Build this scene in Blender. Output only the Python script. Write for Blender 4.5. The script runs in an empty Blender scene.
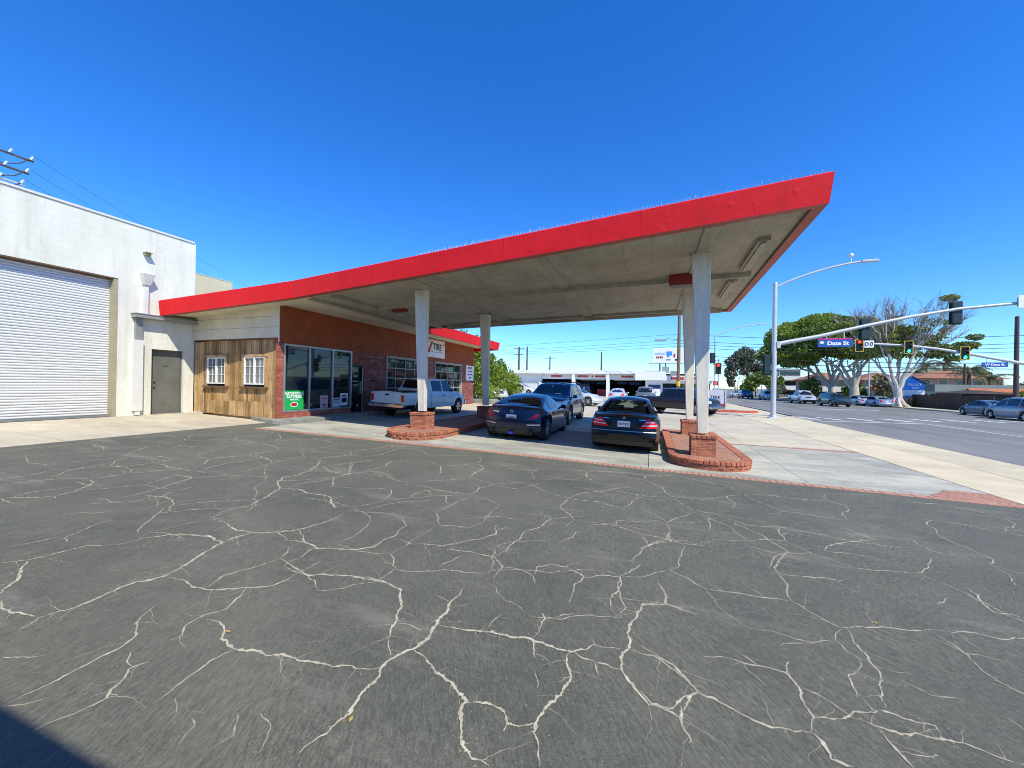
import bpy, bmesh, math, random
from math import radians, sin, cos, pi, sqrt, atan2
from mathutils import Vector, Matrix
from mathutils.bvhtree import BVHTree
R = random.Random(7)
S = bpy.context.scene
COL = S.collection
E = 1.7                      # eye height above the lot; heights below are often written as eye-relative + E

# ---------------------------------------------------------------- camera
YAW, ROLL, PITCH, FPX = radians(19.7), radians(1.0), radians(0.09), 385.0
fw = Vector((-sin(YAW) * cos(PITCH), cos(YAW) * cos(PITCH), sin(PITCH)))
r0 = Vector((cos(YAW), sin(YAW), 0)); u0 = r0.cross(fw)
rt = r0 * cos(ROLL) + u0 * sin(ROLL); up = u0 * cos(ROLL) - r0 * sin(ROLL)
cd = bpy.data.cameras.new('camera'); cam = bpy.data.objects.new('camera', cd); COL.objects.link(cam)
cd.sensor_width = 36; cd.lens = 36 * FPX / 1024; cd.clip_start = 0.05; cd.clip_end = 5000
m3 = Matrix((rt, up, -fw)).transposed()
cam.matrix_world = Matrix.Translation((0, 0, E)) @ m3.to_4x4()
S.camera = cam

# ---------------------------------------------------------------- light
SUN = Vector((0.68, -0.53, 1.0)).normalized()
EL = math.asin(SUN.z); AZ = atan2(SUN.x, SUN.y)
w = bpy.data.worlds.new('World'); S.world = w; w.use_nodes = True
nt = w.node_tree; nt.nodes.clear()
sky = nt.nodes.new('ShaderNodeTexSky'); sky.sky_type = 'NISHITA'; sky.sun_disc = False
sky.sun_elevation = EL; sky.sun_rotation = AZ; sky.air_density = 1.0; sky.dust_density = 0.0; sky.ozone_density = 3.0
hs = nt.nodes.new('ShaderNodeHueSaturation'); hs.inputs['Saturation'].default_value = 1.32; hs.inputs['Value'].default_value = 1.0
tint = nt.nodes.new('ShaderNodeMix'); tint.data_type = 'RGBA'; tint.blend_type = 'MULTIPLY'; tint.inputs[0].default_value = 1; tint.inputs[7].default_value = (.66, .955, 1.36, 1)
bg = nt.nodes.new('ShaderNodeBackground'); bg.inputs[1].default_value = 0.142
wo = nt.nodes.new('ShaderNodeOutputWorld')
nt.links.new(sky.outputs[0], hs.inputs['Color']); nt.links.new(hs.outputs[0], tint.inputs[6]); nt.links.new(tint.outputs[2], bg.inputs[0]); nt.links.new(bg.outputs[0], wo.inputs[0])
sl = bpy.data.lights.new('sun', 'SUN'); sl.energy = 4.4; sl.angle = radians(0.5); sl.color = (1.0, 0.945, 0.77)
so = bpy.data.objects.new('sun', sl); COL.objects.link(so)
so.rotation_euler = (-SUN).to_track_quat('-Z', 'Y').to_euler()
S.view_settings.view_transform = 'Standard'; S.view_settings.look = 'None'
S.view_settings.gamma = 1.0; S.view_settings.exposure = 0.38
S.cycles.filter_width = 0.95; S.cycles.max_bounces = 8; S.cycles.transparent_max_bounces = 12

# ---------------------------------------------------------------- materials
def srgb(h):
    h = h.lstrip('#'); c = [int(h[i:i + 2], 16) / 255 for i in (0, 2, 4)]
    return tuple(x / 12.92 if x <= .04045 else ((x + .055) / 1.055) ** 2.4 for x in c)
def base(name, rough=.6, metal=0, spec=.5, coat=0):
    m = bpy.data.materials.new(name); m.use_nodes = True
    n = m.node_tree.nodes; b = n['Principled BSDF']
    b.inputs['Roughness'].default_value = rough; b.inputs['Metallic'].default_value = metal
    b.inputs['Specular IOR Level'].default_value = spec; b.inputs['Coat Weight'].default_value = coat
    b.inputs['Coat Roughness'].default_value = .03
    return m, m.node_tree, b
def N(t, kind, **kw):
    n = t.nodes.new('ShaderNode' + kind)
    for k, v in kw.items():
        if k in n.inputs: n.inputs[k].default_value = v
        else: setattr(n, k, v)
    return n
def L(t, a, b): t.links.new(a, b)
def noise(t, vec, scale, detail=4, rough=.6, dist=0):
    n = N(t, 'TexNoise', Scale=scale, Detail=detail, Roughness=rough, Distortion=dist)
    if vec is not None: L(t, vec, n.inputs['Vector'])
    return n.outputs[0]
def ramp(t, fac, stops):
    r = N(t, 'ValToRGB'); cr = r.color_ramp
    while len(cr.elements) < len(stops): cr.elements.new(.5)
    for e, (p, c) in zip(cr.elements, stops):
        e.position = p; e.color = (c[0], c[1], c[2], 1) if hasattr(c, '__len__') else (c, c, c, 1)
    L(t, fac, r.inputs[0]); return r.outputs[0]
def mixc(t, fac, a, b, mode='MIX'):
    m = N(t, 'Mix', data_type='RGBA', blend_type=mode)
    for s, v in ((m.inputs[0], fac), (m.inputs[6], a), (m.inputs[7], b)):
        if hasattr(v, 'is_linked'): L(t, v, s)
        elif hasattr(v, '__len__'): s.default_value = (v[0], v[1], v[2], 1)
        else: s.default_value = v
    return m.outputs[2]
def math_(t, op, a, b=0):
    m = N(t, 'Math', operation=op)
    for s, v in ((m.inputs[0], a), (m.inputs[1], b)):
        if hasattr(v, 'is_linked'): L(t, v, s)
        else: s.default_value = v
    return m.outputs[0]
def pos(t, scale=None, rot=0):
    g = N(t, 'NewGeometry').outputs['Position']
    if scale or rot:
        mp = N(t, 'Mapping'); L(t, g, mp.inputs[0]); mp.inputs['Scale'].default_value = scale or (1, 1, 1); mp.inputs['Rotation'].default_value = (0, 0, rot); return mp.outputs[0]
    return g
def opos(t, scale=None):
    g = N(t, 'TexCoord').outputs['Object']
    if scale:
        mp = N(t, 'Mapping'); L(t, g, mp.inputs[0]); mp.inputs['Scale'].default_value = scale; return mp.outputs[0]
    return g
def bump(t, b, h, strength=.3, dist=.02):
    n = N(t, 'Bump', Strength=strength, Distance=dist); L(t, h, n.inputs['Height']); L(t, n.outputs[0], b.inputs['Normal'])
def sc(c, k): return tuple(min(1, x * k) for x in c)
def pm(name, c, rough=.6, var=.15, scale=3, bs=60, bst=.15, metal=0, spec=.5, coat=0, rnd=0, stretch=None):
    """plain painted / mineral surface: two-scale colour variation, fine relief"""
    m, t, b = base(name, rough, metal, spec, coat)
    p = pos(t, stretch)
    f = noise(t, p, scale, 6, .65); f2 = noise(t, p, scale * 9, 3, .6)
    k = math_(t, 'ADD', math_(t, 'MULTIPLY', f, .7), math_(t, 'MULTIPLY', f2, .3))
    col = ramp(t, k, [(.3, sc(c, 1 - var)), (.7, sc(c, 1 + var))])
    if rnd:
        oi = N(t, 'ObjectInfo')
        col = mixc(t, 1, col, ramp(t, oi.outputs['Random'], [(0, 1 - rnd), (1, 1.0)]), 'MULTIPLY')
    L(t, col, b.inputs['Base Color'])
    if bst: bump(t, b, noise(t, p, bs, 4, .7), bst, .01)
    return m
def flat(name, c, rough=.5, metal=0, spec=.5, coat=0, emit=0):
    m, t, b = base(name, rough, metal, spec, coat)
    f = noise(t, pos(t), 2.5, 4)
    L(t, ramp(t, f, [(.3, sc(c, .93)), (.7, sc(c, 1.07))]), b.inputs['Base Color'])
    if emit:
        b.inputs['Emission Color'].default_value = (*c, 1); b.inputs['Emission Strength'].default_value = emit
    return m
def carpaint(name, c, metal=.25, rough=.3):
    m, t, b = base(name, rough, metal, .3, .22 if max(c) < .02 else .55)
    f = noise(t, opos(t), 1.3, 5); f2 = noise(t, opos(t), 300, 2)
    col = ramp(t, f, [(.3, sc(c, .9)), (.7, sc(c, 1.1))])
    L(t, mixc(t, .12, col, ramp(t, f2, [(.4, 0), (.6, sc(c, 1.8))])), b.inputs['Base Color'])
    L(t, ramp(t, f, [(.3, .03), (.75, .1)]), b.inputs['Coat Roughness'])
    return m
def glassm(name, tint=(.02, .03, .035), trans=0.0):
    m, t, b = base(name, .03, 0, .65)
    f = noise(t, pos(t), .8, 4)
    L(t, ramp(t, f, [(.3, sc(tint, .7)), (.7, sc(tint, 1.4))]), b.inputs['Base Color'])
    if trans:
        tr = N(t, 'BsdfTransparent'); tr.inputs[0].default_value = (.75, .85, .8, 1)
        mx = N(t, 'MixShader'); mx.inputs[0].default_value = trans
        L(t, b.outputs[0], mx.inputs[1]); L(t, tr.outputs[0], mx.inputs[2])
        L(t, mx.outputs[0], t.nodes['Material Output'].inputs[0])
    return m

# asphalt: sealed, swept in curved strokes, speckled, finely cracked
def asphalt_mat():
    m, t, b = base('sealed_asphalt', .82, 0, .35)
    p = pos(t)
    big = noise(t, p, .35, 5, .6); mid = noise(t, p, 2.2, 6, .7); fine = noise(t, p, 110, 3, .75); grit = noise(t, p, 38, 4, .8)
    c = ramp(t, big, [(.25, (.096, .098, .080)), (.55, (.122, .123, .098)), (.8, (.152, .150, .117))])
    c = mixc(t, .5, c, ramp(t, mid, [(.3, (.080, .083, .067)), (.75, (.152, .150, .117))]))
    # broom strokes in the sealer, direction drifting over the lot
    ang = math_(t, 'ADD', math_(t, 'MULTIPLY', noise(t, p, .13, 0), 1.9), -1.15)
    vr = N(t, 'VectorRotate', rotation_type='Z_AXIS'); L(t, p, vr.inputs[0]); L(t, ang, vr.inputs['Angle'])
    mp = N(t, 'Mapping'); L(t, vr.outputs[0], mp.inputs[0]); mp.inputs['Scale'].default_value = (62, 12, 1)
    st = noise(t, mp.outputs[0], 1.0, 5, .8, .5)
    sa = ramp(t, noise(t, p, .6, 4, .6), [(.35, .35), (.65, 1)])
    c = mixc(t, sa, c, mixc(t, 1, c, ramp(t, st, [(.36, .62), (.5, .98), (.64, 1.5)]), 'MULTIPLY'))
    c = mixc(t, 1, c, ramp(t, fine, [(.3, .68), (.7, 1.34)]), 'MULTIPLY')
    c = mixc(t, 1, c, ramp(t, grit, [(.32, .78), (.68, 1.22)]), 'MULTIPLY')
    mp2 = N(t, 'Mapping'); L(t, vr.outputs[0], mp2.inputs[0]); mp2.inputs['Scale'].default_value = (85, 11, 1)
    s2 = noise(t, mp2.outputs[0], 1.0, 3, .6, .8)
    c = mixc(t, math_(t, 'MULTIPLY', math_(t, 'MULTIPLY', ramp(t, s2, [(.58, 0), (.66, 1)]), sa), .5), c, (.25, .243, .20))
    # dusty blooms and dark damp-looking patches
    c = mixc(t, math_(t, 'MULTIPLY', ramp(t, noise(t, p, .55, 6, .7, .5), [(.5, 0), (.72, 1)]), .45), c, (.20, .19, .15))
    c = mixc(t, math_(t, 'MULTIPLY', ramp(t, noise(t, pos(t, (1, 1, 1), .7), .42, 6, .7), [(.52, 0), (.7, 1)]), .45), c, (.060, .064, .058))
    # pale specks
    v = N(t, 'TexVoronoi', Scale=30, Randomness=1); L(t, p, v.inputs['Vector'])
    sp = math_(t, 'MULTIPLY', ramp(t, v.outputs['Distance'], [(.06, 1), (.16, 0)]), ramp(t, noise(t, p, 1.7, 4), [(.42, 0), (.6, 1)]))
    c = mixc(t, math_(t, 'MULTIPLY', sp, .6), c, (.36, .345, .29))
    # hairline crack nets at two sizes
    nz = N(t, 'TexNoise', Scale=1.9, Detail=4, Roughness=.55); L(t, p, nz.inputs['Vector'])
    va = N(t, 'VectorMath', operation='SCALE'); L(t, nz.outputs['Color'], va.inputs[0]); va.inputs['Scale'].default_value = .55
    vb = N(t, 'VectorMath', operation='ADD'); L(t, p, vb.inputs[0]); L(t, va.outputs[0], vb.inputs[1])
    for sc_, wd, lo, am, ms in ((1.7, .0055, .46, .6, .8), (4.2, .010, .54, .5, 1.1)):
        ve = N(t, 'TexVoronoi', feature='DISTANCE_TO_EDGE', Scale=sc_); L(t, vb.outputs[0], ve.inputs['Vector'])
        hc = math_(t, 'MULTIPLY', ramp(t, ve.outputs['Distance'], [(.0, 1), (wd, 0)]), ramp(t, noise(t, pos(t, (1, 1, 1), sc_), ms, 4), [(lo, 0), (lo + .14, 1)]))
        hc = math_(t, 'MULTIPLY', hc, ramp(t, grit, [(.35, .3), (.6, 1)]))
        c = mixc(t, math_(t, 'MULTIPLY', hc, am), c, (.37, .345, .27))
    # worn pale patches
    wp = ramp(t, noise(t, pos(t, (.5, 2.2, 1), .25), .8, 6, .7), [(.57, 0), (.72, 1)])
    c = mixc(t, math_(t, 'MULTIPLY', wp, .5), c, (.29, .28, .235))
    L(t, c, b.inputs['Base Color'])
    h = math_(t, 'ADD', math_(t, 'MULTIPLY', st, .7), math_(t, 'ADD', math_(t, 'MULTIPLY', fine, .5), math_(t, 'MULTIPLY', grit, .6)))
    bump(t, b, h, .7, .014)
    L(t, ramp(t, mid, [(.3, .7), (.7, .9)]), b.inputs['Roughness'])
    return m
def road_mat():
    m, t, b = base('street_asphalt', .85, 0, .3)
    p = pos(t)
    c = ramp(t, noise(t, pos(t, (1, .10, 1)), .9, 6, .75), [(.3, (.13, .13, .122)), (.7, (.25, .245, .225))])
    c = mixc(t, 1, c, ramp(t, noise(t, p, 60, 3), [(.3, .85), (.7, 1.15)]), 'MULTIPLY')
    L(t, c, b.inputs['Base Color']); bump(t, b, noise(t, p, 90, 3), .3, .01); return m
def concrete_mat(name, c, stain, amt=.6, sscale=.7, spots=True):
    m, t, b = base(name, .85, 0, .3)
    p = pos(t)
    k = ramp(t, noise(t, p, 1.1, 7, .7), [(.28, sc(c, .84)), (.72, sc(c, 1.12))])
    s = ramp(t, noise(t, pos(t, (.55, 1.5, 1)), sscale, 6, .68, .8), [(.42, 0), (.68, 1)])
    k = mixc(t, math_(t, 'MULTIPLY', s, amt), k, stain)
    if spots:
        v = N(t, 'TexVoronoi', Scale=2.4); L(t, p, v.inputs['Vector'])
        k = mixc(t, math_(t, 'MULTIPLY', ramp(t, v.outputs['Distance'], [(.06, 1), (.12, 0)]), .4), k, sc(stain, .55))
    k = mixc(t, 1, k, ramp(t, noise(t, p, 45, 4, .7), [(.3, .88), (.7, 1.1)]), 'MULTIPLY')
    oi = N(t, 'ObjectInfo'); k = mixc(t, 1, k, ramp(t, oi.outputs['Random'], [(0, .9), (1, 1.04)]), 'MULTIPLY')
    L(t, k, b.inputs['Base Color']); bump(t, b, noise(t, p, 70, 4), .25, .008); return m
def brick_wall_mat(name, c1, c2, mort, plane='X', pale=0, palecol=(.5, .42, .38), bh=.067, bw=.21):
    """courses too small in view to pick apart: relief and colour by the material"""
    m, t, b = base(name, .75, 0, .35)
    g = N(t, 'SeparateXYZ'); L(t, pos(t), g.inputs[0])
    cb = N(t, 'CombineXYZ'); L(t, g.outputs['Y' if plane == 'X' else 'X'], cb.inputs[0]); L(t, g.outputs['Z'], cb.inputs[1])
    bt = N(t, 'TexBrick', Scale=1.0); L(t, cb.outputs[0], bt.inputs['Vector'])
    bt.inputs['Brick Width'].default_value = bw; bt.inputs['Row Height'].default_value = bh; bt.inputs['Mortar Size'].default_value = .007
    bt.inputs['Color1'].default_value = (*c1, 1); bt.inputs['Color2'].default_value = (*c2, 1); bt.inputs['Mortar'].default_value = (*mort, 1)
    c = bt.outputs['Color']
    c = mixc(t, 1, c, ramp(t, noise(t, pos(t), 2.2, 6, .7), [(.3, .75), (.7, 1.15)]), 'MULTIPLY')
    if pale:
        c = mixc(t, math_(t, 'MULTIPLY', ramp(t, noise(t, pos(t, (1, 1, 2.5)), 3.5, 6, .75), [(.5, 0), (.68, 1)]), pale), c, palecol)
    L(t, c, b.inputs['Base Color'])
    bump(t, b, math_(t, 'ADD', math_(t, 'MULTIPLY', bt.outputs['Fac'], -1), math_(t, 'MULTIPLY', noise(t, pos(t), 50), .3)), .5, .01)
    return m
def block_wall_mat():
    m, t, b = base('white_painted_block', .72, 0, .35)
    g = N(t, 'SeparateXYZ'); L(t, pos(t), g.inputs[0])
    cb = N(t, 'CombineXYZ'); L(t, math_(t, 'ADD', g.outputs['Y'], g.outputs['X']), cb.inputs[0]); L(t, g.outputs['Z'], cb.inputs[1])
    bt = N(t, 'TexBrick', Scale=1.0); L(t, cb.outputs[0], bt.inputs['Vector'])
    bt.inputs['Brick Width'].default_value = .41; bt.inputs['Row Height'].default_value = .203; bt.inputs['Mortar Size'].default_value = .006
    c = ramp(t, noise(t, pos(t), .9, 6, .65), [(.3, (.67, .66, .56)), (.7, (.77, .76, .67))])
    c = mixc(t, math_(t, 'MULTIPLY', bt.outputs['Fac'], .16), c, (.45, .45, .42))
    c = mixc(t, math_(t, 'MULTIPLY', ramp(t, noise(t, pos(t, (1, 1, .12)), 3, 6, .7), [(.48, 0), (.7, 1)]), .34), c, (.40, .36, .28))
    c = mixc(t, math_(t, 'MULTIPLY', ramp(t, noise(t, pos(t), 1.1, 7, .75, .6), [(.55, 0), (.66, 1)]), .14), c, (.50, .49, .44))
    # splash-back grime close to the ground
    L(t, c, b.inputs['Base Color'])
    bump(t, b, math_(t, 'ADD', math_(t, 'MULTIPLY', bt.outputs['Fac'], -1), math_(t, 'MULTIPLY', noise(t, pos(t), 25), .5)), .35, .008)
    return m
def plank_mat():
    m, t, b = base('weathered_plank', .8, 0, .3)
    oi = N(t, 'ObjectInfo')
    p = N(t, 'VectorMath', operation='ADD'); L(t, pos(t), p.inputs[0])
    cb = N(t, 'CombineXYZ'); L(t, math_(t, 'MULTIPLY', oi.outputs['Random'], 40), cb.inputs[0]); L(t, math_(t, 'MULTIPLY', oi.outputs['Random'], 17), cb.inputs[2]); L(t, cb.outputs[0], p.inputs[1])
    mp = N(t, 'Mapping'); L(t, p.outputs[0], mp.inputs[0]); mp.inputs['Scale'].default_value = (22, 22, 1.1)
    g = noise(t, mp.outputs[0], 1, 6, .7, .4)
    c = ramp(t, oi.outputs['Random'], [(0, (.25, .15, .06)), (.35, (.41, .25, .105)), (.7, (.51, .315, .14)), (1, (.57, .385, .21))])
    c = mixc(t, 1, c, ramp(t, g, [(.28, .38), (.5, .95), (.7, 1.35)]), 'MULTIPLY')
    kn = N(t, 'TexVoronoi', Scale=2.6); L(t, p.outputs[0], kn.inputs['Vector'])
    c = mixc(t, math_(t, 'MULTIPLY', ramp(t, kn.outputs['Distance'], [(.05, 1), (.11, 0)]), .6), c, (.08, .045, .02))
    c = mixc(t, math_(t, 'MULTIPLY', ramp(t, noise(t, pos(t), 2.2, 5, .7), [(.46, 0), (.66, 1)]), .6), c, (.15, .095, .05))
    L(t, c, b.inputs['Base Color']); bump(t, b, g, .4, .01); return m
def ceiling_mat():
    m, t, b = base('old_painted_boards', .8, 0, .3)
    g = N(t, 'SeparateXYZ'); L(t, pos(t), g.inputs[0])
    c = ramp(t, noise(t, pos(t), .8, 6, .68), [(.28, (.30, .28, .215)), (.7, (.46, .435, .35))])
    c = mixc(t, math_(t, 'MULTIPLY', ramp(t, noise(t, pos(t, (2.5, .5, 1)), 2, 6, .72), [(.5, 0), (.72, 1)]), .45), c, (.30, .25, .18))
    v = noise(t, pos(t), 5, 6, .8)
    c = mixc(t, ramp(t, v, [(.66, 0), (.7, 1)]), c, (.2, .12, .07))
    fr = math_(t, 'FRACT', math_(t, 'DIVIDE', g.outputs['X'], .62))
    ln = ramp(t, fr, [(0, 1), (.022, 0)])
    c = mixc(t, math_(t, 'MULTIPLY', ln, .6), c, (.11, .095, .07))
    c = mixc(t, math_(t, 'MULTIPLY', ramp(t, noise(t, pos(t, (1.2, .25, 1)), 1.6, 6, .7), [(.5, 0), (.7, 1)]), .4), c, (.17, .15, .11))
    L(t, c, b.inputs['Base Color']); bump(t, b, math_(t, 'ADD', math_(t, 'MULTIPLY', ln, -1), v), .4, .008); return m
def red_mat():
    m, t, b = base('red_fascia_paint', .55, 0, .25)
    c = ramp(t, noise(t, pos(t), .9, 6, .65), [(.3, (.70, .008, .012)), (.7, (.82, .014, .020))])
    c = mixc(t, math_(t, 'MULTIPLY', ramp(t, noise(t, pos(t, (1, 1, .25)), 4, 6, .75), [(.5, 0), (.74, 1)]), .42), c, (.40, .014, .018))
    c = mixc(t, ramp(t, noise(t, pos(t), 11, 6, .8), [(.71, 0), (.73, 1)]), c, (.75, .35, .33))
    L(t, c, b.inputs['Base Color'])
    bump(t, b, math_(t, 'ADD', noise(t, pos(t), 1.6, 3), math_(t, 'MULTIPLY', ramp(t, noise(t, pos(t), 3.2, 6, .7), [(.56, 0), (.72, 1)]), .35)), .4, .03); return m
def leaf_mat(name, c, var=.55, scale=.5):
    m, t, b = base(name, .55, 0, .4)
    k = math_(t, 'ADD', math_(t, 'MULTIPLY', noise(t, pos(t), scale, 4, .6), .6), math_(t, 'MULTIPLY', noise(t, pos(t), scale * 9, 3), .4))
    L(t, ramp(t, k, [(.33, sc(c, 1 - var)), (.52, c), (.68, sc(c, 1 + var * 1.6))]), b.inputs['Base Color'])
    tr = N(t, 'BsdfTranslucent'); tr.inputs[0].default_value = (*sc(c, 1.8), 1)
    mx = N(t, 'MixShader'); mx.inputs[0].default_value = .25
    L(t, b.outputs[0], mx.inputs[1]); L(t, tr.outputs[0], mx.inputs[2]); L(t, mx.outputs[0], t.nodes['Material Output'].inputs[0])
    return m
def bark_mat(name, c):
    m, t, b = base(name, .85, 0, .3)
    g = noise(t, pos(t, (3, 3, .8)), 2, 6, .7)
    L(t, ramp(t, g, [(.3, sc(c, .6)), (.7, sc(c, 1.2))]), b.inputs['Base Color']); bump(t, b, g, .5, .03); return m
def tile_mat(name, c):
    m, t, b = base(name, .8, 0, .3)
    g = noise(t, pos(t), 3, 6, .7)
    wv = N(t, 'TexWave', Scale=3.5, Distortion=.4); L(t, pos(t), wv.inputs['Vector'])
    k = ramp(t, g, [(.3, sc(c, .6)), (.7, sc(c, 1.25))])
    L(t, mixc(t, .3, k, mixc(t, wv.outputs[1], sc(c, .5), sc(c, 1.2))), b.inputs['Base Color']); bump(t, b, wv.outputs[1], .5, .04); return m

M = {}
M['asphalt'] = asphalt_mat(); M['road'] = road_mat()
M['conc'] = concrete_mat('tan_concrete', (.56, .50, .38), (.34, .29, .205), .55)
M['concg'] = concrete_mat('stained_concrete', (.47, .455, .38), (.215, .225, .205), .85, .9)
M['walkc'] = concrete_mat('sidewalk_concrete', (.62, .54, .375), (.44, .37, .25), .5, .5, False)
M['kerb'] = concrete_mat('old_kerb_concrete', (.33, .32, .29), (.12, .12, .115), .7, 2.0)
M['dirt'] = pm('bare_ground', (.22, .19, .14), .9, .3, .05)
M['crack'] = pm('crack_filler_dirt', (.50, .455, .34), .9, .5, 14, 150, .7)
M['white'] = block_wall_mat()
M['trimw'] = pm('white_trim_paint', (.66, .65, .6), .55, .1, 2)
M['cream'] = pm('cream_stucco', (.62, .55, .38), .85, .1, 1.2, 40, .3)
M['slat'] = pm('galvanised_white_slat', (.67, .675, .66), .42, .06, 1.2, 20, .08, metal=.15, stretch=(1, .3, 3))
M['steel'] = pm('grey_steel', (.33, .34, .33), .5, .15, 2, metal=.4)
M['jamb'] = pm('tan_jamb_paint', (.36, .31, .2), .6, .2, 2)
M['gdoor'] = pm('grey_metal_door', (.135, .135, .115), .55, .3, 2.2)
M['plank'] = plank_mat()
M['darkwood'] = pm('dark_wood_trim', (.14, .085, .045), .75, .35, 5)
M['siding'] = pm('off_white_siding', (.66, .60, .44), .7, .18, 1.3, 30, .2)
M['redpanel'] = brick_wall_mat('red_painted_brick', (.34, .075, .022), (.38, .088, .027), (.22, .048, .016), 'X', 0, bh=.05, bw=.3)
M['oldbrick'] = brick_wall_mat('worn_burgundy_brick', (.19, .034, .03), (.27, .055, .042), (.24, .11, .09), 'X', .7, (.46, .31, .28))
M['oldbricky'] = brick_wall_mat('worn_red_brick', (.38, .09, .055), (.30, .065, .045), (.38, .16, .11), 'Y', .6, (.52, .36, .30))
M['brick'] = pm('orange_red_brick', (.47, .165, .088), .8, .22, 4, 60, .5, rnd=.4)
M['brickd'] = pm('oxblood_brick', (.26, .055, .035), .8, .22, 4, 60, .5, rnd=.35)
M['paver'] = pm('pinkish_brick_paver', (.48, .25, .17), .85, .2, 3, 60, .5, rnd=.3)
M['mortar'] = pm('brick_mortar', (.44, .25, .17), .9, .2, 5, 80, .4)
M['lip'] = pm('shaded_red_lip', (.36, .085, .065), .6, .25, 3)  # fascia red darkened to brown: shadow on the lip underside is in the colour
M['edge'] = pm('shaded_inner_edge', (.15, .135, .10), .8, .3, 3)  # dark recess between ceiling and lip, its shade painted onto the inner face
M['ceil'] = ceiling_mat(); M['red'] = red_mat()
M['col'] = pm('off_white_column_paint', (.66, .62, .53), .55, .2, 2.6, 25, .25, stretch=(2, 2, .5))
M['lens'] = pm('dusty_fluorescent_lens', (.31, .295, .23), .5, .15, 3)
M['glass'] = glassm('dark_shop_glass', (.012, .017, .018))
M['carglass'] = glassm('tinted_car_glass', (.008, .011, .014))
M['cleargl'] = glassm('car_window_glass', (.02, .03, .03), .62)
M['alu'] = pm('anodised_aluminium', (.45, .46, .46), .38, .1, 3, metal=.6)
M['vinyl'] = flat('white_vinyl', (.78, .79, .78), .4)
M['black'] = flat('black_plastic', (.012, .012, .013), .45)
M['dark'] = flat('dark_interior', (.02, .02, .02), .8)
M['rubber'] = pm('tyre_rubber', (.022, .022, .022), .8, .3, 8)
M['rim'] = pm('alloy_rim', (.42, .43, .44), .3, .12, 6, metal=.8)
M['chrome'] = flat('chrome', (.7, .71, .72), .12, 1.0)
M['lred'] = flat('red_lamp_lens', (.75, .008, .012), .2, 0, .3, .25)
M['lclear'] = flat('clear_lamp_lens', (.6, .62, .64), .1, .3, .6, 1)
M['plate'] = flat('white_number_plate', (.72, .73, .74), .45)
M['ink'] = flat('dark_blue_print', (.03, .04, .14), .5)
M['inkb'] = flat('black_print', (.015, .015, .018), .5)
M['inkr'] = flat('red_print', (.42, .02, .03), .5)
M['inkw'] = flat('white_print', (.8, .8, .8), .5)
M['green'] = flat('green_sign_print', (.012, .42, .085), .4)
M['galv'] = pm('galvanised_pole', (.50, .53, .54), .5, .1, 1.5, 40, .1, metal=.25)
M['bluesign'] = flat('blue_street_sign', (.02, .085, .36), .4)
M['pinksign'] = flat('magenta_sign_band', (.62, .03, .22), .4)
M['sigy'] = flat('yellow_signal_border', (.72, .45, .02), .5)
M['sigk'] = flat('dark_green_signal_housing', (.012, .03, .03), .5)
M['wood'] = bark_mat('creosoted_pole_wood', (.23, .15, .09))
M['woodd'] = bark_mat('dark_pole_wood', (.10, .075, .07))
M['wire'] = flat('black_wire', (.02, .022, .025), .6)
M['shade'] = glassm('pane_over_blind', (.16, .165, .15))
M['gframe'] = pm('dull_door_frame', (.36, .37, .33), .6, .2, 2)
M['mark'] = pm('worn_road_paint', (.58, .57, .53), .8, .2, 2, 40, .2)
M['redk'] = pm('red_painted_kerb', (.45, .085, .05), .75, .25, 2)
M['bark'] = bark_mat('pale_fig_bark', (.58, .54, .47)); M['barkd'] = bark_mat('brown_bark', (.17, .125, .09))
M['fig'] = leaf_mat('fig_leaves', (.185, .25, .03), .65, .35); M['figd'] = leaf_mat('dark_fig_leaves', (.12, .175, .022), .6, .35)
M['euc'] = leaf_mat('eucalyptus_leaves', (.135, .135, .075)); M['hedge'] = leaf_mat('hedge_leaves', (.17, .23, .02), .65, 1.1)
M['palm'] = leaf_mat('palm_fronds', (.13, .135, .06)); M['dry'] = leaf_mat('dry_fallen_leaf', (.5, .33, .08))
M['peach'] = pm('peach_stucco', (.62, .37, .26), .85, .08, .5); M['tile'] = tile_mat('clay_tile', (.36, .17, .105)); M['tileo'] = tile_mat('orange_clay_tile', (.50, .18, .075))
M['shopw'] = pm('white_shop_stucco', (.74, .75, .76), .7, .06, .5); M['roofg'] = pm('grey_green_roofing', (.22, .25, .24), .8, .15, .4)
M['brown'] = pm('dark_brown_fence_board', (.055, .035, .026), .8, .3, 1)
M['motelb'] = flat('blue_motel_sign', (.02, .26, .85), .4)
M['greyb'] = pm('grey_beige_stucco', (.45, .43, .37), .85, .1, .6)
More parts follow.
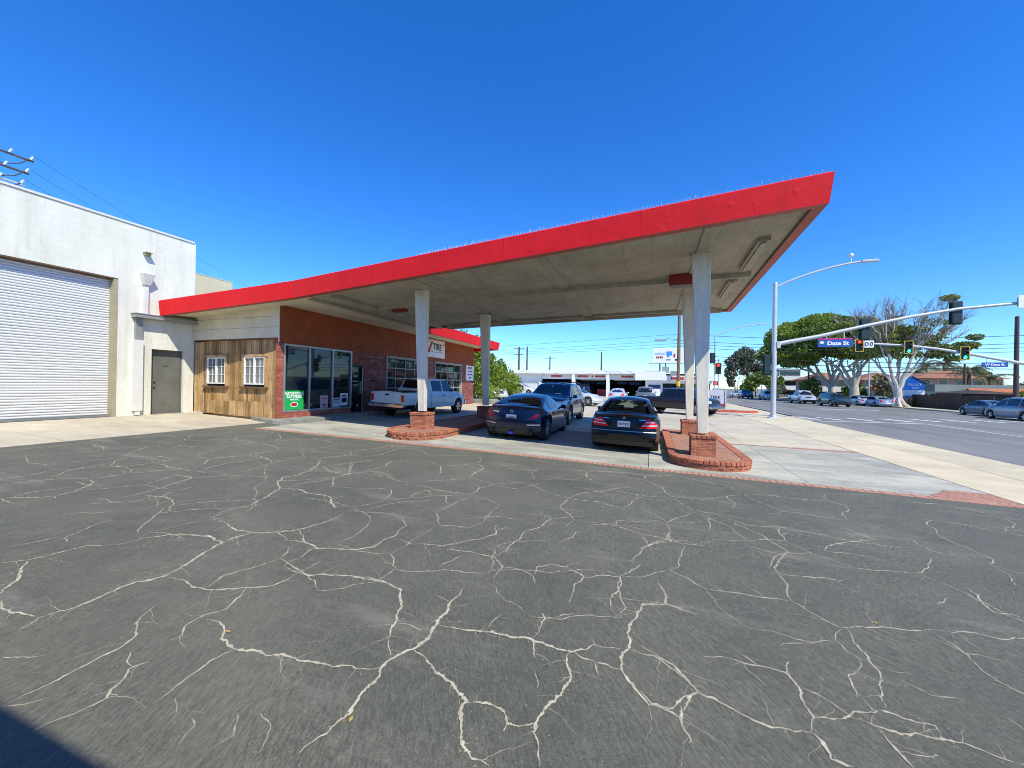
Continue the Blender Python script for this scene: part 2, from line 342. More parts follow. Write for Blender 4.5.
# ---------------------------------------------------------------- geometry helpers
def gz(x):
    if x < 0: return -.032 * max(x, -17)
    return -.012 * min(x, 45)
class MB:
    def __init__(s): s.v = []; s.f = []; s.mi = []
    def add(s, vs, fs, m=0):
        o = len(s.v); s.v += [tuple(v) for v in vs]; s.f += [tuple(i + o for i in f) for f in fs]; s.mi += [m] * len(fs); return s
    def hexa(s, p, m=0):     # 8 points: bottom 4 ccw, top 4 ccw
        return s.add(p, [(3, 2, 1, 0), (4, 5, 6, 7), (0, 1, 5, 4), (1, 2, 6, 5), (2, 3, 7, 6), (3, 0, 4, 7)], m)
    def box(s, x0, x1, y0, y1, z0, z1, m=0):
        return s.hexa([(x0, y0, z0), (x1, y0, z0), (x1, y1, z0), (x0, y1, z0), (x0, y0, z1), (x1, y0, z1), (x1, y1, z1), (x0, y1, z1)], m)
    def bbox(s, x0, x1, y0, y1, z0, z1, b=.01, m=0):   # box with chamfered upright and top edges
        pr = [(x0 + b, y0), (x1 - b, y0), (x1, y0 + b), (x1, y1 - b), (x1 - b, y1), (x0 + b, y1), (x0, y1 - b), (x0, y0 + b)]
        cx, cy = (x0 + x1) / 2, (y0 + y1) / 2
        def ins(q): return (q[0] + (b if q[0] < cx else -b), q[1] + (b if q[1] < cy else -b))
        vs = [(x, y, z0) for x, y in pr] + [(x, y, z1 - b) for x, y in pr] + [(*ins(q), z1) for q in pr]
        n = 8; fs = [tuple(range(n))[::-1], tuple(range(2 * n, 3 * n))]
        for k in (0, n):
            fs += [(k + i, k + (i + 1) % n, k + n + (i + 1) % n, k + n + i) for i in range(n)]
        return s.add(vs, fs, m)
    def tube(s, pts, rs, n=8, m=0, cap=True):
        pts = [Vector(p) for p in pts]
        if not hasattr(rs, '__len__'): rs = [rs] * len(pts)
        o = len(s.v); k = len(pts)
        ref = None
        for i, p in enumerate(pts):
            d = (pts[min(i + 1, k - 1)] - pts[max(i - 1, 0)])
            d = d.normalized() if d.length > 1e-9 else Vector((0, 0, 1))
            a = d.orthogonal().normalized() if ref is None else (ref - d * ref.dot(d)).normalized()
            ref = a; b = d.cross(a)
            for j in range(n):
                t = 2 * pi * j / n; s.v.append(tuple(p + (a * cos(t) + b * sin(t)) * rs[i]))
        for i in range(k - 1):
            for j in range(n):
                s.f.append((o + i * n + j, o + i * n + (j + 1) % n, o + (i + 1) * n + (j + 1) % n, o + (i + 1) * n + j)); s.mi.append(m)
        if cap:
            s.f.append(tuple(o + j for j in range(n))[::-1]); s.mi.append(m)
            s.f.append(tuple(o + (k - 1) * n + j for j in range(n))); s.mi.append(m)
        return s
    def prism(s, poly, z0, z1, m=0):
        n = len(poly)
        f0 = z0 if callable(z0) else (lambda x, y: z0); f1 = z1 if callable(z1) else (lambda x, y: z1)
        return s.add([(x, y, f0(x, y)) for x, y in poly] + [(x, y, f1(x, y)) for x, y in poly],
                     [tuple(range(n))[::-1], tuple(range(n, 2 * n))] + [(i, (i + 1) % n, n + (i + 1) % n, n + i) for i in range(n)], m)
    def lathe(s, prof, n=24, m=0, axis='Y', c=(0, 0, 0)):
        o = len(s.v)
        for r, h in prof:
            for j in range(n):
                t = 2 * pi * j / n
                q = (r * cos(t), h, r * sin(t)) if axis == 'Y' else (r * cos(t), r * sin(t), h)
                s.v.append((q[0] + c[0], q[1] + c[1], q[2] + c[2]))
        for i in range(len(prof) - 1):
            for j in range(n):
                s.f.append((o + i * n + j, o + i * n + (j + 1) % n, o + (i + 1) * n + (j + 1) % n, o + (i + 1) * n + j)); s.mi.append(m)
        return s
    def blob(s, c, r, seg=8, rings=5, m=0, jit=0):
        vs = []; fs = []
        for i in range(rings + 1):
            a = pi * i / rings
            for j in range(seg):
                t = 2 * pi * j / seg; k = 1 + R.uniform(-jit, jit)
                vs.append((c[0] + r[0] * sin(a) * cos(t) * k, c[1] + r[1] * sin(a) * sin(t) * k, c[2] + r[2] * cos(a)))
        for i in range(rings):
            for j in range(seg):
                fs.append((i * seg + j, (i + 1) * seg + j, (i + 1) * seg + (j + 1) % seg, i * seg + (j + 1) % seg))
        return s.add(vs, fs, m)
    def mesh(s, name, mats, smooth=False, angle=35):
        me = bpy.data.meshes.new(name); me.from_pydata(s.v, [], s.f)
        mats = mats if isinstance(mats, (list, tuple)) else [mats]
        for q in mats: me.materials.append(q)
        if len(mats) > 1: me.polygons.foreach_set('material_index', s.mi)
        if smooth:
            me.polygons.foreach_set('use_smooth', [True] * len(me.polygons))
            me.set_sharp_from_angle(angle=radians(angle))
        me.update(); return me
    def build(s, name, mats, parent=None, smooth=False, angle=35):
        return link(name, s.mesh(name, mats, smooth, angle), parent)
def link(name, data, parent=None, kind=None):
    o = bpy.data.objects.new(name, data); COL.objects.link(o)
    if parent is not None:
        o.parent = parent
        if parent.type == 'EMPTY' and parent.get('_w'): o.matrix_parent_inverse = Matrix.Translation(-Vector(parent.location))
    if kind: o['kind'] = kind
    return o
def thing(name, label, cat, loc=(0, 0, 0), group=None, world=True, rot=(0, 0, 0)):
    o = bpy.data.objects.new(name, None); COL.objects.link(o); o.location = loc; o.rotation_euler = rot
    o.empty_display_size = .2
    o['label'] = label; o['category'] = cat
    if group: o['group'] = group
    if world: o['_w'] = 1
    return o
def tag(o, label, cat, group=None):
    o['label'] = label; o['category'] = cat
    if group: o['group'] = group
    return o
def struct(mb, name, mat, smooth=False):
    o = mb.build(name, mat, None, smooth); o['kind'] = 'structure'; return o
def text(s, name, size, loc, rot, mat, parent=None, align='CENTER', ext=.003, bold=0, sx=1):
    c = bpy.data.curves.new(name, 'FONT'); c.body = s; c.size = size; c.align_x = align; c.align_y = 'CENTER'; c.extrude = ext; c.offset = bold
    c.resolution_u = 3
    c.materials.append(mat)
    o = link(name, c, parent); o.location = loc; o.rotation_euler = rot; o.scale = (sx, 1, 1); return o
def inst(name, me, loc, parent=None, rotz=0, scale=None):
    o = link(name, me, parent); o.location = loc; o.rotation_euler = (0, 0, rotz)
    if scale: o.scale = scale
    return o
def copytree(o, par=None):
    c = o.copy(); COL.objects.link(c)
    if par is not None: c.parent = par
    for ch in list(o.children): copytree(ch, c)
    return c
def slab_grid(parentname, xs, ys, mat, zoff, gap=.012, skip=None, thick=.12):
    """concrete poured in bays: every bay a piece of its own with open joints"""
    b = MB(); x0, x1, y0, y1 = min(xs), max(xs), min(ys), max(ys)
    for i in range(len(xs) - 1):
        X = [xs[i], xs[i + 1]]
        b.add([(X[0], y0, gz(X[0]) + zoff - .025), (X[1], y0, gz(X[1]) + zoff - .025), (X[1], y1, gz(X[1]) + zoff - .025), (X[0], y1, gz(X[0]) + zoff - .025)], [(0, 1, 2, 3)])
    p = struct(b, parentname, M['kerb'])
    for i in range(len(xs) - 1):
        for j in range(len(ys) - 1):
            if skip and skip(i, j): continue
            a, c, d, e = xs[i] + gap / 2, xs[i + 1] - gap / 2, ys[j] + gap / 2, ys[j + 1] - gap / 2
            h = R.uniform(-.002, .002)
            q = MB().hexa([(a, d, gz(a) - thick), (c, d, gz(c) - thick), (c, e, gz(c) - thick), (a, e, gz(a) - thick),
                           (a, d, gz(a) + zoff + h), (c, d, gz(c) + zoff + h), (c, e, gz(c) + zoff + h), (a, e, gz(a) + zoff + h)])
            q.build('slab', mat, p)
    return p
CRACKS=[(2.4,[(-4.63,2.13),(-4.59,2.33),(-4.49,2.46),(-4.1,2.61),(-3.86,2.57),(-3.77,2.32),(-3.67,2.1),(-3.63,1.98),(-3.72,1.83),(-3.7,1.62),(-3.69,1.46),(-3.74,1.34),(-3.68,1.24)]),
(2,[(-4.86,1.67),(-4.64,1.56),(-4.44,1.44),(-4.35,1.37)]),
(2,[(-4.22,1.33),(-3.95,1.3),(-3.77,1.33)]),
(1.6,[(-4.99,1.57),(-4.89,1.68),(-4.86,1.83),(-4.84,2.03),(-4.65,2.15)]),
(1,[(-5.06,1.98),(-5.21,2.02),(-5.28,2.15),(-5.42,2.46)]),
(1.8,[(-4.59,2.94),(-4.69,3.18),(-4.61,3.41),(-4.96,4.08),(-5.26,4.28),(-5.43,4.5),(-5.34,4.72),(-5.55,5.29),(-5.89,5.61)]),
(1.8,[(-4.96,4.08),(-4.71,4.16),(-4.23,4.12),(-3.98,4.07),(-3.92,4.22)]),
(2.6,[(-4.02,4.09),(-3.69,3.8)]),
(1.8,[(-4.59,2.94),(-4.2,2.86),(-3.85,2.85),(-3.62,2.98),(-3.48,3.15),(-3.42,3.41),(-3.46,3.69)]),
(1.8,[(-3.85,2.85),(-3.87,2.72),(-3.85,2.57)]),
(1.9,[(-3.49,3.1),(-3.18,2.9),(-2.97,2.85),(-2.73,2.95),(-2.53,3.1),(-2.53,3.35),(-2.5,3.5)]),
(2.2,[(-3.1,2.56),(-2.95,2.53),(-2.75,2.49),(-2.65,2.45),(-2.41,2.56),(-2.12,2.61),(-1.89,2.6)]),
(1.6,[(-3.6,1.97),(-3.39,1.99),(-3.16,1.98),(-2.93,2.11),(-2.77,2.21),(-2.75,2.49)]),
(1.2,[(-3.16,1.98),(-3.24,2.17),(-3.16,2.34),(-3.11,2.57)]),
(1,[(-2.75,2.49),(-2.74,2.68)]),
(1,[(-3.11,2.57),(-3.23,2.76)]),
(1.5,[(-2.92,2.13),(-2.77,1.89),(-2.83,1.78),(-2.82,1.65),(-2.74,1.59),(-2.77,1.5)]),
(2.4,[(-2.78,1.75),(-2.67,1.77),(-2.5,1.67),(-2.33,1.63),(-2.12,1.67),(-1.91,1.71),(-1.68,1.76),(-1.45,1.85)]),
(1.5,[(-2.33,1.63),(-2.36,1.51),(-2.34,1.38),(-2.31,1.28),(-2.31,1.22)]),
(1.6,[(-3.25,1.71),(-3.08,1.53),(-3.0,1.49),(-2.94,1.34),(-2.93,1.17),(-2.93,1.03),(-2.94,0.93)]),
(1.5,[(-2.66,1.38),(-2.69,1.31),(-2.6,1.19),(-2.55,1.15),(-2.58,1.03),(-2.62,0.93)]),
(1,[(-2.84,1.38),(-2.7,1.32)]),
(1.3,[(-6.21,2.86),(-6.22,3.19),(-6.43,3.75),(-6.51,3.86),(-6.87,3.81)]),
(1.4,[(-6.09,3.08),(-5.82,3.14),(-5.57,3.1),(-5.15,2.85)]),
(1.1,[(-7.49,2.99),(-6.92,3.13)]),
(1.3,[(-7.9,4.11),(-7.0,4.08),(-6.63,4.13)]),
(1,[(-7.28,2.38),(-7.21,2.88)]),
(1,[(-7.28,2.28),(-6.97,2.25)]),
(1.1,[(-6.39,2.76),(-5.96,2.79)]),
(0.9,[(-5.31,2.73),(-5.08,2.97),(-4.7,3.3)]),
(1.1,[(-8.38,2.62),(-8.43,2.89),(-8.53,3.15)]),
(1,[(-8.03,2.97),(-8.33,3.28),(-8.41,3.8)]),
(1.1,[(-6.83,4.18),(-6.93,5.19)]),
(1.1,[(-6.51,3.86),(-6.15,4.24),(-5.44,4.39)]),
(0.9,[(-10.02,3.43),(-8.95,3.26)]),
(1,[(-4.91,4.19),(-4.76,4.72),(-4.77,5.24),(-5.25,5.78)]),
(1,[(-3.54,3.78),(-3.17,3.88),(-2.81,3.92)]),
(1,[(-4.62,5.52),(-4.09,5.46),(-3.97,5.53)]),
(0.8,[(-2.25,1.28),(-2.15,1.23)]),
(0.8,[(-2.06,1.24),(-1.99,1.21),(-1.96,1.13)]),
(0.9,[(-2.93,0.93),(-2.85,0.99),(-2.81,1.04)]),
(0.7,[(-1.81,1.17),(-1.78,1.25),(-1.88,1.34)]),
(0.7,[(-1.6,1.23),(-1.67,1.35),(-1.78,1.38)]),
(0.9,[(-3.41,1.08),(-3.32,1.13),(-3.23,1.19)]),
(0.8,[(-5.37,1.69),(-5.31,1.86),(-5.27,2.05)]),
(0.8,[(-6.07,2.28),(-5.8,2.47),(-5.72,2.63)]),
(0.9,[(-7.64,5.25),(-7.04,5.38),(-6.36,5.31)]),
(3,[(-1.44,1.3),(-1.4,1.42),(-1.38,1.55),(-1.41,1.65),(-1.44,1.85),(-1.42,1.95),(-1.36,2.06),(-1.35,2.32),(-1.36,2.5),(-1.39,2.6),(-1.39,2.83)]),
(1,[(-1.39,2.6),(-1.53,2.63)]),
(2.3,[(-2.31,2.57),(-2.1,2.63),(-1.83,2.59),(-1.69,2.4),(-1.62,2.24),(-1.59,2.14),(-1.45,1.96)]),
(1,[(-1.6,2.23),(-1.4,2.24)]),
(2.6,[(-1.33,2.32),(-1.11,2.36),(-0.97,2.41),(-0.71,2.44),(-0.57,2.43),(-0.43,2.44),(-0.31,2.56),(-0.33,2.62)]),
(1.5,[(-0.71,2.44),(-0.68,2.54),(-0.68,2.69),(-0.73,2.75)]),
(1,[(-0.68,2.69),(-0.5,2.84)]),
(1.5,[(-0.7,2.44),(-0.64,2.29)]),
(2.4,[(-0.43,2.44),(-0.46,2.37),(-0.4,2.21),(-0.45,2.03),(-0.5,1.9),(-0.5,1.8),(-0.45,1.7),(-0.43,1.65)]),
(1.6,[(-0.43,2.44),(-0.29,2.4),(-0.14,2.4)]),
(1,[(-0.29,2.4),(-0.25,2.29)]),
(2.8,[(-1.36,2.06),(-1.22,2.0),(-1.13,1.95),(-1.01,1.92),(-0.88,1.84),(-0.88,1.76),(-0.82,1.66),(-0.72,1.57),(-0.64,1.57)]),
(2.3,[(-0.88,1.83),(-0.77,1.87),(-0.68,1.86),(-0.64,1.8),(-0.51,1.85)]),
(1.2,[(-0.64,1.8),(-0.64,1.75)]),
(1.6,[(-1.9,3.37),(-1.63,3.43),(-1.38,3.42),(-1.23,3.26),(-1.23,3.06)]),
(1.4,[(-1.38,3.42),(-1.32,3.83),(-1.19,4.35),(-1.12,4.69),(-1.38,4.91)]),
(1,[(-1.12,4.69),(-0.79,4.95)]),
(1.4,[(-2.5,3.36),(-1.93,3.42),(-1.75,3.68),(-1.56,3.93),(-1.64,4.19)]),
(1.3,[(-2.73,3.86),(-2.57,3.72),(-2.5,3.36)]),
(1.3,[(-1.23,3.26),(-1.06,3.3),(-0.93,3.23),(-0.87,3.11)]),
(1.3,[(-0.94,3.25),(-0.95,3.41),(-0.83,3.51),(-0.7,3.53),(-0.59,3.7)]),
(1.5,[(-0.7,3.53),(-0.52,3.41),(-0.56,3.14),(-0.57,2.97)]),
(1.5,[(-0.52,3.41),(-0.4,3.5),(-0.22,3.55),(-0.22,3.33),(-0.26,3.05)]),
(1.2,[(-0.22,3.55),(-0.05,3.91)]),
(1,[(-1.67,3.33),(-1.75,3.06)]),
(2.2,[(0.1,3.59),(0.15,3.4),(0.14,3.26),(-0.03,3.19),(-0.07,2.96),(-0.11,2.74),(-0.1,2.63),(-0.14,2.55),(-0.13,2.4),(-0.06,2.3),(0.02,2.2),(0.17,2.17),(0.21,2.04)]),
(1,[(0.14,3.26),(0.38,3.21)]),
(1.6,[(-0.1,2.61),(0.05,2.61),(0.17,2.52),(0.28,2.39),(0.23,2.33),(0.18,2.2)]),
(0.9,[(-0.31,2.56),(-0.15,2.59)]),
(0.9,[(-0.2,3.21),(-0.03,3.23),(0.08,3.26)]),
(1.4,[(-0.17,3.9),(-0.05,4.22),(0.25,4.61),(0.22,4.9)]),
(1,[(-0.06,4.64),(0.01,4.42)]),
(1.2,[(-0.65,4.7),(-0.36,4.84),(-0.06,4.68),(0.25,4.65),(0.55,4.72)]),
(1,[(-0.36,4.84),(-0.35,5.01),(0.23,5.29)]),
(1,[(-0.87,4.03),(-0.76,4.46)]),
(1.2,[(-3.11,4.49),(-3.09,5.0),(-2.91,4.82)]),
(1,[(-3.09,5.0),(-2.85,5.09),(-2.44,5.12)]),
(1,[(-3.52,5.25),(-3.21,5.58),(-2.87,6.0)]),
(1,[(-3.32,3.89),(-3.1,4.38),(-2.7,4.7)]),
(1,[(-2.55,4.62),(-2.75,4.9)]),
(1.1,[(-4.87,4.34),(-4.85,4.71),(-4.73,5.23),(-4.5,5.48),(-3.93,5.31)]),
(1,[(-4.9,5.41),(-5.38,5.93)]),
(1,[(-5.49,4.88),(-5.62,5.36),(-6.03,5.74)]),
(0.9,[(-2.11,4.19),(-1.86,4.39),(-1.44,4.48)]),
(0.8,[(-2.48,5.84),(-1.99,5.7),(-1.73,6.27)]),
(0.9,[(-2.44,5.12),(-2.5,5.54),(-2.73,5.7)]),
(0.8,[(-3.05,6.95),(-2.37,7.29),(-1.94,7.01)]),
(0.8,[(-1.16,6.3),(-0.74,6.26),(-0.24,6.76)]),
(0.7,[(-1.01,2.42),(-1.01,2.54),(-0.98,2.64)]),
(0.7,[(-0.62,2.19),(-0.56,2.07)]),
(2.2,[(-0.03,2.68),(0.05,2.63),(0.18,2.54),(0.27,2.42),(0.29,2.38),(0.41,2.35),(0.5,2.31),(0.63,2.29),(0.78,2.32)]),
(1.8,[(-0.02,2.27),(0.04,2.21),(0.14,2.22),(0.26,2.36)]),
(1.8,[(0.18,2.25),(0.18,2.15),(0.22,2.04)]),
(1.7,[(0.78,2.32),(0.83,2.43),(0.82,2.58),(0.83,2.66),(0.8,2.75),(0.66,2.76),(0.53,2.76),(0.35,2.72)]),
(1,[(0.66,2.76),(0.59,2.83)]),
(1,[(0.8,2.75),(0.85,2.87)]),
(1.5,[(0.83,2.43),(1.01,2.51),(1.05,2.56),(1.18,2.62),(1.32,2.6),(1.41,2.61),(1.38,2.52)]),
(1.8,[(1.01,2.51),(1.11,2.49),(1.21,2.48),(1.35,2.51),(1.48,2.53),(1.56,2.5),(1.66,2.49)]),
(1.2,[(0.85,2.65),(0.95,2.6),(1.02,2.52)]),
(1.5,[(1.12,2.47),(1.14,2.35),(1.16,2.28)]),
(1.2,[(1.14,2.35),(1.31,2.4)]),
(2.6,[(0.78,2.32),(0.82,2.28),(0.82,2.19),(0.9,2.18)]),
(1.5,[(0.09,3.58),(0.15,3.39),(0.14,3.26),(0.35,3.19)]),
(1.2,[(-0.04,3.15),(0.1,3.28)]),
(1.3,[(1.78,5.01),(1.85,5.16),(2.11,5.4),(2.53,5.65)]),
(1.4,[(1.14,4.11),(1.15,4.33),(1.39,4.79),(1.62,4.89)]),
(1.1,[(1.78,5.01),(1.97,5.04),(2.3,4.97)]),
(1,[(1.06,4.82),(1.3,4.7)]),
(1.3,[(1.02,5.65),(1.28,5.23),(1.29,5.1),(1.41,4.79)]),
(1.2,[(0.71,5.12),(0.75,5.61),(0.84,5.56)]),
(1.2,[(-0.07,4.26),(0.19,4.62),(0.27,4.92)]),
(1,[(0.19,4.62),(0.66,4.64)]),
(1.3,[(1.35,3.49),(1.34,3.29),(1.35,3.16),(1.28,2.82),(1.22,2.65)]),
(1.2,[(2.68,4.6),(2.61,4.32),(2.58,4.15),(2.73,4.15)]),
(0.9,[(0.85,3.04),(1.08,3.14)]),
(0.9,[(2.21,4.12),(2.38,4.29)]),
(1,[(0.52,5.97),(0.88,5.85),(1.17,5.55),(1.72,5.72)]),
(0.9,[(1.17,6.96),(1.13,6.25)]),
(0.9,[(1.09,4.31),(1.39,4.79)]),
(1,[(2.34,6.0),(2.45,5.75),(2.54,5.59)]),
(0.9,[(2.91,5.95),(2.91,5.5),(3.15,5.44)]),
(0.8,[(-0.1,5.68),(0.22,5.28),(0.47,5.31),(0.73,5.52)]),
(0.8,[(1.41,2.95),(1.52,2.86),(1.68,2.89)]),
(0.8,[(1.91,3.52),(1.99,3.41),(2.19,3.41)]),
(0.8,[(1.81,2.82),(1.83,2.75)])]
# ================================================================ ground, street, paving
def sheet(name, xs, y0, y1, z, mat):
    b = MB(); vs = []
    for x in xs: vs += [(x, y0, gz(x) + z), (x, y1, gz(x) + z)]
    b.add(vs, [(2 * i, 2 * i + 2, 2 * i + 3, 2 * i + 1) for i in range(len(xs) - 1)])
    return struct(b, name, mat)
sheet('ground', [-3000, -17, 0, 45, 3000], -3000, 4000, -.16, M['dirt'])
sheet('asphalt_lot', [-11.35, -5, 0, 5.6], -12, 8.75, 0, M['asphalt'])
sheet('street', [8.6, 15, 28, 44], -300, 1500, -.03, M['road'])
sheet('side_street', [43, 45, 200], 26, 41, -.035, M['road'])
sheet('shop_forecourt', [-70, -17, 0, 9.0], 26.9, 140, -.006, M['conc'])
sheet('yard_pavement', [-70, -17, -11.9], 24.5, 27.2, -.010, M['conc'])
slab_grid('warehouse_apron', [-15.5, -13.4, -11.36], [-12, -8, -4, -1.2, 1.6, 4.4, 6.6, 9.1], M['conc'], .006)
slab_grid('pump_forecourt', [-10.55, -7.2, -3.6, 0, 2.8, 5.58], [8.6, 11.0, 13.52], M['concg'], .006)
slab_grid('rear_forecourt', [-11.9, -9, -6, -3, 0, 2.8, 5.58], [13.66, 17, 20.2, 23.5, 26.9], M['conc'], .006)
slab_grid('sidewalk', [5.6, 7.15, 8.72], [-12, -8, -4, 0, 3, 6, 9.2, 12.2, 15.2, 18.2, 21.2, 24.2, 27, 29.9], M['walkc'], .008)
sheet('corner_pavement', [5.58, 9.05], 29.9, 48, .004, M['walkc'])
# front lip of the forecourt, up to the bowed brick border
BORD = [(-10.5, 7.86), (-8.2, 8.05), (-6.1, 8.2), (-4.0, 8.33), (-1.8, 8.43), (.4, 8.46), (2.9, 8.40), (4.4, 8.36), (5.58, 8.33)]
lip = MB()
for (xa, ya), (xb, yb) in zip(BORD[:-1], BORD[1:]):
    for a, b_ in ((max(xa, -10.5), min(xb, 0)), (max(xa, 0), xb)):
        if b_ <= a: continue
        f = lambda x: ya + (yb - ya) * (x - xa) / (xb - xa)
        lip.add([(a, f(a) + .1, gz(a) + .005), (b_, f(b_) + .1, gz(b_) + .005), (b_, 8.6, gz(b_) + .005), (a, 8.6, gz(a) + .005)], [(0, 1, 2, 3)])
struct(lip, 'forecourt_edge', M['concg'])
# bricks under ten pixels: one joined course of real bricks
bb = MB()
for (xa, ya), (xb, yb) in zip(BORD[:-1], BORD[1:]):
    n = int(math.hypot(xb - xa, yb - ya) / .105); a = atan2(yb - ya, xb - xa)
    for i in range(n):
        t = (i + .5) / n; x, y = xa + (xb - xa) * t, ya + (yb - ya) * t; z = gz(x) + .007 + R.uniform(-.003, .003)
        c, s_ = cos(a + R.uniform(-.03, .03)), sin(a)
        hw, hl = .047, .098
        q = [(x + dx * hw * c - dy * hl * s_, y + dx * hw * s_ + dy * hl * c) for dx, dy in ((-1, -1), (1, -1), (1, 1), (-1, 1))]
        bb.prism(q, z - .03, z)
o = bb.build('brick_border', M['paver']); o['kind'] = 'structure'
bb = MB()
for i in range(11):
    for j in range(7):
        x = 4.5 + i * .105 + (j % 2) * .03; y = 8.46 + j * .09
        xa, xb = max(x, 4.5 + .45 * (j / 6)), min(x + .098, 5.575)
        if xb - xa < .02: continue
        z = gz(x) + .012 + R.uniform(-.002, .002); bb.box(xa, xb, y, y + .083, z - .02, z)
for i in range(16):
    x = 4.05 + i * .095; z = gz(x) + .012
    if x < 5.5: bb.box(x, x + .088, 13.5 + .0 * i, 13.72, z - .02, z)
for i in range(24):
    x = 1.75 + i * .1; z = gz(x) + .011
    if x < 4.0: bb.box(x, x + .092, 13.55, 13.63, z - .02, z)
o = bb.build('brick_inlay', M['paver']); o['kind'] = 'structure'
# long-filled cracks in the lot
def crack_web():
    """closed crack polygons over the middle and far part of the lot, as a shrinking sealer leaves them"""
    from mathutils.geometry import delaunay_2d_cdt
    rr = random.Random(19); pts = []
    y = 2.2
    while y < 8.9:
        st_ = .62 + .07 * y; x = -13
        while x < 7: pts.append(Vector((x + rr.uniform(-.42, .42) * st_, y + rr.uniform(-.42, .42) * st_))); x += st_
        y += st_ * .8
    v, e, f, *_ = delaunay_2d_cdt(pts, [], [], 0, 1e-5); cc = []; em = {}
    for i, t in enumerate(f):
        a, b_, c = (v[k] for k in t); d = 2 * (a.x * (b_.y - c.y) + b_.x * (c.y - a.y) + c.x * (a.y - b_.y))
        q = [p.length_squared for p in (a, b_, c)]
        cc.append(Vector(((q[0] * (b_.y - c.y) + q[1] * (c.y - a.y) + q[2] * (a.y - b_.y)) / d, (q[0] * (c.x - b_.x) + q[1] * (a.x - c.x) + q[2] * (b_.x - a.x)) / d)))
        for k in range(3): em.setdefault(tuple(sorted((t[k], t[(k + 1) % 3]))), []).append(i)
    res = []
    for k, g in em.items():
        if len(g) != 2: continue
        p, q = cc[g[0]], cc[g[1]]
        if not (.12 < (p - q).length < 2.4): continue
        m = (p + q) / 2; lim = 8.1 if m.x < -5 else 8.25
        if not (-11.2 < p.x < 5.5 and -11.2 < q.x < 5.5 and 2.3 < p.y < lim and 2.3 < q.y < lim): continue
        keep = .50 + .05 * m.y
        if rr.random() < keep: res.append((rr.uniform(.6, 1.45), [p, q]))
    return res
def crack_mesh():
    b = MB(); rr = random.Random(3)
    def frac(p, q, k):
        if k == 0: return [q]
        d = q - p; m = (p + q) / 2 + Vector((-d.y, d.x)) * rr.uniform(-.11, .11)
        return frac(p, m, k - 1) + frac(m, q, k - 1)
    for w_, pts in CRACKS + crack_web():
        P = [Vector(p) for p in pts]; out = [P[0]]
        for p, q in zip(P[:-1], P[1:]):
            k = max(1, min(6, int(math.log2(max((q - p).length / .008, 2)))))
            out += frac(p, q, k)
        n = len(out); dist = sum((p.length for p in P)) / len(P)
        wb = (.0036 * w_) * (.55 + .13 * min(dist, 9))
        vs = []; wn = 1
        for i, p in enumerate(out):
            d = (out[min(i + 1, n - 1)] - out[max(i - 1, 0)]); d = d.normalized() if d.length else Vector((1, 0)); nn = Vector((-d.y, d.x))
            wn = .45 * wn + .55 * rr.uniform(.1, 2.1)
            e = min(1, .25 + 3.5 * min(i, n - 1 - i) / max(n, 8)); hw = wb * wn * e
            o1, o2 = hw * rr.uniform(.4, 1.25), hw * rr.uniform(.4, 1.25)
            p = p + nn * rr.uniform(-.0022, .0022) * (.7 + .12 * dist)
            a, c = p + nn * o1, p - nn * o2
            vs += [(a.x, a.y, gz(a.x) + .0035), (c.x, c.y, gz(c.x) + .0035)]
        b.add(vs, [(2 * i, 2 * i + 1, 2 * i + 3, 2 * i + 2) for i in range(n - 1)])
        # crumbs spilled beside the wider cracks
        for i in range(int(n * (.22 if w_ > 1.7 else .1))):
            p = out[rr.randrange(n)] + Vector((rr.gauss(0, .03), rr.gauss(0, .03))) * (1 + .3 * dist / 3); r = rr.uniform(.0015, .005) * (.6 + .12 * dist)
            z = gz(p.x) + .004
            b.add([(p.x + r * cos(t) * rr.uniform(.6, 1.3), p.y + r * sin(t) * rr.uniform(.6, 1.3), z) for t in (0, 1.2, 2.5, 3.8, 5.1)], [(0, 1, 2, 3, 4)])
        # hairline offshoots
        if w_ > 1.2:
            for i in range(3, n - 3):
                if rr.random() < .05 * 1:
                    p = out[i]; d = (out[i + 2] - out[i - 2]).normalized(); a = rr.choice((-1, 1)) * rr.uniform(.6, 1.4)
                    d = Vector((d.x * cos(a) - d.y * sin(a), d.x * sin(a) + d.y * cos(a))); ln = rr.uniform(.08, .34) * (.7 + .12 * dist)
                    q = [p] + frac(p, p + d * ln, 4); h_ = .0016 * (.6 + .12 * dist); vs = []
                    for k, c in enumerate(q):
                        nn = Vector((-d.y, d.x)) * h_ * (1 - k / len(q)) * rr.uniform(.4, 1.6); vs += [(c.x + nn.x, c.y + nn.y, gz(c.x) + .003), (c.x - nn.x, c.y - nn.y, gz(c.x) + .003)]
                    b.add(vs, [(2 * k, 2 * k + 1, 2 * k + 3, 2 * k + 2) for k in range(len(q) - 1)])
    return b
o = crack_mesh().build('filled_cracks', M['crack']); o['kind'] = 'structure'
lf = MB()
for x, y in ((-2.52, 1.72), (-1.35, 1.52), (.93, 1.95), (3.2, 2.9), (-.9, 1.3), (1.6, 3.6), (-3.1, 2.6)):
    a = R.uniform(0, 6); z = gz(x) + .006
    q = [(cos(a) * .022, sin(a) * .022), (cos(a + 1.4) * .009, sin(a + 1.4) * .009), (-cos(a) * .022, -sin(a) * .022), (cos(a - 1.4) * .009, sin(a - 1.4) * .009)]
    lf.add([(x + q[0][0], y + q[0][1], z), (x + q[1][0], y + q[1][1], z + .006), (x + q[2][0], y + q[2][1], z + .004), (x + q[3][0], y + q[3][1], z + .002)], [(0, 1, 2, 3)])
o = lf.build('fallen_leaves', M['dry']); o['kind'] = 'stuff'
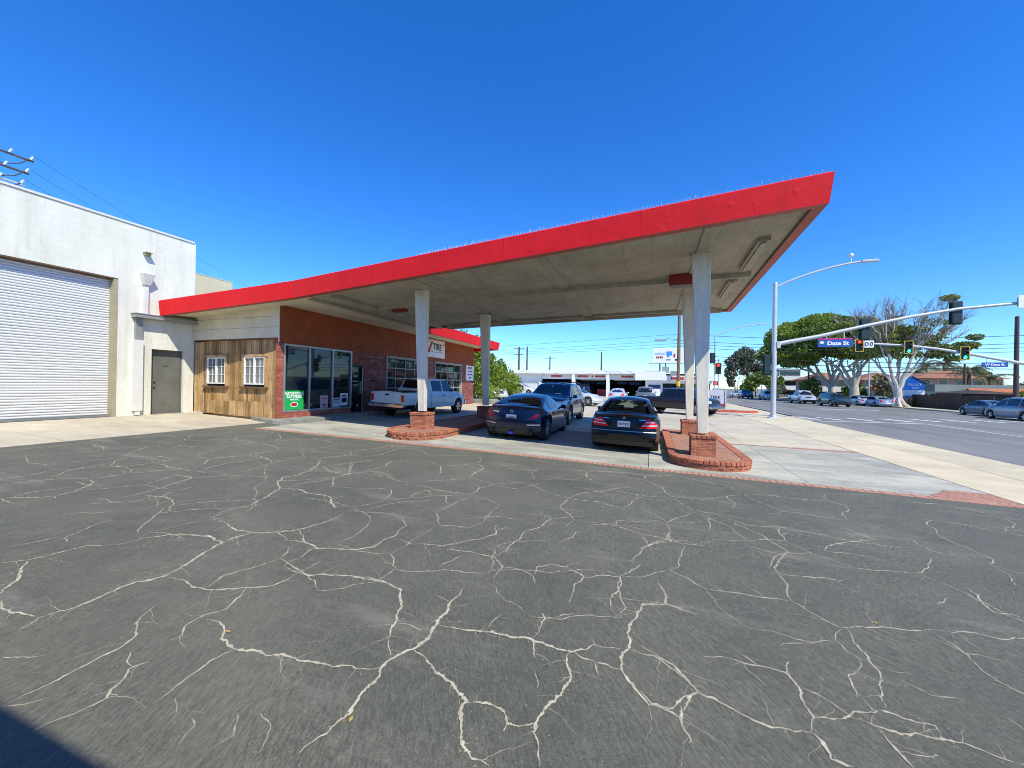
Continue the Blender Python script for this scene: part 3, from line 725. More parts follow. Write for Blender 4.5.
# street paint
mk = MB()
def bar(x0, y0, x1, y1, wd):
    d = Vector((x1 - x0, y1 - y0)).normalized(); n = Vector((-d.y, d.x)) * wd / 2
    mk.add([(x, y, gz(x) - .024) for x, y in ((x0 + n.x, y0 + n.y), (x0 - n.x, y0 - n.y), (x1 - n.x, y1 - n.y), (x1 + n.x, y1 + n.y))], [(0, 1, 2, 3)])
for x, y in ((9.6, 30.1), (11.0, 30.6), (12.95, 31.1), (15.25, 32.3), (17.5, 33.9), (19.9, 35.2), (22.3, 36.6), (24.7, 38.0)):
    bar(x - .25, y + 1.05, x + .3, y - 1.05, .62)
bar(15.45, 29.6, 15.5, 8, .14); bar(15.5, 60, 15.6, 300, .14); bar(21, 60, 21.2, 300, .12)
for k in range(14): bar(12.2, 52 + k * 9, 12.2, 55 + k * 9, .12); bar(24.5, 55 + k * 9, 24.5, 58 + k * 9, .12)
bar(9.4, 27.6, 15.4, 29.8, .3); bar(15.9, 46.5, 22, 49.5, .4)
struct(mk, 'road_markings', M['mark'])
ym = MB(); mk = ym
bar(22.3, 30, 22.2, 12, .12); bar(22.6, 30, 22.5, 12, .12)
struct(ym, 'centre_line', pm('yellow_road_paint', (.55, .38, .1), .8, .2, 2))
# far side kerb and pavement
fk = MB()
for y0, y1 in ((41.5, 600), (-200, 25)):
    fk.box(29.4, 29.6, y0, y1, gz(29.4) - .2, gz(29.4) + .10)
    fk.add([(29.6, y0, gz(29.6) + .096), (32.8, y0, gz(32.8) + .096), (32.8, y1, gz(32.8) + .096), (29.6, y1, gz(29.6) + .096)], [(0, 1, 2, 3)])
struct(fk, 'far_sidewalk', M['walkc'])
# near kerb of the corner, and the red painted kerb island
nk = MB(); nk.box(8.95, 9.15, 30.5, 48, gz(9) - .2, gz(9) + .08); struct(nk, 'corner_kerb', M['kerb'])
ki = thing('kerb_island', 'low red painted kerb island under the tyre shop lawn sign at the corner', 'kerb', (5, 33, gz(5)))
b = MB()
b.prism([(2.7, 31.6), (5.4, 32.0), (7.2, 32.4), (7.6, 33.1), (7.0, 33.7), (5.2, 34.3), (3.0, 34.0)], lambda x, y: gz(x) - .1, lambda x, y: gz(x) + .15)
b.build('kerb', M['redk'], ki)
b = MB(); b.prism([(3.0, 31.9), (5.3, 32.3), (6.9, 32.65), (7.2, 33.1), (6.8, 33.45), (5.1, 34.0), (3.2, 33.7)], lambda x, y: gz(x) + .1, lambda x, y: gz(x) + .165)
b.build('infill', M['conc'], ki)

# ================================================================ white block warehouse
wh = thing('warehouse', 'tall white painted block warehouse with a wide roll up door', 'warehouse', (-15.5, 2, .5))
zg = gz(-15.5)
b = MB()
T = 4.92 + E; D0, D1, DT = 2.5, 7.07, 3.07 + E
b.box(-15.75, -15.5, -12, D0, zg - .3, T - .06); b.box(-15.75, -15.5, D0, D1, DT, T - .06)
b.box(-15.75, -15.5, D1, 7.95, zg - .3, T - .06); b.box(-15.75, -15.5, 7.95, 8.88, .97 + E, T - .06); b.box(-15.75, -15.5, 8.88, 9.2, zg - .3, T - .06)
b.box(-26, -15.752, -12, 9.12, zg - .3, T - .062)
b.build('wall', M['white'], wh)
b = MB(); b.box(-15.78, -15.47, -12.02, 9.15, T - .058, T); b.build('parapet_cap', M['trimw'], wh)
for y0, y1 in ((D1 - .1, D1 - .006), (D0 + .006, D0 + .1)): b = MB(); b.box(-15.748, -15.49, y0, y1, zg, DT - .04); b.build('door_jamb', M['jamb'], wh)
b = MB(); b.box(-15.748, -15.502, D0 + .004, D1 - .008, DT - .035, DT - .003); b.build('door_hood', M['darkwood'], wh)
rd = MB(); rd.box(-15.75, -15.74, D0, D1, zg, DT); rdo = rd.build('roll_up_door', M['slat'], wh)
sm = MB(); prof = [(0, 0), (.016, .008), (.024, .024), (.024, .044), (.014, .062), (0, .0735)]
vs = [(x, y, z) for y in (D0 + .06, D1 - .101) for x, z in prof]; n = len(prof)
sm.add(vs, [(i, i + 1, n + i + 1, n + i) for i in range(n - 1)])
me = sm.mesh('slat', M['slat'], True, 60)
zz = zg + .06; k = 0
while zz < DT - .11:
    inst('slat', me, (-15.735 + R.uniform(-.003, .003), 0, zz + R.uniform(-.002, .002)), rdo); zz += .0745; k += 1
b = MB(); b.box(-15.735, -15.70, D0 + .06, D1 - .101, zg + .005, zg + .058); b.build('bottom_bar', M['steel'], rdo)
# man door
b = MB(); b.box(-15.70, -15.655, 7.985, 8.845, zg + .02, .93 + E); md = b.build('metal_door', M['gdoor'], wh)
b = MB(); b.box(-15.70, -15.60, 7.95, 7.984, zg, .965 + E); b.box(-15.70, -15.60, 8.846, 8.88, zg, .965 + E); b.box(-15.70, -15.60, 7.984, 8.846, .931 + E, .965 + E); b.build('door_frame', M['gdoor'], wh)
b = MB(); b.lathe([(.0, .0), (.035, 0), (.035, .01), (.018, .014), (.018, .045), (.032, .055), (.03, .08), (0, .085)], 14, 0, 'Y')
kn = b.mesh('door_knob', M['chrome'], True)
for z in (-.23, -.05): o = inst('door_knob', kn, (-15.655, 8.07, z + E), md, -pi / 2)
b = MB(); b.box(-15.655, -15.65, 8.38, 8.5, .42 + E, .44 + E); b.build('notice', M['black'], md)
b = MB(); b.box(-15.752, -15.45, 7.94, 8.89, zg - .1, zg + .018); b.build('threshold', M['kerb'], wh)
# rain water box, pipe, wall lamp, gutter ledge
b = MB(); b.hexa([(-15.5, 7.66, 3.02 + E), (-15.36, 7.66, 3.02 + E), (-15.36, 7.82, 3.02 + E), (-15.5, 7.82, 3.02 + E), (-15.5, 7.58, 3.36 + E), (-15.24, 7.58, 3.36 + E), (-15.24, 7.9, 3.36 + E), (-15.5, 7.9, 3.36 + E)])
b.build('rain_hopper', M['trimw'], wh)
b = MB(); b.box(-15.5, -15.40, 7.69, 7.79, 2.05 + E, 3.02 + E); b.build('rain_pipe', M['trimw'], wh)
b = MB(); b.box(-15.5, -15.41, 7.48, 7.66, 1.22 + E, 1.93 + E); b.build('rain_pipe', M['steel'], wh)
b = MB(); b.box(-15.5, -15.38, 7.44, 7.67, zg + .16, 1.22 + E); b.box(-15.5, -15.40, 7.50, 7.62, zg + .02, zg + .16); b.build('pipe_cover', M['trimw'], wh)
b = MB(); b.box(-15.5, -15.22, 7.40, 9.12, 1.93 + E, 2.04 + E); b.box(-15.5, -15.2, 7.38, 9.12, 2.041 + E, 2.06 + E); b.build('gutter_ledge', M['steel'], wh)
b = MB(); b.box(-15.5, -15.36, 7.68, 7.82, 3.98 + E, 4.05 + E); b.box(-15.5, -15.30, 7.66, 7.84, 4.051 + E, 4.08 + E); b.build('wall_lamp', M['jamb'], wh)
# cream building glimpsed behind
cb = thing('cream_building', 'plain cream stucco block rising behind the red roof edge', 'building', (-21, 10.8, .5))
b = MB(); b.box(-26, -18, 9.3, 12.2, .3, 4.42 + E); b.build('wall', M['cream'], cb)
b = MB(); b.box(-26.01, -17.99, 9.29, 12.21, 4.421 + E, 4.45 + E); b.build('parapet_cap', M['cream'], cb)

# ================================================================ store / tyre shop building
st = thing('tire_shop', 'low red brick and plank tire shop under the folded red roof', 'shop', (-13, 16, .4))
zs = gz(-11.3)
def part(name, mat, *boxes, par=st, m=None):
    b = MB()
    for q in boxes: b.box(*q)
    return b.build(name, mat, par)
XF = -11.27
for q in ((9.31, 12.36, zs - .3, -1.05 + E), (13.12, 14.52, zs - .3, 1.22 + E), (12.361, 13.119, .70 + E, 1.22 + E), (17.72, 18.72, zs - .3, 1.22 + E), (21.98, 23.68, zs - .3, 1.22 + E)):
    part('lower_brick_wall', M['oldbrick'], (XF - .25, XF - .004, *q))
part('corner_brick_pier', M['oldbricky'], (XF - .07, XF + .012, 9.10, 9.305, zs - .3, 1.22 + E))
part('sill_brick', M['oldbricky'], (XF - .2, XF + .022, 9.306, 12.34, zs - .3, -1.045 + E))
part('upper_brick_band', M['redpanel'], (XF - .25, XF, 9.145, 23.7, 1.222 + E, 2.60 + E))
part('end_wall', M['oldbricky'], (-15.5, XF - .252, 23.45, 23.69, zs - .3, 2.6 + E))
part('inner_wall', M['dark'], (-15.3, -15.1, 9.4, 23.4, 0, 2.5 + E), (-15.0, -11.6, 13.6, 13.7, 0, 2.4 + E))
part('floor', M['kerb'], (-15.3, XF - .1, 9.4, 23.4, 0, zs + .08))
part('corner_trim', M['trimw'], (XF - .01, XF + .018, 9.118, 9.144, 1.224 + E, 2.49 + E))
# storefront
part('window_frame', M['alu'], (XF - .09, XF + .03, 9.31, 9.37, -1.04 + E, 1.219 + E), (XF - .08, XF + .02, 10.31, 10.37, -.98 + E, 1.16 + E), (XF - .08, XF + .02, 11.36, 11.42, -.98 + E, 1.16 + E),
     (XF - .09, XF + .03, 12.30, 12.36, -1.04 + E, 1.219 + E), (XF - .09, XF + .028, 9.371, 12.299, 1.161 + E, 1.219 + E), (XF - .09, XF + .028, 9.371, 12.299, -1.04 + E, -.981 + E))
for y0, y1 in ((9.371, 10.309), (10.371, 11.359), (11.421, 12.299)):
    part('window_pane', M['glass'], (XF - .04, XF - .03, y0, y1, -.98 + E, 1.16 + E))
# glass entrance door
part('door_frame', M['black'], (XF - .2, XF - .05, 12.362, 12.42, zs, .698 + E), (XF - .2, XF - .05, 13.06, 13.118, zs, .698 + E), (XF - .2, XF - .05, 12.421, 13.059, .62 + E, .698 + E))
gd = part('glass_door', M['glass'], (XF - .14, XF - .125, 12.421, 13.059, zs + .12, .619 + E))
part('door_handle', M['alu'], (XF - .124, XF - .06, 12.98, 13.01, -.5 + E, .05 + E), par=gd)
for z, h, wd in ((.42, .06, .30), (.2, .08, .22), (.0, .05, .34), (-.16, .06, .26)):
    part('door_decal', M['steel'], (XF - .124, XF - .121, 12.72 - wd / 2, 12.72 + wd / 2, z + E, z + h + E), par=gd)
part('door_edge', M['alu'], (XF - .05, XF - .02, 13.02, 13.06, zs, .62 + E))
# sectional garage doors of framed panes
def garage(y0, y1):
    g = part('garage_door', M['kerb'], (XF - .16, XF - .13, y0 + .06, y1 - .06, zs + .01, -.72 + E))
    part('garage_frame', M['gframe'], (XF - .22, XF + .02, y0 - .0, y0 + .06, zs, 1.14 + E), (XF - .22, XF + .02, y1 - .06, y1, zs, 1.14 + E), (XF - .22, XF + .02, y0, y1, 1.141 + E, 1.219 + E), par=g)
    rows = 4; z0, z1 = -.72 + E, 1.14 + E; dz = (z1 - z0) / rows; cw = (y1 - y0 - .12) / 4
    for r in range(rows + 1):
        z = z0 + r * dz; part('rail', M['gframe'], (XF - .17, XF - .10, y0 + .061, y1 - .061, z - .022 + (.022 if r == 0 else 0), z + .022 - (.023 if r == rows else 0)), par=g)
    for c in range(1, 4):
        y = y0 + .06 + c * cw; part('stile', M['gframe'], (XF - .165, XF - .105, y - .014, y + .014, z0 + .03, z1 - .03), par=g)
    for r in range(rows):
        for c in range(4):
            part('pane', M['glass'], (XF - .14, XF - .132, y0 + .06 + c * cw + .02, y0 + .06 + (c + 1) * cw - .02, z0 + r * dz + .028, z0 + (r + 1) * dz - .028), par=g)
garage(14.53, 17.71); garage(18.73, 21.97)
# pale shop goods glimpsed through the garage glass would sit here; wall lamp on the pier
part('wall_lamp', M['black'], (XF - .004, XF + .05, 18.2, 18.3, -.05 + E, .08 + E)); part('wall_lamp', M['black'], (XF - .004, XF + .05, 13.6, 13.72, .0 + E, .12 + E))
# plank front wall between warehouse and brick corner
pw = part('plank_wall', M['dark'], (-15.5, XF - .23, 9.24, 9.34, zg - .3, 2.5 + E))
openings = ((-14.83, -13.73), (-12.98, -11.86))
WT, WB = .84 + E, -.22 + E
for xa, xc, cut in ((-15.49, -14.83, 0), (-14.83, -13.73, 1), (-13.73, -12.98, 0), (-12.98, -11.86, 1), (-11.86, -11.345, 0)):
    cuts = [xa]
    while cuts[-1] < xc - .19: cuts.append(cuts[-1] + R.uniform(.10, .15))
    cuts.append(xc)
    for x, x2 in zip(cuts[:-1], cuts[1:]):
        top = 1.33 + E + (.02 if x > -15 else 0); bot = gz(x) + .02 + R.uniform(0, .02); wd = x2 - x
        for z0, z1 in (((bot, WB), (WT, top)) if cut else ((bot, top),)):
            d = R.uniform(0, .012) + (.012 if x < -15.1 else 0)
            b = MB().bbox(0, wd - .006, 0, .028, 0, z1 - z0, .004)
            inst('plank', b.mesh('plank', M['plank']), (x, 9.205 + d, z0), pw)
x = -14.72
while x < -12.1:      # lower skirt of short boards
    wd = R.uniform(.12, .17); z0 = gz(x) + .05
    b = MB().bbox(0, wd - .006, 0, .025, 0, -.72 + E - z0 + R.uniform(-.015, .015), .004); inst('plank', b.mesh('plank', M['plank']), (x, 9.172, z0), pw); x += wd
part('base_rail', M['darkwood'], (-14.75, -12.05, 9.15, 9.2, gz(-13) + .0, gz(-13) + .06)); part('head_rail', M['darkwood'], (-15.2, XF - .24, 9.16, 9.235, 1.352 + E, 1.385 + E))
part('base_block', M['trimw'], (-15.46, -15.0, 9.14, 9.25, gz(-15.3) - .05, gz(-15.3) + .04)); part('base_block', M['trimw'], (-11.98, -11.52, 9.12, 9.25, gz(-11.7) - .05, gz(-11.7) + .04))
for a, c in openings:
    wf = part('window', M['vinyl'], (a + .08, a + .12, 9.17, 9.235, WB + .07, WT - .07), (c - .12, c - .08, 9.17, 9.235, WB + .07, WT - .07), (a + .121, c - .121, 9.17, 9.235, WB + .07, WB + .11), (a + .121, c - .121, 9.17, 9.235, WT - .11, WT - .07), ((a + c) / 2 - .028, (a + c) / 2 + .028, 9.165, 9.234, WB + .111, WT - .111))
    cx = (a + c) / 2
    for x0, x1 in ((a + .121, cx - .029), (cx + .029, c - .121)):
        part('pane', M['shade'], (x0, x1, 9.215, 9.222, WB + .111, WT - .111), par=wf)
        h = (WT - WB - .222) / 3
        part('muntin', M['vinyl'], ((x0 + x1) / 2 - .006, (x0 + x1) / 2 + .006, 9.195, 9.214, WB + .111, WT - .111), (x0, (x0 + x1) / 2 - .01, 9.197, 9.214, WB + .111 + h - .006, WB + .111 + h + .006), ((x0 + x1) / 2 + .01, x1, 9.197, 9.214, WB + .111 + h - .006, WB + .111 + h + .006),
             (x0, (x0 + x1) / 2 - .01, 9.197, 9.214, WB + .111 + 2 * h - .006, WB + .111 + 2 * h + .006), ((x0 + x1) / 2 + .01, x1, 9.197, 9.214, WB + .111 + 2 * h - .006, WB + .111 + 2 * h + .006), par=wf)
    part('frame', M['plank'], (a, a + .078, 9.165, 9.232, WB, WT - .062), (c - .078, c, 9.165, 9.232, WB, WT - .062), (a - .03, c + .03, 9.15, 9.232, WT - .06, WT + .02), par=wf)
    part('sill', M['darkwood'], (a - .06, c + .06, 9.11, 9.232, WB - .06, WB - .002), par=wf)
# off-white siding courses above the planks, cut to the slope of the soffit
sidet = lambda x: 2.19 + E + (2.52 - 2.19) * (x + 15.5) / (15.5 - 11.27)
zb = [1.39 + E, 1.74 + E, 2.09 + E, 2.6 + E]
for i in range(3):
    b = MB(); z0, z1 = zb[i] + .004, zb[i + 1] - .004
    xa, xc = -15.48, XF - .012
    ta, tc = min(z1, sidet(xa)), min(z1, sidet(xc)); d = 9.125 + .012 * (i % 2)
    if ta < z0: xa = -15.5 + (z0 + .02 - 2.19 - E) / (.33 / 4.23); ta = z0 + .01
    b.hexa([(xa, d, z0), (xc, d, z0), (xc, 9.235, z0), (xa, 9.235, z0), (xa, d, ta), (xc, d, tc), (xc, 9.235, tc), (xa, 9.235, ta)])
    b.build('siding_board', M['siding'], st)
# raised walk along the shop front
wk = MB()
wk.prism([(-12.2, 8.95), (-11.0, 8.72), (-10.72, 8.78), (-10.62, 9.1), (-10.62, 13.5), (-11.26, 13.5), (-11.26, 9.08), (-12.2, 9.08)], lambda x, y: gz(x) - .2, lambda x, y: gz(x) + .115)
struct(wk, 'shop_walk', M['kerb'])

# ---- folded red roof: canopy over the pumps and eaves of the shop
A = Vector((2.73, 7.69, 3.08 + E)); B = Vector((-9.95, 8.50, 2.45 + E)); Wp = Vector((-15.3, 8.05, 2.08 + E)); C = Vector((3.05, 17.6, 3.10 + E)); D = Vector((-9.72, 15.3, 2.47 + E))
cp = thing('station_canopy', 'big tilted filling station canopy edged in bright red with a pale board ceiling', 'canopy', (-3, 12, gz(-3)))
def fascia(path, closed_ends=True, h=.475, lean=.05, lipw=.2, name='fascia', par=cp):
    n = len(path); rings = []
    for i, p in enumerate(path):
        ns = []
        if i > 0: d = path[i] - path[i - 1]; ns.append(Vector((d.y, -d.x, 0)).normalized())
        if i < n - 1: d = path[i + 1] - path[i]; ns.append(Vector((d.y, -d.x, 0)).normalized())
        m = sum(ns, Vector()).normalized(); k = 1 / max(.3, m.dot(ns[0])); m = m * k
        rings.append([p, p + m * lean + Vector((0, 0, h)), p + m * (lean - .04) + Vector((0, 0, h + .03)), p - m * .15 + Vector((0, 0, h + .02)), p - m * lipw + Vector((0, 0, .16)), p - m * (lipw - .02), ])
    b = MB(); q = 6
    for r in rings: b.v += [tuple(v) for v in r]
    for i in range(n - 1):
        for j in range(q):
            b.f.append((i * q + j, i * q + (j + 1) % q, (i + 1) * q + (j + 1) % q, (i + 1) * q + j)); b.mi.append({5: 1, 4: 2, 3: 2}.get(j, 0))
    b.f += [tuple(range(q)), tuple(range((n - 1) * q, n * q))[::-1]]; b.mi += [0, 0]
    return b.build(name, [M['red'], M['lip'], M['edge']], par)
def sub(a, c, k): return [a.lerp(c, i / k) for i in range(k)]
path = sub(Wp, B, 4) + sub(B, A, 10) + sub(A, C, 8) + sub(C, D, 8) + [D]
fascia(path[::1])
up_ = Vector((0, 0, 1))
def seam(p, q, t, w_=.018):
    c = p.lerp(q, t); d = (q - p).normalized(); n = Vector((d.y, -d.x, 0)).normalized(); s_ = d * w_
    o = [c + n * .004 + up_ * .004, c + n * .056 + up_ * .472]
    b = MB(); b.hexa([tuple(o[0] - s_), tuple(o[0] + s_), tuple(o[0] + s_ - n * .01), tuple(o[0] - s_ - n * .01), tuple(o[1] - s_), tuple(o[1] + s_), tuple(o[1] + s_ - n * .01), tuple(o[1] - s_ - n * .01)]); b.build('fascia_seam', M['red'], cp)
for t_ in (.06, .285, .54, .77): seam(B, A, t_)
for t_ in (.34, .68): seam(A, C, t_)
seam(Wp, B, .5); seam(Wp, B, .97)
b = MB(); b.add([tuple(p + up_ * z) for z in (.075, .09) for p in (A, C, D, B)], [(0, 1, 2, 3), (7, 6, 5, 4)]); b.build('ceiling', M['ceil'], cp)
b = MB(); b.add([tuple(p + up_ * .5) for p in (A, C, D, B)] + [tuple(p + up_ * .47) for p in (A, C, D, B)], [(0, 1, 2, 3), (7, 6, 5, 4)]); b.build('roof_deck', M['roofg'], cp)
zc = lambda x: 2.53 + E + (x + 9.95) * (.62 / 12.68)
def beam(pts, wd, dp, name, mat=M['ceil'], off=0):
    b = MB()
    for (x0, y0), (x1, y1) in zip(pts[:-1], pts[1:]):
        d = Vector((x1 - x0, y1 - y0)).normalized(); n = Vector((-d.y, d.x)) * wd / 2
        q = [(x0 - n.x, y0 - n.y), (x1 - n.x, y1 - n.y), (x1 + n.x, y1 + n.y), (x0 + n.x, y0 + n.y)]
        b.hexa([(x, y, zc(x) - dp - off) for x, y in q] + [(x, y, zc(x) + .03 - off) for x, y in q])
    return b.build(name, mat, cp)
beam([(-8.7, 10.75), (-1.4, 11.4), (2.5, 11.9)], .13, .13, 'cross_beam')
for x, wd in ((1.12, .36), (-2.45, .34), (-6.0, .3)): beam([(x, 8.18 - .066 * x), (x, 11.25 + .07 * (x + 2))], wd, .03, 'rib'); beam([(x, 11.6 + .07 * (x + 2)), (x, 16.3 + .16 * x)], wd, .03, 'rib')
beam([(-8.85, 8.9), (-8.85, 15.2)], .12, .12, 'cross_beam'); beam([(-9.75, 8.9), (-9.75, 15.3)], .16, .07, 'light_strip', M['lens'])
beam([(-8.6, 15.3), (2.6, 17.05)], .16, .16, 'edge_batten')
beam([(-7.5, 15.1), (-2.6, 15.9)], .12, .09, 'light_strip', M['lens']); beam([(-2.2, 15.95), (2.3, 16.7)], .12, .09, 'light_strip', M['lens'])
for y0, y1 in ((9.15, 11.3), (12.35, 14.6)):
    beam([(2.17, y0), (2.22, y1)], .22, .09, 'light_fixture', M['lens']); beam([(2.17, y0 + .04), (2.22, y1 - .04)], .10, .125, 'fluorescent_tube', M['lens'])
# red signal boxes on the cross beam
b = MB(); b.bbox(.45, 1.05, 11.22, 11.42, 2.77 + E, 3.05 + E, .012); b.build('call_box', flat('dull_red_box', (.22, .012, .012), .5), cp)
b = MB(); b.bbox(.50, 1.02, 11.24, 11.40, 2.68 + E, 2.769 + E, .008); b.build('box_shelf', M['ceil'], cp)
b = MB(); b.bbox(-8.3, -7.75, 10.9, 11.1, 2.40 + E, 2.50 + E, .01); b.build('call_box', bpy.data.materials['dull_red_box'], cp)
# bird spikes
b = MB()
k = 0
for i in range(260):
    t = i / 259; p = B.lerp(A, .35 + .65 * t) + Vector((R.uniform(-.01, .01), R.uniform(-.03, .03), .49)); h = R.uniform(.05, .1)
    b.tube([p, p + Vector((R.uniform(-.03, .03), R.uniform(-.03, .03), h))], .0022, 3)
o = b.build('bird_spikes', M['vinyl'], cp); o['kind'] = 'stuff'
# columns
def column(x, y, zt, n):
    z0 = gz(x) + .70; b = MB(); w0, w1, d0, d1 = .105, .195, .08, .10
    ring = lambda hw, hd, z: [(x + a * hw - sx_ * .012, y + c * hd - sy_ * .012, z) for a, c, sx_, sy_ in ((-1, -1, -1, 0), (1, -1, 1, 0), (1, -1, 0, -1), (1, 1, 0, 1), (1, 1, 1, 0), (-1, 1, -1, 0), (-1, 1, 0, 1), (-1, -1, 0, -1))]
    b.v = ring(w0, d0, z0) + [(q[0] - .085, q[1], q[2]) for q in ring(w1, d1, zt)]
    b.f = [(i, (i + 1) % 8, 8 + (i + 1) % 8, 8 + i) for i in range(8)]; b.mi = [0] * 8
    c = b.build('column', M['col'], cp)
    q = MB(); q.box(x - w1 - .105, x + w1 - .065, y - d1 - .02, y + d1 + .02, zt - .012, zt + .03); q.build('head_plate', M['ceil'], c)
CO = [(1.14, 9.70), (1.24, 13.85), (-6.18, 9.62), (-5.98, 13.72)]
for i, (x, y) in enumerate(CO): column(x, y, zc(x) - .02, i)

# eaves over the shop
ev = MB()
z_ = lambda x: 2.46 + E + .0486 * (x + 11.3)
ev.add([(-9.84, 8.7, z_(-9.84) - .01), (-9.84, 24.3, z_(-9.84) - .01), (XF - .1, 24.3, z_(XF) - .01), (XF - .1, 8.7, z_(XF) - .01)], [(0, 1, 2, 3)])
ev.add([tuple(Wp + Vector((0, .1, .05))), tuple(B + Vector((.3, .1, .07))), (-9.6, 9.3, z_(-9.6) - .012), (XF, 9.3, 2.535 + E), (-15.5, 9.3, 2.19 + E), (-15.5, 8.1, 2.10 + E)], [(0, 1, 2, 3, 4, 5)])
ev.build('soffit', M['siding'], st)
fascia(sub(Vector((-9.75, 24.35, 2.31 + E)), Vector((-13.5, 24.35, 2.2 + E)), 2)[::-1][:0] + [Vector((-9.72, 15.3, 2.33 + E)), Vector((-9.75, 24.35, 2.31 + E)), Vector((-15.4, 24.35, 2.1 + E))][::-1][::-1], name='eaves_fascia', par=st, h=.5) if False else None
def eaves(pts, h, name):
    b = MB(); ring = []
    n = len(pts)
    for i, p in enumerate(pts):
        ns = []
        for d in ([pts[i] - pts[i - 1]] if i else []) + ([pts[i + 1] - pts[i]] if i < n - 1 else []): ns.append(Vector((d.y, -d.x, 0)).normalized())
        m = sum(ns, Vector()).normalized(); m = m / max(.3, m.dot(ns[0]))
        b.v += [tuple(p), tuple(p + m * .08 + up_ * h), tuple(p - m * .12 + up_ * h), tuple(p - m * .12)]
    for i in range(n - 1):
        for j in range(4): b.f.append((i * 4 + j, i * 4 + (j + 1) % 4, i * 4 + 4 + (j + 1) % 4, i * 4 + 4 + j)); b.mi.append(0)
    b.f += [(0, 1, 2, 3), tuple(range(4 * n - 4, 4 * n))[::-1]]; b.mi += [0, 0]
    return b.build(name, M['red'], st)
eaves([Vector((-9.72, 15.56, 2.34 + E)), Vector((-9.75, 24.35, 2.32 + E)), Vector((-15.45, 24.4, 2.05 + E))][::1], .5, 'eaves_fascia')
part('roof_deck', M['roofg'], (-15.48, -9.9, 9.35, 24.2, 2.62 + E, 2.72 + E), (-9.899, -8.6, 8.75, 15.2, 2.66 + E, 2.72 + E))
# shop sign boards
sg = thing('tire_sign', 'white TIRE sign board on the red wall above the garage doors', 'sign', (XF + .05, 18.4, 1.9 + E))
b = MB(); b.bbox(XF + .002, XF + .06, 17.0, 19.68, 1.43 + E, 2.40 + E, .008); b.build('board', M['vinyl'], sg)
rx = (pi / 2, 0, pi / 2)
def wtext(s, size, y, z, mat, par, name, sx=1, bold=.008, x=XF + .064):
    t = text(s, name, size, (x, y, z), rx, mat, None, 'CENTER', .002, bold, sx); t.parent = par
    if par.get('_w'): t.matrix_parent_inverse = Matrix.Translation(-Vector(par.location))
    return t
wtext('TIRE', .50, 18.82, 2.0 + E, M['inkb'], sg, 'lettering', .95, .012)
wtext('*', .3, 19.52, 2.1 + E, M['inkb'], sg, 'star_mark'); 
b = MB(); b.add([(XF + .066, y, z + E) for y, z in ((17.55, 2.16), (17.8, 2.12), (17.98, 1.86), (18.2, 2.28), (18.36, 2.3), (18.05, 1.66), (17.85, 1.66))], [(0, 1, 2, 3, 4, 5, 6)]); b.build('check_mark', M['inkr'], sg)
for k in range(9): 
    y = 18.15 + k * .14; b = MB(); b.box(XF + .0605, XF + .063, y, y + .09, 1.70 + E, 1.75 + E); b.build('small_letter', M['steel'], sg)
sn = thing('notice_sign', 'narrow white notice sign at the far end of the brick wall', 'sign', (XF + .03, 23, .7 + E))
b = MB(); b.bbox(XF - .002, XF + .05, 22.5, 23.6, .22 + E, 1.20 + E, .008); b.build('board', M['vinyl'], sn)
for z, h, ws, mt in ((.98, .13, (.3, .22), 'inkr'), (.78, .09, (.14, .3), 'inkb'), (.58, .08, (.2, .2, .24), 'ink'), (.36, .1, (.3,), 'ink')):
    y = 23.05 - (sum(ws) + .06 * (len(ws) - 1)) / 2
    for q in ws:
        b = MB(); b.box(XF + .0505, XF + .053, y, y + q, z + E, z + h + E); b.build('printed_word', M[mt], sn); y += q + .06
# things standing in the shop window
def poster(name, label, y0, y1, z0, z1, mat, lines):
    t = thing(name, label, 'poster', (XF - .02, (y0 + y1) / 2, z0 + E))
    b = MB(); b.box(XF - .027, XF - .02, y0, y1, z0 + E, z1 + E); b.build('sheet', mat, t)
    for (a, c, d, e, mt) in lines:
        b = MB(); b.box(XF - .0195, XF - .018, y0 + a * (y1 - y0), y0 + c * (y1 - y0), z0 + d * (z1 - z0) + E, z0 + e * (z1 - z0) + E); b.build('print_block', M[mt], t)
    return t
gs = poster('window_sign', 'bright green printed sign in the bottom corner of the shop window', 9.39, 10.13, -.97, -.33, M['green'], [])
wtext('AUTOMOTIVE', .125, 9.76, -.43 + E, M['inkw'], gs, 'lettering', .92, .004, XF - .018); wtext('BATTERIES', .125, 9.76, -.54 + E, M['inkw'], gs, 'lettering', .98, .004, XF - .018)
wtext('AVAILABLE', .075, 9.76, -.635 + E, M['inkw'], gs, 'lettering', .9, .003, XF - .018)
b = MB(); b.add([(XF - .0185, 9.76 + .15 * cos(t * pi / 10), -.80 + E + .085 * sin(t * pi / 10)) for t in range(20)], [tuple(range(20))]); b.build('badge', M['inkw'], gs)
b = MB(); b.add([(XF - .0175, 9.76 + .12 * cos(t * pi / 10), -.80 + E + .06 * sin(t * pi / 10)) for t in range(20)], [tuple(range(20))]); b.build('badge', M['inkr'], gs)
pk = flat('faded_pink_paper', (.50, .36, .40), .7); bl = flat('pale_blue_paper', (.45, .58, .66), .7); wp_ = flat('white_paper', (.72, .73, .72), .7)
poster('window_poster', 'faded pink notice taped inside the shop window beside the mullion', 10.86, 11.2, -.97, -.52, pk, [(.2, .8, .7, .8, 'inkr'), (.3, .7, .45, .6, 'steel'), (.2, .8, .15, .3, 'inkr')])
poster('window_poster', 'pale blue notice at the foot of the third shop window', 11.46, 11.8, -.97, -.62, bl, [(.1, .9, .72, .86, 'ink'), (.15, .85, .4, .6, 'steel')])
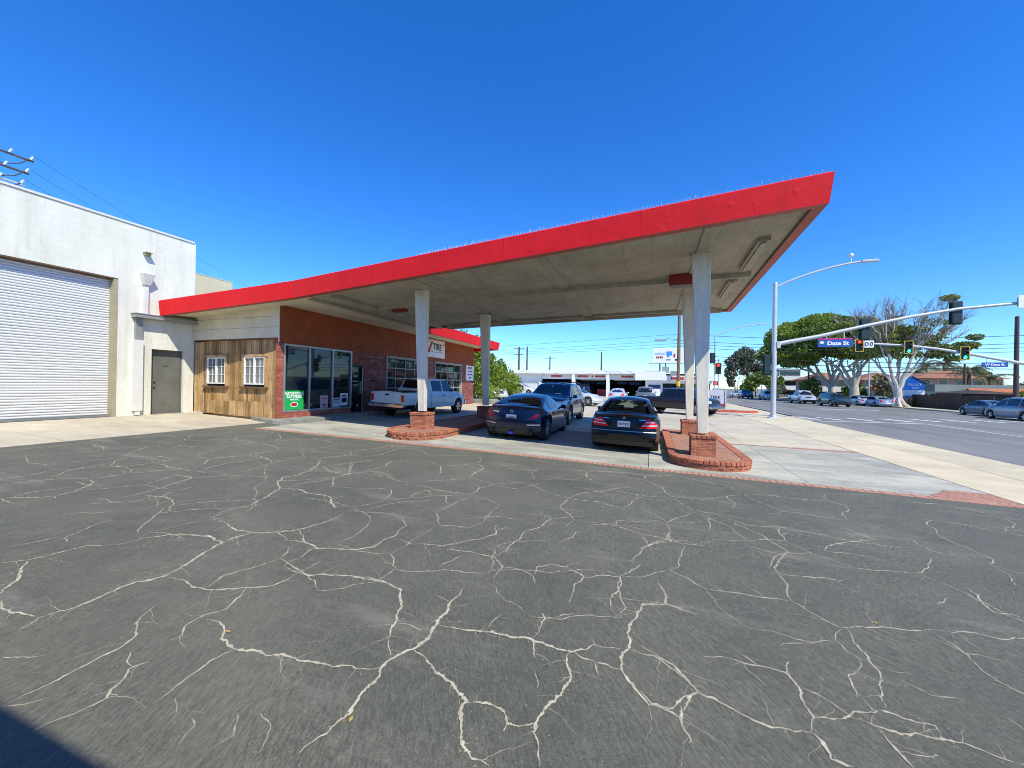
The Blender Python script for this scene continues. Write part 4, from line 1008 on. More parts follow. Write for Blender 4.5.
poster('window_poster', 'white poster with a dark round picture in the third shop window', 11.82, 12.2, -.93, -.45, wp_, [(.15, .85, .25, .62, 'inkb'), (.45, .75, .3, .5, 'green'), (.2, .8, .72, .85, 'ink')])
# ================================================================ brick pump islands with pedestals
bm_ = MB().bbox(-.096, .096, -.046, .046, 0, .056, .006).mesh('brick', M['brick']); bmd = MB().bbox(-.096, .096, -.046, .046, 0, .056, .006).mesh('brick', M['brickd'])
ch_ = MB().bbox(-.046, .046, -.1, .1, 0, .07, .007).mesh('coping_brick', M['brick']); chd = MB().bbox(-.046, .046, -.1, .1, 0, .07, .007).mesh('coping_brick', M['brickd'])
cap_ = MB().bbox(-.046, .046, -.06, .06, 0, .062, .007).mesh('cap_brick', M['brick'])
def pedestal(x, y, z, par, mesh, courses=6):
    core = MB(); core.box(x - .246, x + .246, y - .246, y + .246, z - .1, z + courses * .068 + .055)
    p = core.build('pedestal', M['mortar'], par)
    for k in range(courses):
        zz = z + k * .068; fl = k % 2
        for side in range(4):
            a = side * pi / 2
            for u in (-.1525, .0475):
                uu = (u if fl else -u) + (.0 if fl else 0)
                px, py = uu + (-.0025 if fl else .0025), -.205
                gx, gy = px * cos(a) - py * sin(a), px * sin(a) + py * cos(a)
                inst('brick', mesh, (x + gx + R.uniform(-.001, .001), y + gy + R.uniform(-.001, .001), zz), p, a + R.uniform(-.008, .008))
    zz = z + courses * .068
    for side in range(4):
        a = side * pi / 2
        for k in range(5):
            px, py = -.205 + k * .1025, -.2125
            inst('cap_brick', cap_, (x + px * cos(a) - py * sin(a), y + px * sin(a) + py * cos(a), zz + .001 * (side % 2)), p, a)
    return p
def island(label, xl, xr, yn, yf, ncurve, mesh, cmesh, peds):
    cx, hw = (xl + xr) / 2, (xr - xl) / 2
    t = thing('pump_island', label, 'pump island', (cx, (yn + yf) / 2, gz(cx)), 'raised brick islands carrying the canopy columns')
    out = []
    for i in range(25):
        a = pi - pi * i / 24 * 1.0
        out.append((cx + hw * cos(a), yn + ncurve - ncurve * sin(a) ** .85 if sin(a) > 0 else yn + ncurve))
    out += [(xr, yf), (xl, yf)]
    # even steps round the outline
    P = [Vector(p) for p in out] + [Vector(out[0])]
    def walk(step):
        res = []; acc = 0; tot = sum((b - a).length for a, b in zip(P[:-1], P[1:])); n = round(tot / step); st_ = tot / n; tgt = st_ / 2
        for a, b in zip(P[:-1], P[1:]):
            l = (b - a).length
            while tgt <= acc + l and l > 0:
                k = (tgt - acc) / l; res.append((a.lerp(b, k), atan2(b.y - a.y, b.x - a.x))); tgt += st_
            acc += l
        return res
    zt = lambda x, y: gz(x) + .135
    core = MB(); core.prism([tuple(p + Vector((-sin(a), cos(a))) * .008) for p, a in walk(.1)], lambda x, y: gz(x) - .1, zt); core.build('core', M['mortar'], t)
    far = MB()
    for c in range(2):
        for i, (p, a) in enumerate(walk(.204)):
            n = Vector((-sin(a), cos(a))); q = p + n * .05 + Vector((cos(a), sin(a))) * (.1 * c); z = gz(q.x) - .005 + c * .068
            if p.y < 12.3: inst('brick', mesh, (q.x, q.y, z), t, a)
            else: far.prism([(q.x + u * cos(a) - v * sin(a), q.y + u * sin(a) + v * cos(a)) for u, v in ((-.096, -.046), (.096, -.046), (.096, .046), (-.096, .046))], z, z + .056)
    for i, (p, a) in enumerate(walk(.103)):
        n = Vector((-sin(a), cos(a))); q = p + n * .075; z = gz(q.x) + .134 + R.uniform(-.002, .002)
        if p.y < 12.3: inst('coping_brick', cmesh, (q.x, q.y, z), t, a)
        else: far.prism([(q.x + u * cos(a) - v * sin(a), q.y + u * sin(a) + v * cos(a)) for u, v in ((-.046, -.1), (.046, -.1), (.046, .1), (-.046, .1))], z, z + .07)
    o = far.build('rear_bricks', mesh.materials[0], t); o['kind'] = 'stuff'
    # field of pavers inside the coping
    f = MB(); y = yn + .2; r = 0
    while y < yf - .2:
        x = xl + .18 - (r % 2) * .1
        while x < xr - .18:
            u = (y + .05 - (yn + ncurve)) / ncurve; lim = hw - .19 if u > 0 else max(0, hw * sqrt(max(0, 1 - min(1, abs(u)) ** 1.5)) - .24)
            a, c = max(x, cx - lim), min(x + .195, cx + lim)
            if c - a > .03:
                z = gz(x) + .195 + R.uniform(-.003, .002); f.box(a, c, y, y + .093, z - .05, z)
            x += .202
        y += .1; r += 1
    o = f.build('paver_field', M['paver'], t); o['kind'] = 'stuff'
    b = MB(); b.prism([(cx + (x - cx) * .88, y + (.1 if y < yn + ncurve else -.1)) for x, y in out], lambda x, y: gz(x) + .1, lambda x, y: gz(x) + .187); b.build('bedding', M['mortar'], t)
    for i, (x, y) in enumerate(peds): pedestal(x, y, gz(x) + .19, t, bm_ if i == 0 or xl > -1 else bmd)
    return t
island('brick pump island on the street side of the canopy with a rounded sunlit nose', .45, 2.08, 8.86, 14.9, .85, bm_, ch_, CO[:2])
island('brick pump island between the white pickup and the low blue coupe', -6.95, -5.36, 8.5, 14.8, 1.0, bm_, ch_, CO[2:])
# ================================================================ vehicles
def lerp_tab(tab, x):
    if x <= tab[0][0]: return tab[0][1]
    for (a, p), (b, q) in zip(tab[:-1], tab[1:]):
        if x <= b: return p + (q - p) * (x - a) / (b - a) if b > a else q
    return tab[-1][1]
def smooth_tab(tab, x, k=.06):
    return sum(lerp_tab(tab, x + d * k) for d in (-1, -.5, 0, .5, 1)) / 5
def inpoly(x, y, P):
    c = False; j = len(P) - 1
    for i in range(len(P)):
        if (P[i][1] > y) != (P[j][1] > y) and x < (P[j][0] - P[i][0]) * (y - P[i][1]) / (P[j][1] - P[i][1]) + P[i][0]: c = not c
        j = i
    return c
PAINT = {}
def paint(key, c, metal=.25, rough=.3):
    if key not in PAINT: PAINT[key] = carpaint(key, c, metal, rough)
    return PAINT[key]
def car(kind, label, cat, s, loc, head, pnt, group=None, fine=True, roll=0.0, see=()):
    """loft: stations along x (nose +), half ring from underbody to roof; parts are patches laid on that surface"""
    root = thing(kind, label, cat, loc, group, world=False, rot=(roll, 0, head))
    xr, xf, hw = s['tail'], s['nose'], s['w'] / 2
    ra, fa, wr = s['rear_axle'], s['front_axle'], s['wheel_r']; ar = wr + s.get('arch_gap', .055)
    sill = s.get('sill', .2); belt = s['belt']; top = s['top']; crown = s.get('crown', .04)
    step = .075 if fine else .16
    xs = set([xr, xf]); x = xr
    while x < xf: xs.add(round(x, 3)); x += step
    for ax in (ra, fa):
        for k in range(-8, 9): xs.add(round(ax + ar * sin(k * pi / 16), 3))
    for d in (.03, .07, .13, .2): xs.add(round(xr + d, 3)); xs.add(round(xf - d, 3))
    xs = sorted(q for q in xs if xr <= q <= xf)
    def zbot(x):
        z = sill + (.05 if x > fa + ar else 0) + s.get('tail_rise', .06) * (1 if x < ra - ar else 0)
        for ax in (ra, fa):
            d = abs(x - ax)
            if d < ar: z = max(z, wr + sqrt(max(0, ar * ar - d * d)) - .0)
        return z
    tl = s.get('taper_r', .10); tf = s.get('taper_f', .14)
    def halfw(x):
        k = 1
        e = (x - xr) / .9
        if e < 1: k -= tl * (1 - e) ** 2.2
        e = (xf - x) / 1.1
        if e < 1: k -= tf * (1 - e) ** 2.2
        return hw * k
    tum = s.get('tumble', .42); rows = []
    for x in xs:
        wd = halfw(x); zb = zbot(x); zt = smooth_tab(top, x) ; bl = min(lerp_tab(belt, x), zt - .015)
        zb = min(zb, bl - .05)
        flare = .012 if min(abs(x - ra), abs(x - fa)) < ar * 1.25 else 0
        ring = [(0, zb + .0), (wd * .8, zb), (wd * .955, zb), (wd * .985 + flare, zb + min(.09, (bl - zb) * .2)), (wd + flare, zb + (bl - zb) * .45), (wd + flare * .6, zb + (bl - zb) * .66), (wd * .985, bl - .075 if bl - zb > .2 else bl - .02), (wd * .962, bl - .018), (wd * .93, bl)]
        gh = zt - bl; wt = max(wd * .35, wd * .93 - tum * gh * (1 if gh > .1 else .2))
        n = 6
        for i in range(1, n + 1):
            t = i / n; ring.append((wd * .93 + (wt - wd * .93) * t, bl + max(0, gh - .05 * min(1, gh / .3)) * t))
        zr = ring[-1][1]; rest = zt - zr
        ring += [(wt - .05, zr + rest * .62), (wt * .8, zr + rest * .9), (wt * .5, zt + crown * .55), (wt * .25, zt + crown * .85), (0, zt + crown)]
        rows.append(ring)
    nr = len(rows[0]); vs = []; idx = {}
    rear, front = s.get('rear_shape'), s.get('front_shape')
    def deform(x, y, z):
        q = abs(y) / hw
        e = max(0, 1 - (x - xr) / .55); 
        if e > 0: x += e * (lerp_tab(rear, z) + s.get('round_r', .12) * q ** 2.6)
        e = max(0, 1 - (xf - x) / .6)
        if e > 0: x -= e * (lerp_tab(front, z) + s.get('round_f', .22) * q ** 2.4)
        return x
    def vid(i, j, sg):
        if j in (0, nr - 1): sg = 1
        k = (i, j, sg)
        if k not in idx:
            y, z = rows[i][j]; y *= sg
            idx[k] = len(vs); vs.append((deform(xs[i], y, z), y, z))
        return idx[k]
    fs = []; mi = []
    for i in range(len(xs) - 1):
        for j in range(nr - 1):
            for sg in (1, -1):
                q = [vid(i, j, sg), vid(i + 1, j, sg), vid(i + 1, j + 1, sg), vid(i, j + 1, sg)]
                if sg < 0: q = q[::-1]
                q = [a for n, a in enumerate(q) if a not in q[:n]]
                if len(q) > 2: fs.append(tuple(q)); mi.append(1 if j < 2 else 0)
    for i in (0, len(xs) - 1):                  # end caps as grids
        C_ = 10; grid = []
        for j in range(nr):
            y, z = rows[i][j]; row = []
            for c in range(C_ + 1):
                yy = y * (1 - 2 * c / C_)
                if c in (0, C_) : row.append(vid(i, j, 1 if c == 0 else -1))
                elif y == 0: row.append(vid(i, j, 1))
                else: vs.append((deform(xs[i], yy, z), yy, z)); row.append(len(vs) - 1)
            grid.append(row)
        for j in range(nr - 1):
            for c in range(C_):
                q = [grid[j][c], grid[j + 1][c], grid[j + 1][c + 1], grid[j][c + 1]]
                if i == 0: q = q[::-1]
                q = [a for n, a in enumerate(q) if a not in q[:n]]
                if len(q) > 2: fs.append(tuple(q)); mi.append(0)
    tree = BVHTree.FromPolygons([Vector(v) for v in vs], fs)
    if see:                                     # cut real window openings
        keep = []; km = []
        for f, m_ in zip(fs, mi):
            c = sum((Vector(vs[a]) for a in f), Vector()) / len(f); cut = False
            for ax, sgn, poly, lim in see:
                if ax == 'x' and (c.x - lim) * sgn > 0 and inpoly(c.y, c.z, poly): cut = True
                if ax == 'y' and inpoly(c.x, c.z, poly) and abs(c.y) > lim: cut = True
            if not cut: keep.append(f); km.append(m_)
        fs, mi = keep, km
    b = MB(); b.v = vs; b.f = fs; b.mi = mi
    body = b.build('body', [pnt, M['black']], root, True, 38)
    def patch(name, mat, poly, ax, sg, off=.006, par=root, cuts=6, thick=0):
        bm = bmesh.new(); pv = [bm.verts.new((p[0], p[1], 0)) for p in poly]
        bm.faces.new(pv); bmesh.ops.triangulate(bm, faces=bm.faces[:])
        for _ in range(cuts if fine else 2):
            lg = [e for e in bm.edges if e.calc_length() > (.04 if fine else .2)]
            if not lg: break
            bmesh.ops.subdivide_edges(bm, edges=lg, cuts=1); bmesh.ops.triangulate(bm, faces=bm.faces[:])
        ok = True
        for v in bm.verts:
            p, q = v.co.x, v.co.y
            o_, d_ = (Vector((sg * 9, p, q)), Vector((-sg, 0, 0))) if ax == 'x' else (Vector((p, sg * 9, q)), Vector((0, -sg, 0)))
            if ax == 'z': o_, d_ = Vector((p, q, 9)), Vector((0, 0, -1))
            h = tree.ray_cast(o_, d_)
            if h[0] is None: h = tree.find_nearest(o_ + d_ * 8)
            nrm = h[1] if h[1].dot(d_) < 0 else -h[1]
            v.co = h[0] + nrm * off
        bm.normal_update()
        for f in bm.faces:
            d_ = {'x': Vector((sg, 0, 0)), 'y': Vector((0, sg, 0)), 'z': Vector((0, 0, 1))}[ax]
            if f.normal.dot(d_) < 0: f.normal_flip()
        if thick:
            r = bmesh.ops.extrude_face_region(bm, geom=bm.faces[:])
            for v in [g for g in r['geom'] if isinstance(g, bmesh.types.BMVert)]:
                v.co += {'x': Vector((sg, 0, 0)), 'y': Vector((0, sg, 0)), 'z': Vector((0, 0, 1))}[ax] * thick
        me = bpy.data.meshes.new(name); bm.to_mesh(me); bm.free(); me.materials.append(mat)
        me.polygons.foreach_set('use_smooth', [True] * len(me.polygons)); me.set_sharp_from_angle(angle=radians(45))
        return link(name, me, par)
    gl = M['carglass']
    for q in s.get('patches', []):
        name, mt, poly, ax, sgs = q[:5]; off = q[5] if len(q) > 5 else .006; th = q[6] if len(q) > 6 else 0
        for sg in sgs:
            if ax == 'x' and len(q) > 7 and q[7]:       # mirrored pair on an end
                for m_ in (1, -1): patch(name, M[mt] if isinstance(mt, str) else mt, [(p[0] * m_, p[1]) for p in poly][::m_], ax, sg, off, root, 6, th)
            else: patch(name, M[mt] if isinstance(mt, str) else mt, poly, ax, sg, off, root, 6, th)
    # wheels
    tw = s.get('tyre_w', .215); seg = 28 if fine else 14
    tm = MB().lathe([(wr * .66, -tw * .45), (wr * .9, -tw * .5), (wr * .985, -tw * .42), (wr, -tw * .3), (wr, tw * .3), (wr * .985, tw * .42), (wr * .9, tw * .5), (wr * .66, tw * .45)], seg)
    tme = tm.mesh('wheel', M['rubber'], True, 60)
    rm = MB(); rr = wr * .68
    rm.lathe([(rr, -.02), (rr, .045), (rr * .94, .05), (rr * .9, .02), (rr * .88, -.03), (.02, -.035)], seg, 1)
    sp = s.get('spokes', 5)
    for k in range(sp if fine else 5):
        a = 2 * pi * k / sp; ca, sa = cos(a), sin(a); u = Vector((ca, 0, sa)); v = Vector((-sa, 0, ca)); h1, h2 = .055 * wr / .32, .035 * wr / .32
        p0, p1 = u * .04, u * rr * .92
        rm.hexa([tuple(p0 + v * h1 + Vector((0, -.01, 0))), tuple(p0 - v * h1 + Vector((0, -.01, 0))), tuple(p1 - v * h2 + Vector((0, -.01, 0))), tuple(p1 + v * h2 + Vector((0, -.01, 0))),
                 tuple(p0 + v * h1 + Vector((0, .035, 0))), tuple(p0 - v * h1 + Vector((0, .035, 0))), tuple(p1 - v * h2 + Vector((0, .045, 0))), tuple(p1 + v * h2 + Vector((0, .045, 0)))], 0)
    rm.lathe([(.06, -.01), (.06, .045), (.04, .052), (0.001, .052)], 12, 0)
    rme = rm.mesh('rim', [M['rim'] if s.get('rim') is None else s['rim'], M['black']], True, 30)
    for ax in (ra, fa):
        for sg in (1, -1):
            wh_ = inst('wheel', tme, (ax, sg * (hw - tw * .5 - s.get('wheel_in', .015)), wr), root, 0 if sg > 0 else pi)
            ri = inst('rim', rme, (0, tw * .5 - .055, 0), wh_)
            # dark wheel housing
    if fine:
        b = MB(); b.box(ra - .5, fa + .5, -hw * .62, hw * .62, sill + .0, sill + .25); b.build('underbody', M['black'], root)
        ax_ = MB()
        for a in (ra, fa): ax_.tube([(a, -hw + .2, wr), (a, hw - .2, wr)], .05, 8)
        ax_.build('axle', M['black'], root)
    # mirrors
    if 'mirror' in s:
        mx, mz = s['mirror']
        for sg in (1, -1):
            h = tree.ray_cast(Vector((mx, sg * 9, mz - .02)), Vector((0, -sg, 0))); y = h[0].y if h[0] else sg * hw * .9
            b = MB().blob((mx, y + sg * .13, mz + .03), (.07, .1, .07), 10, 7); b.tube([(mx, y - sg * .01, mz - .02), (mx, y + sg * .09, mz)], .025, 6)
            b.build('mirror', pnt if s.get('mirror_paint', 1) else M['black'], root, True)
    if 'handles' in s:
        for hx, hz in s['handles']:
            for sg in (1, -1):
                h = tree.ray_cast(Vector((hx, sg * 9, hz)), Vector((0, -sg, 0)))
                if h[0]:
                    b = MB().bbox(hx - .09, hx + .09, h[0].y - .012, h[0].y + .022 * (1 if sg > 0 else 1) + .0, hz - .018, hz + .018, .006) if sg > 0 else MB().bbox(hx - .09, hx + .09, h[0].y - .022, h[0].y + .012, hz - .018, hz + .018, .006)
                    b.build('door_handle', s.get('handle_mat', pnt), root)
    for f in s.get('extra', []): f(root, pnt, patch, tree)
    return root
def plate_fn(x, z, txt, sg=-1, w=.305):
    def f(root, pnt, patch, tree):
        h = tree.ray_cast(Vector((sg * 9, 0, z)), Vector((-sg, 0, 0))); px = h[0].x + sg * .012
        b = MB().bbox(px - .004, px + .004, -w / 2, w / 2, z - .076, z + .076, .004); p = b.build('number_plate', M['plate'], root)
        if txt:
            t = text(txt, 'plate_lettering', .082, (px + sg * .0055, 0, z - .004), (pi / 2, 0, -pi / 2 if sg < 0 else pi / 2), M['ink'], p, 'CENTER', .001, .0015, .82)
    return f
def pipes_fn(x, ys, z, r=.035, mat='chrome'):
    def f(root, pnt, patch, tree):
        for y in ys:
            b = MB().tube([(x + .25, y, z), (x - .03, y, z)], r, 12, 0, False); b.tube([(x - .03, y, z), (x + .1, y, z)], r * .8, 12, 1, True)
            b.build('exhaust_pipe', [M[mat], M['black']], root, True)
    return f
def box_fn(name, mat, boxes, b_=.02):
    def f(root, pnt, patch, tree):
        for q in boxes: MB().bbox(*q, min(b_, .45 * min(q[1] - q[0], q[3] - q[2], q[5] - q[4]))).build(name, mat if not isinstance(mat, str) else (pnt if mat == 'paint' else M[mat]), root, True, 30)
    return f
def badge_fn(z, kind='ring', sg=-1, r=.035):
    def f(root, pnt, patch, tree):
        h = tree.ray_cast(Vector((sg * 9, 0, z)), Vector((-sg, 0, 0))); x = h[0].x + sg * .008
        b = MB(); n = 16
        b.tube([(x, r * cos(2 * pi * k / n), z + r * .85 * sin(2 * pi * k / n)) for k in range(n + 1)], .006, 6)
        if kind == 'star':
            for k in range(3): a = pi / 2 + k * 2 * pi / 3; b.tube([(x, 0, z), (x, r * cos(a), z + r * .85 * sin(a))], .005, 5)
        else: b.tube([(x, -.02, z - .02), (x, -.005, z + .01), (x, .02, z + .02)], .006, 5)
        b.build('badge', M['chrome'], root)
    return f
def seats_fn(spec):
    def f(root, pnt, patch, tree):
        fl = spec
        for (x, y, z, w_, hh) in fl:
            b = MB(); b.bbox(x - .25, x + .25, y - w_ / 2, y + w_ / 2, z - .2, z, .04)
            b.hexa([(x - .3, y - w_ / 2, z - .1), (x - .18, y - w_ / 2, z - .1), (x - .18, y + w_ / 2, z - .1), (x - .3, y + w_ / 2, z - .1), (x - .42, y - w_ * .42, z + hh), (x - .33, y - w_ * .42, z + hh), (x - .33, y + w_ * .42, z + hh), (x - .42, y + w_ * .42, z + hh)])
            o = b.build('seat', M['dark'], root, True, 40)
            for hy in ((0,) if w_ < .8 else (-.35, .35)):
                q = MB().blob((x - .40, y + hy, z + hh + .11), (.05, .135, .1), 12, 8); q.build('headrest', M['dark'], o, True)
    return f

# --- black saloon seen from behind
SEDAN = dict(tail=-2.38, nose=2.14, w=1.74, rear_axle=-1.34, front_axle=1.36, wheel_r=.315, sill=.19, crown=.035, tumble=.50, taper_r=.11, taper_f=.16,
    top=[(-2.38, .93), (-2.2, .985), (-1.72, 1.005), (-1.05, 1.27), (-.62, 1.375), (-.1, 1.40), (.35, 1.36), (1.18, .985), (1.9, .83), (2.14, .68)],
    belt=[(-2.38, .86), (-1.6, .93), (.9, .91), (2.14, .62)],
    rear_shape=[(.2, .10), (.32, .03), (.52, 0), (.60, .012), (.64, .075), (.8, .085), (.93, .12), (1.2, .1)], front_shape=[(.2, .08), (.4, 0), (.6, .05), (.8, .2)], round_r=.17,
    mirror=(.72, .93), handles=[(-.15, .79), (-1.0, .81)], spokes=7)
def sedan_patches(lamp_detail=True):
    rw = [(-.54, 1.02), (.54, 1.02), (.43, 1.34), (-.43, 1.34)]
    return [('rear_window', 'cleargl', rw, 'x', (-1,), .006), ('windshield', 'cleargl', [(-.60, 1.0), (.60, 1.0), (.46, 1.335), (-.46, 1.335)], 'x', (1,), .006),
            ('side_window', 'carglass', [(-1.28, .985), (.88, .965), (.22, 1.31), (-.55, 1.32)], 'y', (1, -1), .006),
            ('door_pillar', 'black', [(-.38, .965), (-.30, .965), (-.30, 1.32), (-.38, 1.32)], 'y', (1, -1), .012)]
SEDAN['patches'] = sedan_patches() + [
    ('tail_light', 'lred', [(.36, .68), (.79, .70), (.80, .80), (.60, .925), (.55, .90)], 'x', (-1,), .008, .0, True),
    ('tail_light_band', 'lclear', [(.42, .735), (.80, .755), (.79, .785), (.44, .768)], 'x', (-1,), .013, 0, True),
    ('tail_light_band', 'lclear', [(.52, .825), (.74, .835), (.72, .855), (.53, .845)], 'x', (-1,), .013, 0, True),
    ('bumper_strip', 'steel', [(-.82, .585), (.82, .585), (.82, .605), (-.82, .605)], 'x', (-1,), .012),
    ('plate_recess', 'black', [(-.32, .66), (.32, .66), (.30, .865), (-.30, .865)], 'x', (-1,), .004),
    ('lower_valance', 'black', [(-.68, .25), (.68, .25), (.70, .36), (-.70, .36)], 'x', (-1,), .005),
    ('brake_light', 'lred', [(-.16, .985), (.16, .985), (.16, 1.0), (-.16, 1.0)], 'x', (-1,), .012),
    ('head_light', 'lclear', [(.42, .56), (.78, .60), (.76, .74), (.45, .70)], 'x', (1,), .008, 0, True), ('grille', 'black', [(-.36, .52), (.36, .52), (.34, .74), (-.34, .74)], 'x', (1,), .008),
    ('model_mark', 'chrome', [(.36, .885), (.52, .89), (.52, .905), (.36, .90)], 'x', (-1,), .012, 0, True)]
SEDAN['extra'] = [plate_fn(-2.3, .775, '8AFY623'), badge_fn(.925, 'star'), pipes_fn(-2.28, (.52,), .29, .04),
    seats_fn([(.35, .36, .62, .5, .52), (.35, -.36, .62, .5, .52), (-.75, 0, .6, 1.2, .42)]), box_fn('dashboard', 'dark', [(.75, 1.1, -.66, .66, .6, .93)]), box_fn('parcel_shelf', 'dark', [(-1.65, -1.1, -.6, .6, .86, .94)]), box_fn('cabin_floor', 'dark', [(-1.2, .8, -.7, .7, .3, .42)])]
see = (('x', -1, [(-.53, 1.03), (.53, 1.03), (.42, 1.33), (-.42, 1.33)], -.5), ('x', 1, [(-.58, 1.01), (.58, 1.01), (.45, 1.33), (-.45, 1.33)], .2))
car('sedan_car', 'black sedan with red and white tail lights seen squarely from behind', 'sedan car', SEDAN, (-.62, 12.38, gz(-.62) - .035), pi / 2, paint('black_car_paint', (.004, .0045, .005), .0, .25), None, True, radians(1.4), see)

# --- low blue-black coupe
COUPE = dict(tail=-2.08, nose=2.2, w=1.82, rear_axle=-1.30, front_axle=1.36, wheel_r=.33, sill=.16, crown=.03, tumble=.62, taper_r=.10, taper_f=.2, tyre_w=.25,
    top=[(-2.08, .90), (-1.95, .955), (-1.55, .985), (-1.1, 1.11), (-.65, 1.225), (-.15, 1.285), (.2, 1.27), (.5, 1.16), (1.0, .92), (1.65, .82), (2.08, .64), (2.2, .54)],
    belt=[(-2.08, .80), (-1.5, .87), (-.6, .86), (.9, .82), (1.5, .74), (2.2, .50)],
    rear_shape=[(.2, .16), (.32, .06), (.5, 0), (.62, .0), (.72, .06), (.9, .10), (1.1, .1)], front_shape=[(.2, .1), (.4, 0), (.6, .12), (.8, .3)], round_r=.26, round_f=.35,
    mirror=(.58, .88), handles=[(-.42, .78)], spokes=6, rim=M['steel'])
COUPE['patches'] = [
    ('rear_window', 'carglass', [(-.66, 1.0), (.66, 1.0), (.60, 1.10), (.44, 1.19), (-.44, 1.19), (-.60, 1.10)], 'x', (-1,), .014),
    ('windshield', 'carglass', [(-.62, .96), (.62, .96), (.46, 1.235), (-.46, 1.235)], 'x', (1,), .006),
    ('side_window', 'carglass', [(-.95, .95), (-.75, .90), (.75, .885), (.15, 1.2), (-.35, 1.215), (-.75, 1.12)], 'y', (1, -1), .006),
    ('tail_light', 'lred', [(.48, .635), (.71, .66), (.77, .75), (.755, .80), (.67, .795)], 'x', (-1,), .008, 0, True),
    ('reflector', 'lclear', [(.46, .475), (.80, .485), (.80, .515), (.46, .50)], 'x', (-1,), .009, 0, True),
    ('lower_valance', 'black', [(-.72, .21), (.72, .21), (.74, .36), (-.74, .36)], 'x', (-1,), .005),
    ('plate_recess', 'black', [(-.30, .60), (.30, .60), (.30, .745), (-.30, .745)], 'x', (-1,), .004),
    ('model_mark', 'chrome', [(.40, .79), (.58, .795), (.58, .815), (.40, .81)], 'x', (-1,), .01),
    ('head_light', 'lclear', [(.55, .55), (.8, .58), (.78, .7), (.6, .66)], 'x', (1,), .008, 0, True)]
COUPE['extra'] = [plate_fn(-2.05, .672, '6BLM243'), badge_fn(.835, 'ring', -1, .05), pipes_fn(-2.02, (.58, -.58), .27, .05), box_fn('diffuser', flat('blue_diffuser', (.02, .03, .35), .4), [(-2.06, -1.9, -.06, .06, .2, .27)], .01)]
car('coupe_car', 'low dark blue coupe with slanted red tail lights parked under the canopy', 'coupe car', COUPE, (-3.70, 12.2, gz(-3.70)), pi / 2 + radians(1), paint('midnight_blue_paint', (.006, .013, .045), .2, .25), None, True, radians(1.8))

# --- big blue-grey sport utility, nose to the camera
SUV = dict(tail=-2.48, nose=2.45, w=1.93, rear_axle=-1.5, front_axle=1.5, wheel_r=.39, sill=.28, crown=.04, tumble=.34, taper_r=.07, taper_f=.10, tyre_w=.27,
    top=[(-2.48, 1.05), (-2.38, 1.38), (-2.15, 1.62), (-1.2, 1.68), (0, 1.67), (.45, 1.61), (1.22, 1.17), (1.6, 1.13), (2.25, 1.05), (2.45, .95)],
    belt=[(-2.48, 1.0), (-1, 1.05), (1.2, 1.04), (2.45, .89)],
    rear_shape=[(.3, .08), (.5, 0), (.8, .03), (1.2, .06), (1.8, .1)], front_shape=[(.3, .1), (.5, 0), (.7, .02), (1.0, .08), (1.2, .15)], round_r=.12, round_f=.26,
    mirror=(.85, 1.12), handles=[(.15, .97), (-.9, .98)], spokes=5)
SUV['patches'] = [
    ('windshield', 'carglass', [(-.74, 1.205), (.74, 1.205), (.66, 1.59), (-.66, 1.59)], 'x', (1,), .006),
    ('rear_window', 'carglass', [(-.68, 1.15), (.68, 1.15), (.6, 1.55), (-.6, 1.55)], 'x', (-1,), .006),
    ('side_window', 'carglass', [(-2.1, 1.15), (-.98, 1.10), (-.98, 1.57), (-2.0, 1.54)], 'y', (1, -1)), ('side_window', 'carglass', [(-.9, 1.10), (.02, 1.10), (.02, 1.57), (-.9, 1.58)], 'y', (1, -1)), ('side_window', 'carglass', [(.1, 1.10), (1.0, 1.10), (.45, 1.51), (.1, 1.56)], 'y', (1, -1)),
    ('grille', 'black', [(-.42, .70), (.42, .70), (.46, .99), (-.46, .99)], 'x', (1,), .008), ('grille_bar', 'chrome', [(-.44, .83), (.44, .83), (.44, .87), (-.44, .87)], 'x', (1,), .014),
    ('head_light', 'lclear', [(.52, .80), (.90, .84), (.90, 1.0), (.56, .97)], 'x', (1,), .008, 0, True), ('lower_intake', 'black', [(-.7, .42), (.7, .42), (.65, .58), (-.65, .58)], 'x', (1,), .006),
    ('tail_light', 'lred', [(.72, .85), (.9, .85), (.88, 1.1), (.74, 1.1)], 'x', (-1,), .008, 0, True), ('inspection_sticker', 'inkw', [(-.06, 1.50), (.0, 1.50), (.0, 1.55), (-.06, 1.55)], 'x', (1,), .01), ('dash_paper', 'inkw', [(.2, 1.22), (.48, 1.22), (.46, 1.25), (.22, 1.25)], 'x', (1,), .01),
    ('sill_trim', 'black', [(-1.0, .3), (1.0, .3), (1.0, .4), (-1.0, .4)], 'y', (1, -1), .008)]
def rails(root, pnt, patch, tree):
    for sg in (1, -1):
        y = sg * .66; pts = [(x, y, 1.67 + .06 * min(1, 4 * (1 - abs(x + .8) / 1.35)) if abs(x + .8) < 1.35 else 1.65) for x in [-2.1 + .2 * k for k in range(14)]]
        MB().tube(pts, .018, 6).build('roof_rail', M['black'], root, True)
SUV['extra'] = [rails, badge_fn(.85, 'star', 1, .08), box_fn('roof_bar', 'black', [(-1.1, -.95, -.62, .62, 1.72, 1.76), (-.2, -.05, -.62, .62, 1.72, 1.76)], .01)]
car('suv_car', 'tall dark blue SUV with tinted windshield facing the camera behind the coupe', 'suv', SUV, (-3.98, 17.0, gz(-3.98)), -pi / 2, paint('steel_blue_paint', (.035, .06, .115), .5, .25), None, True, radians(-1.8))

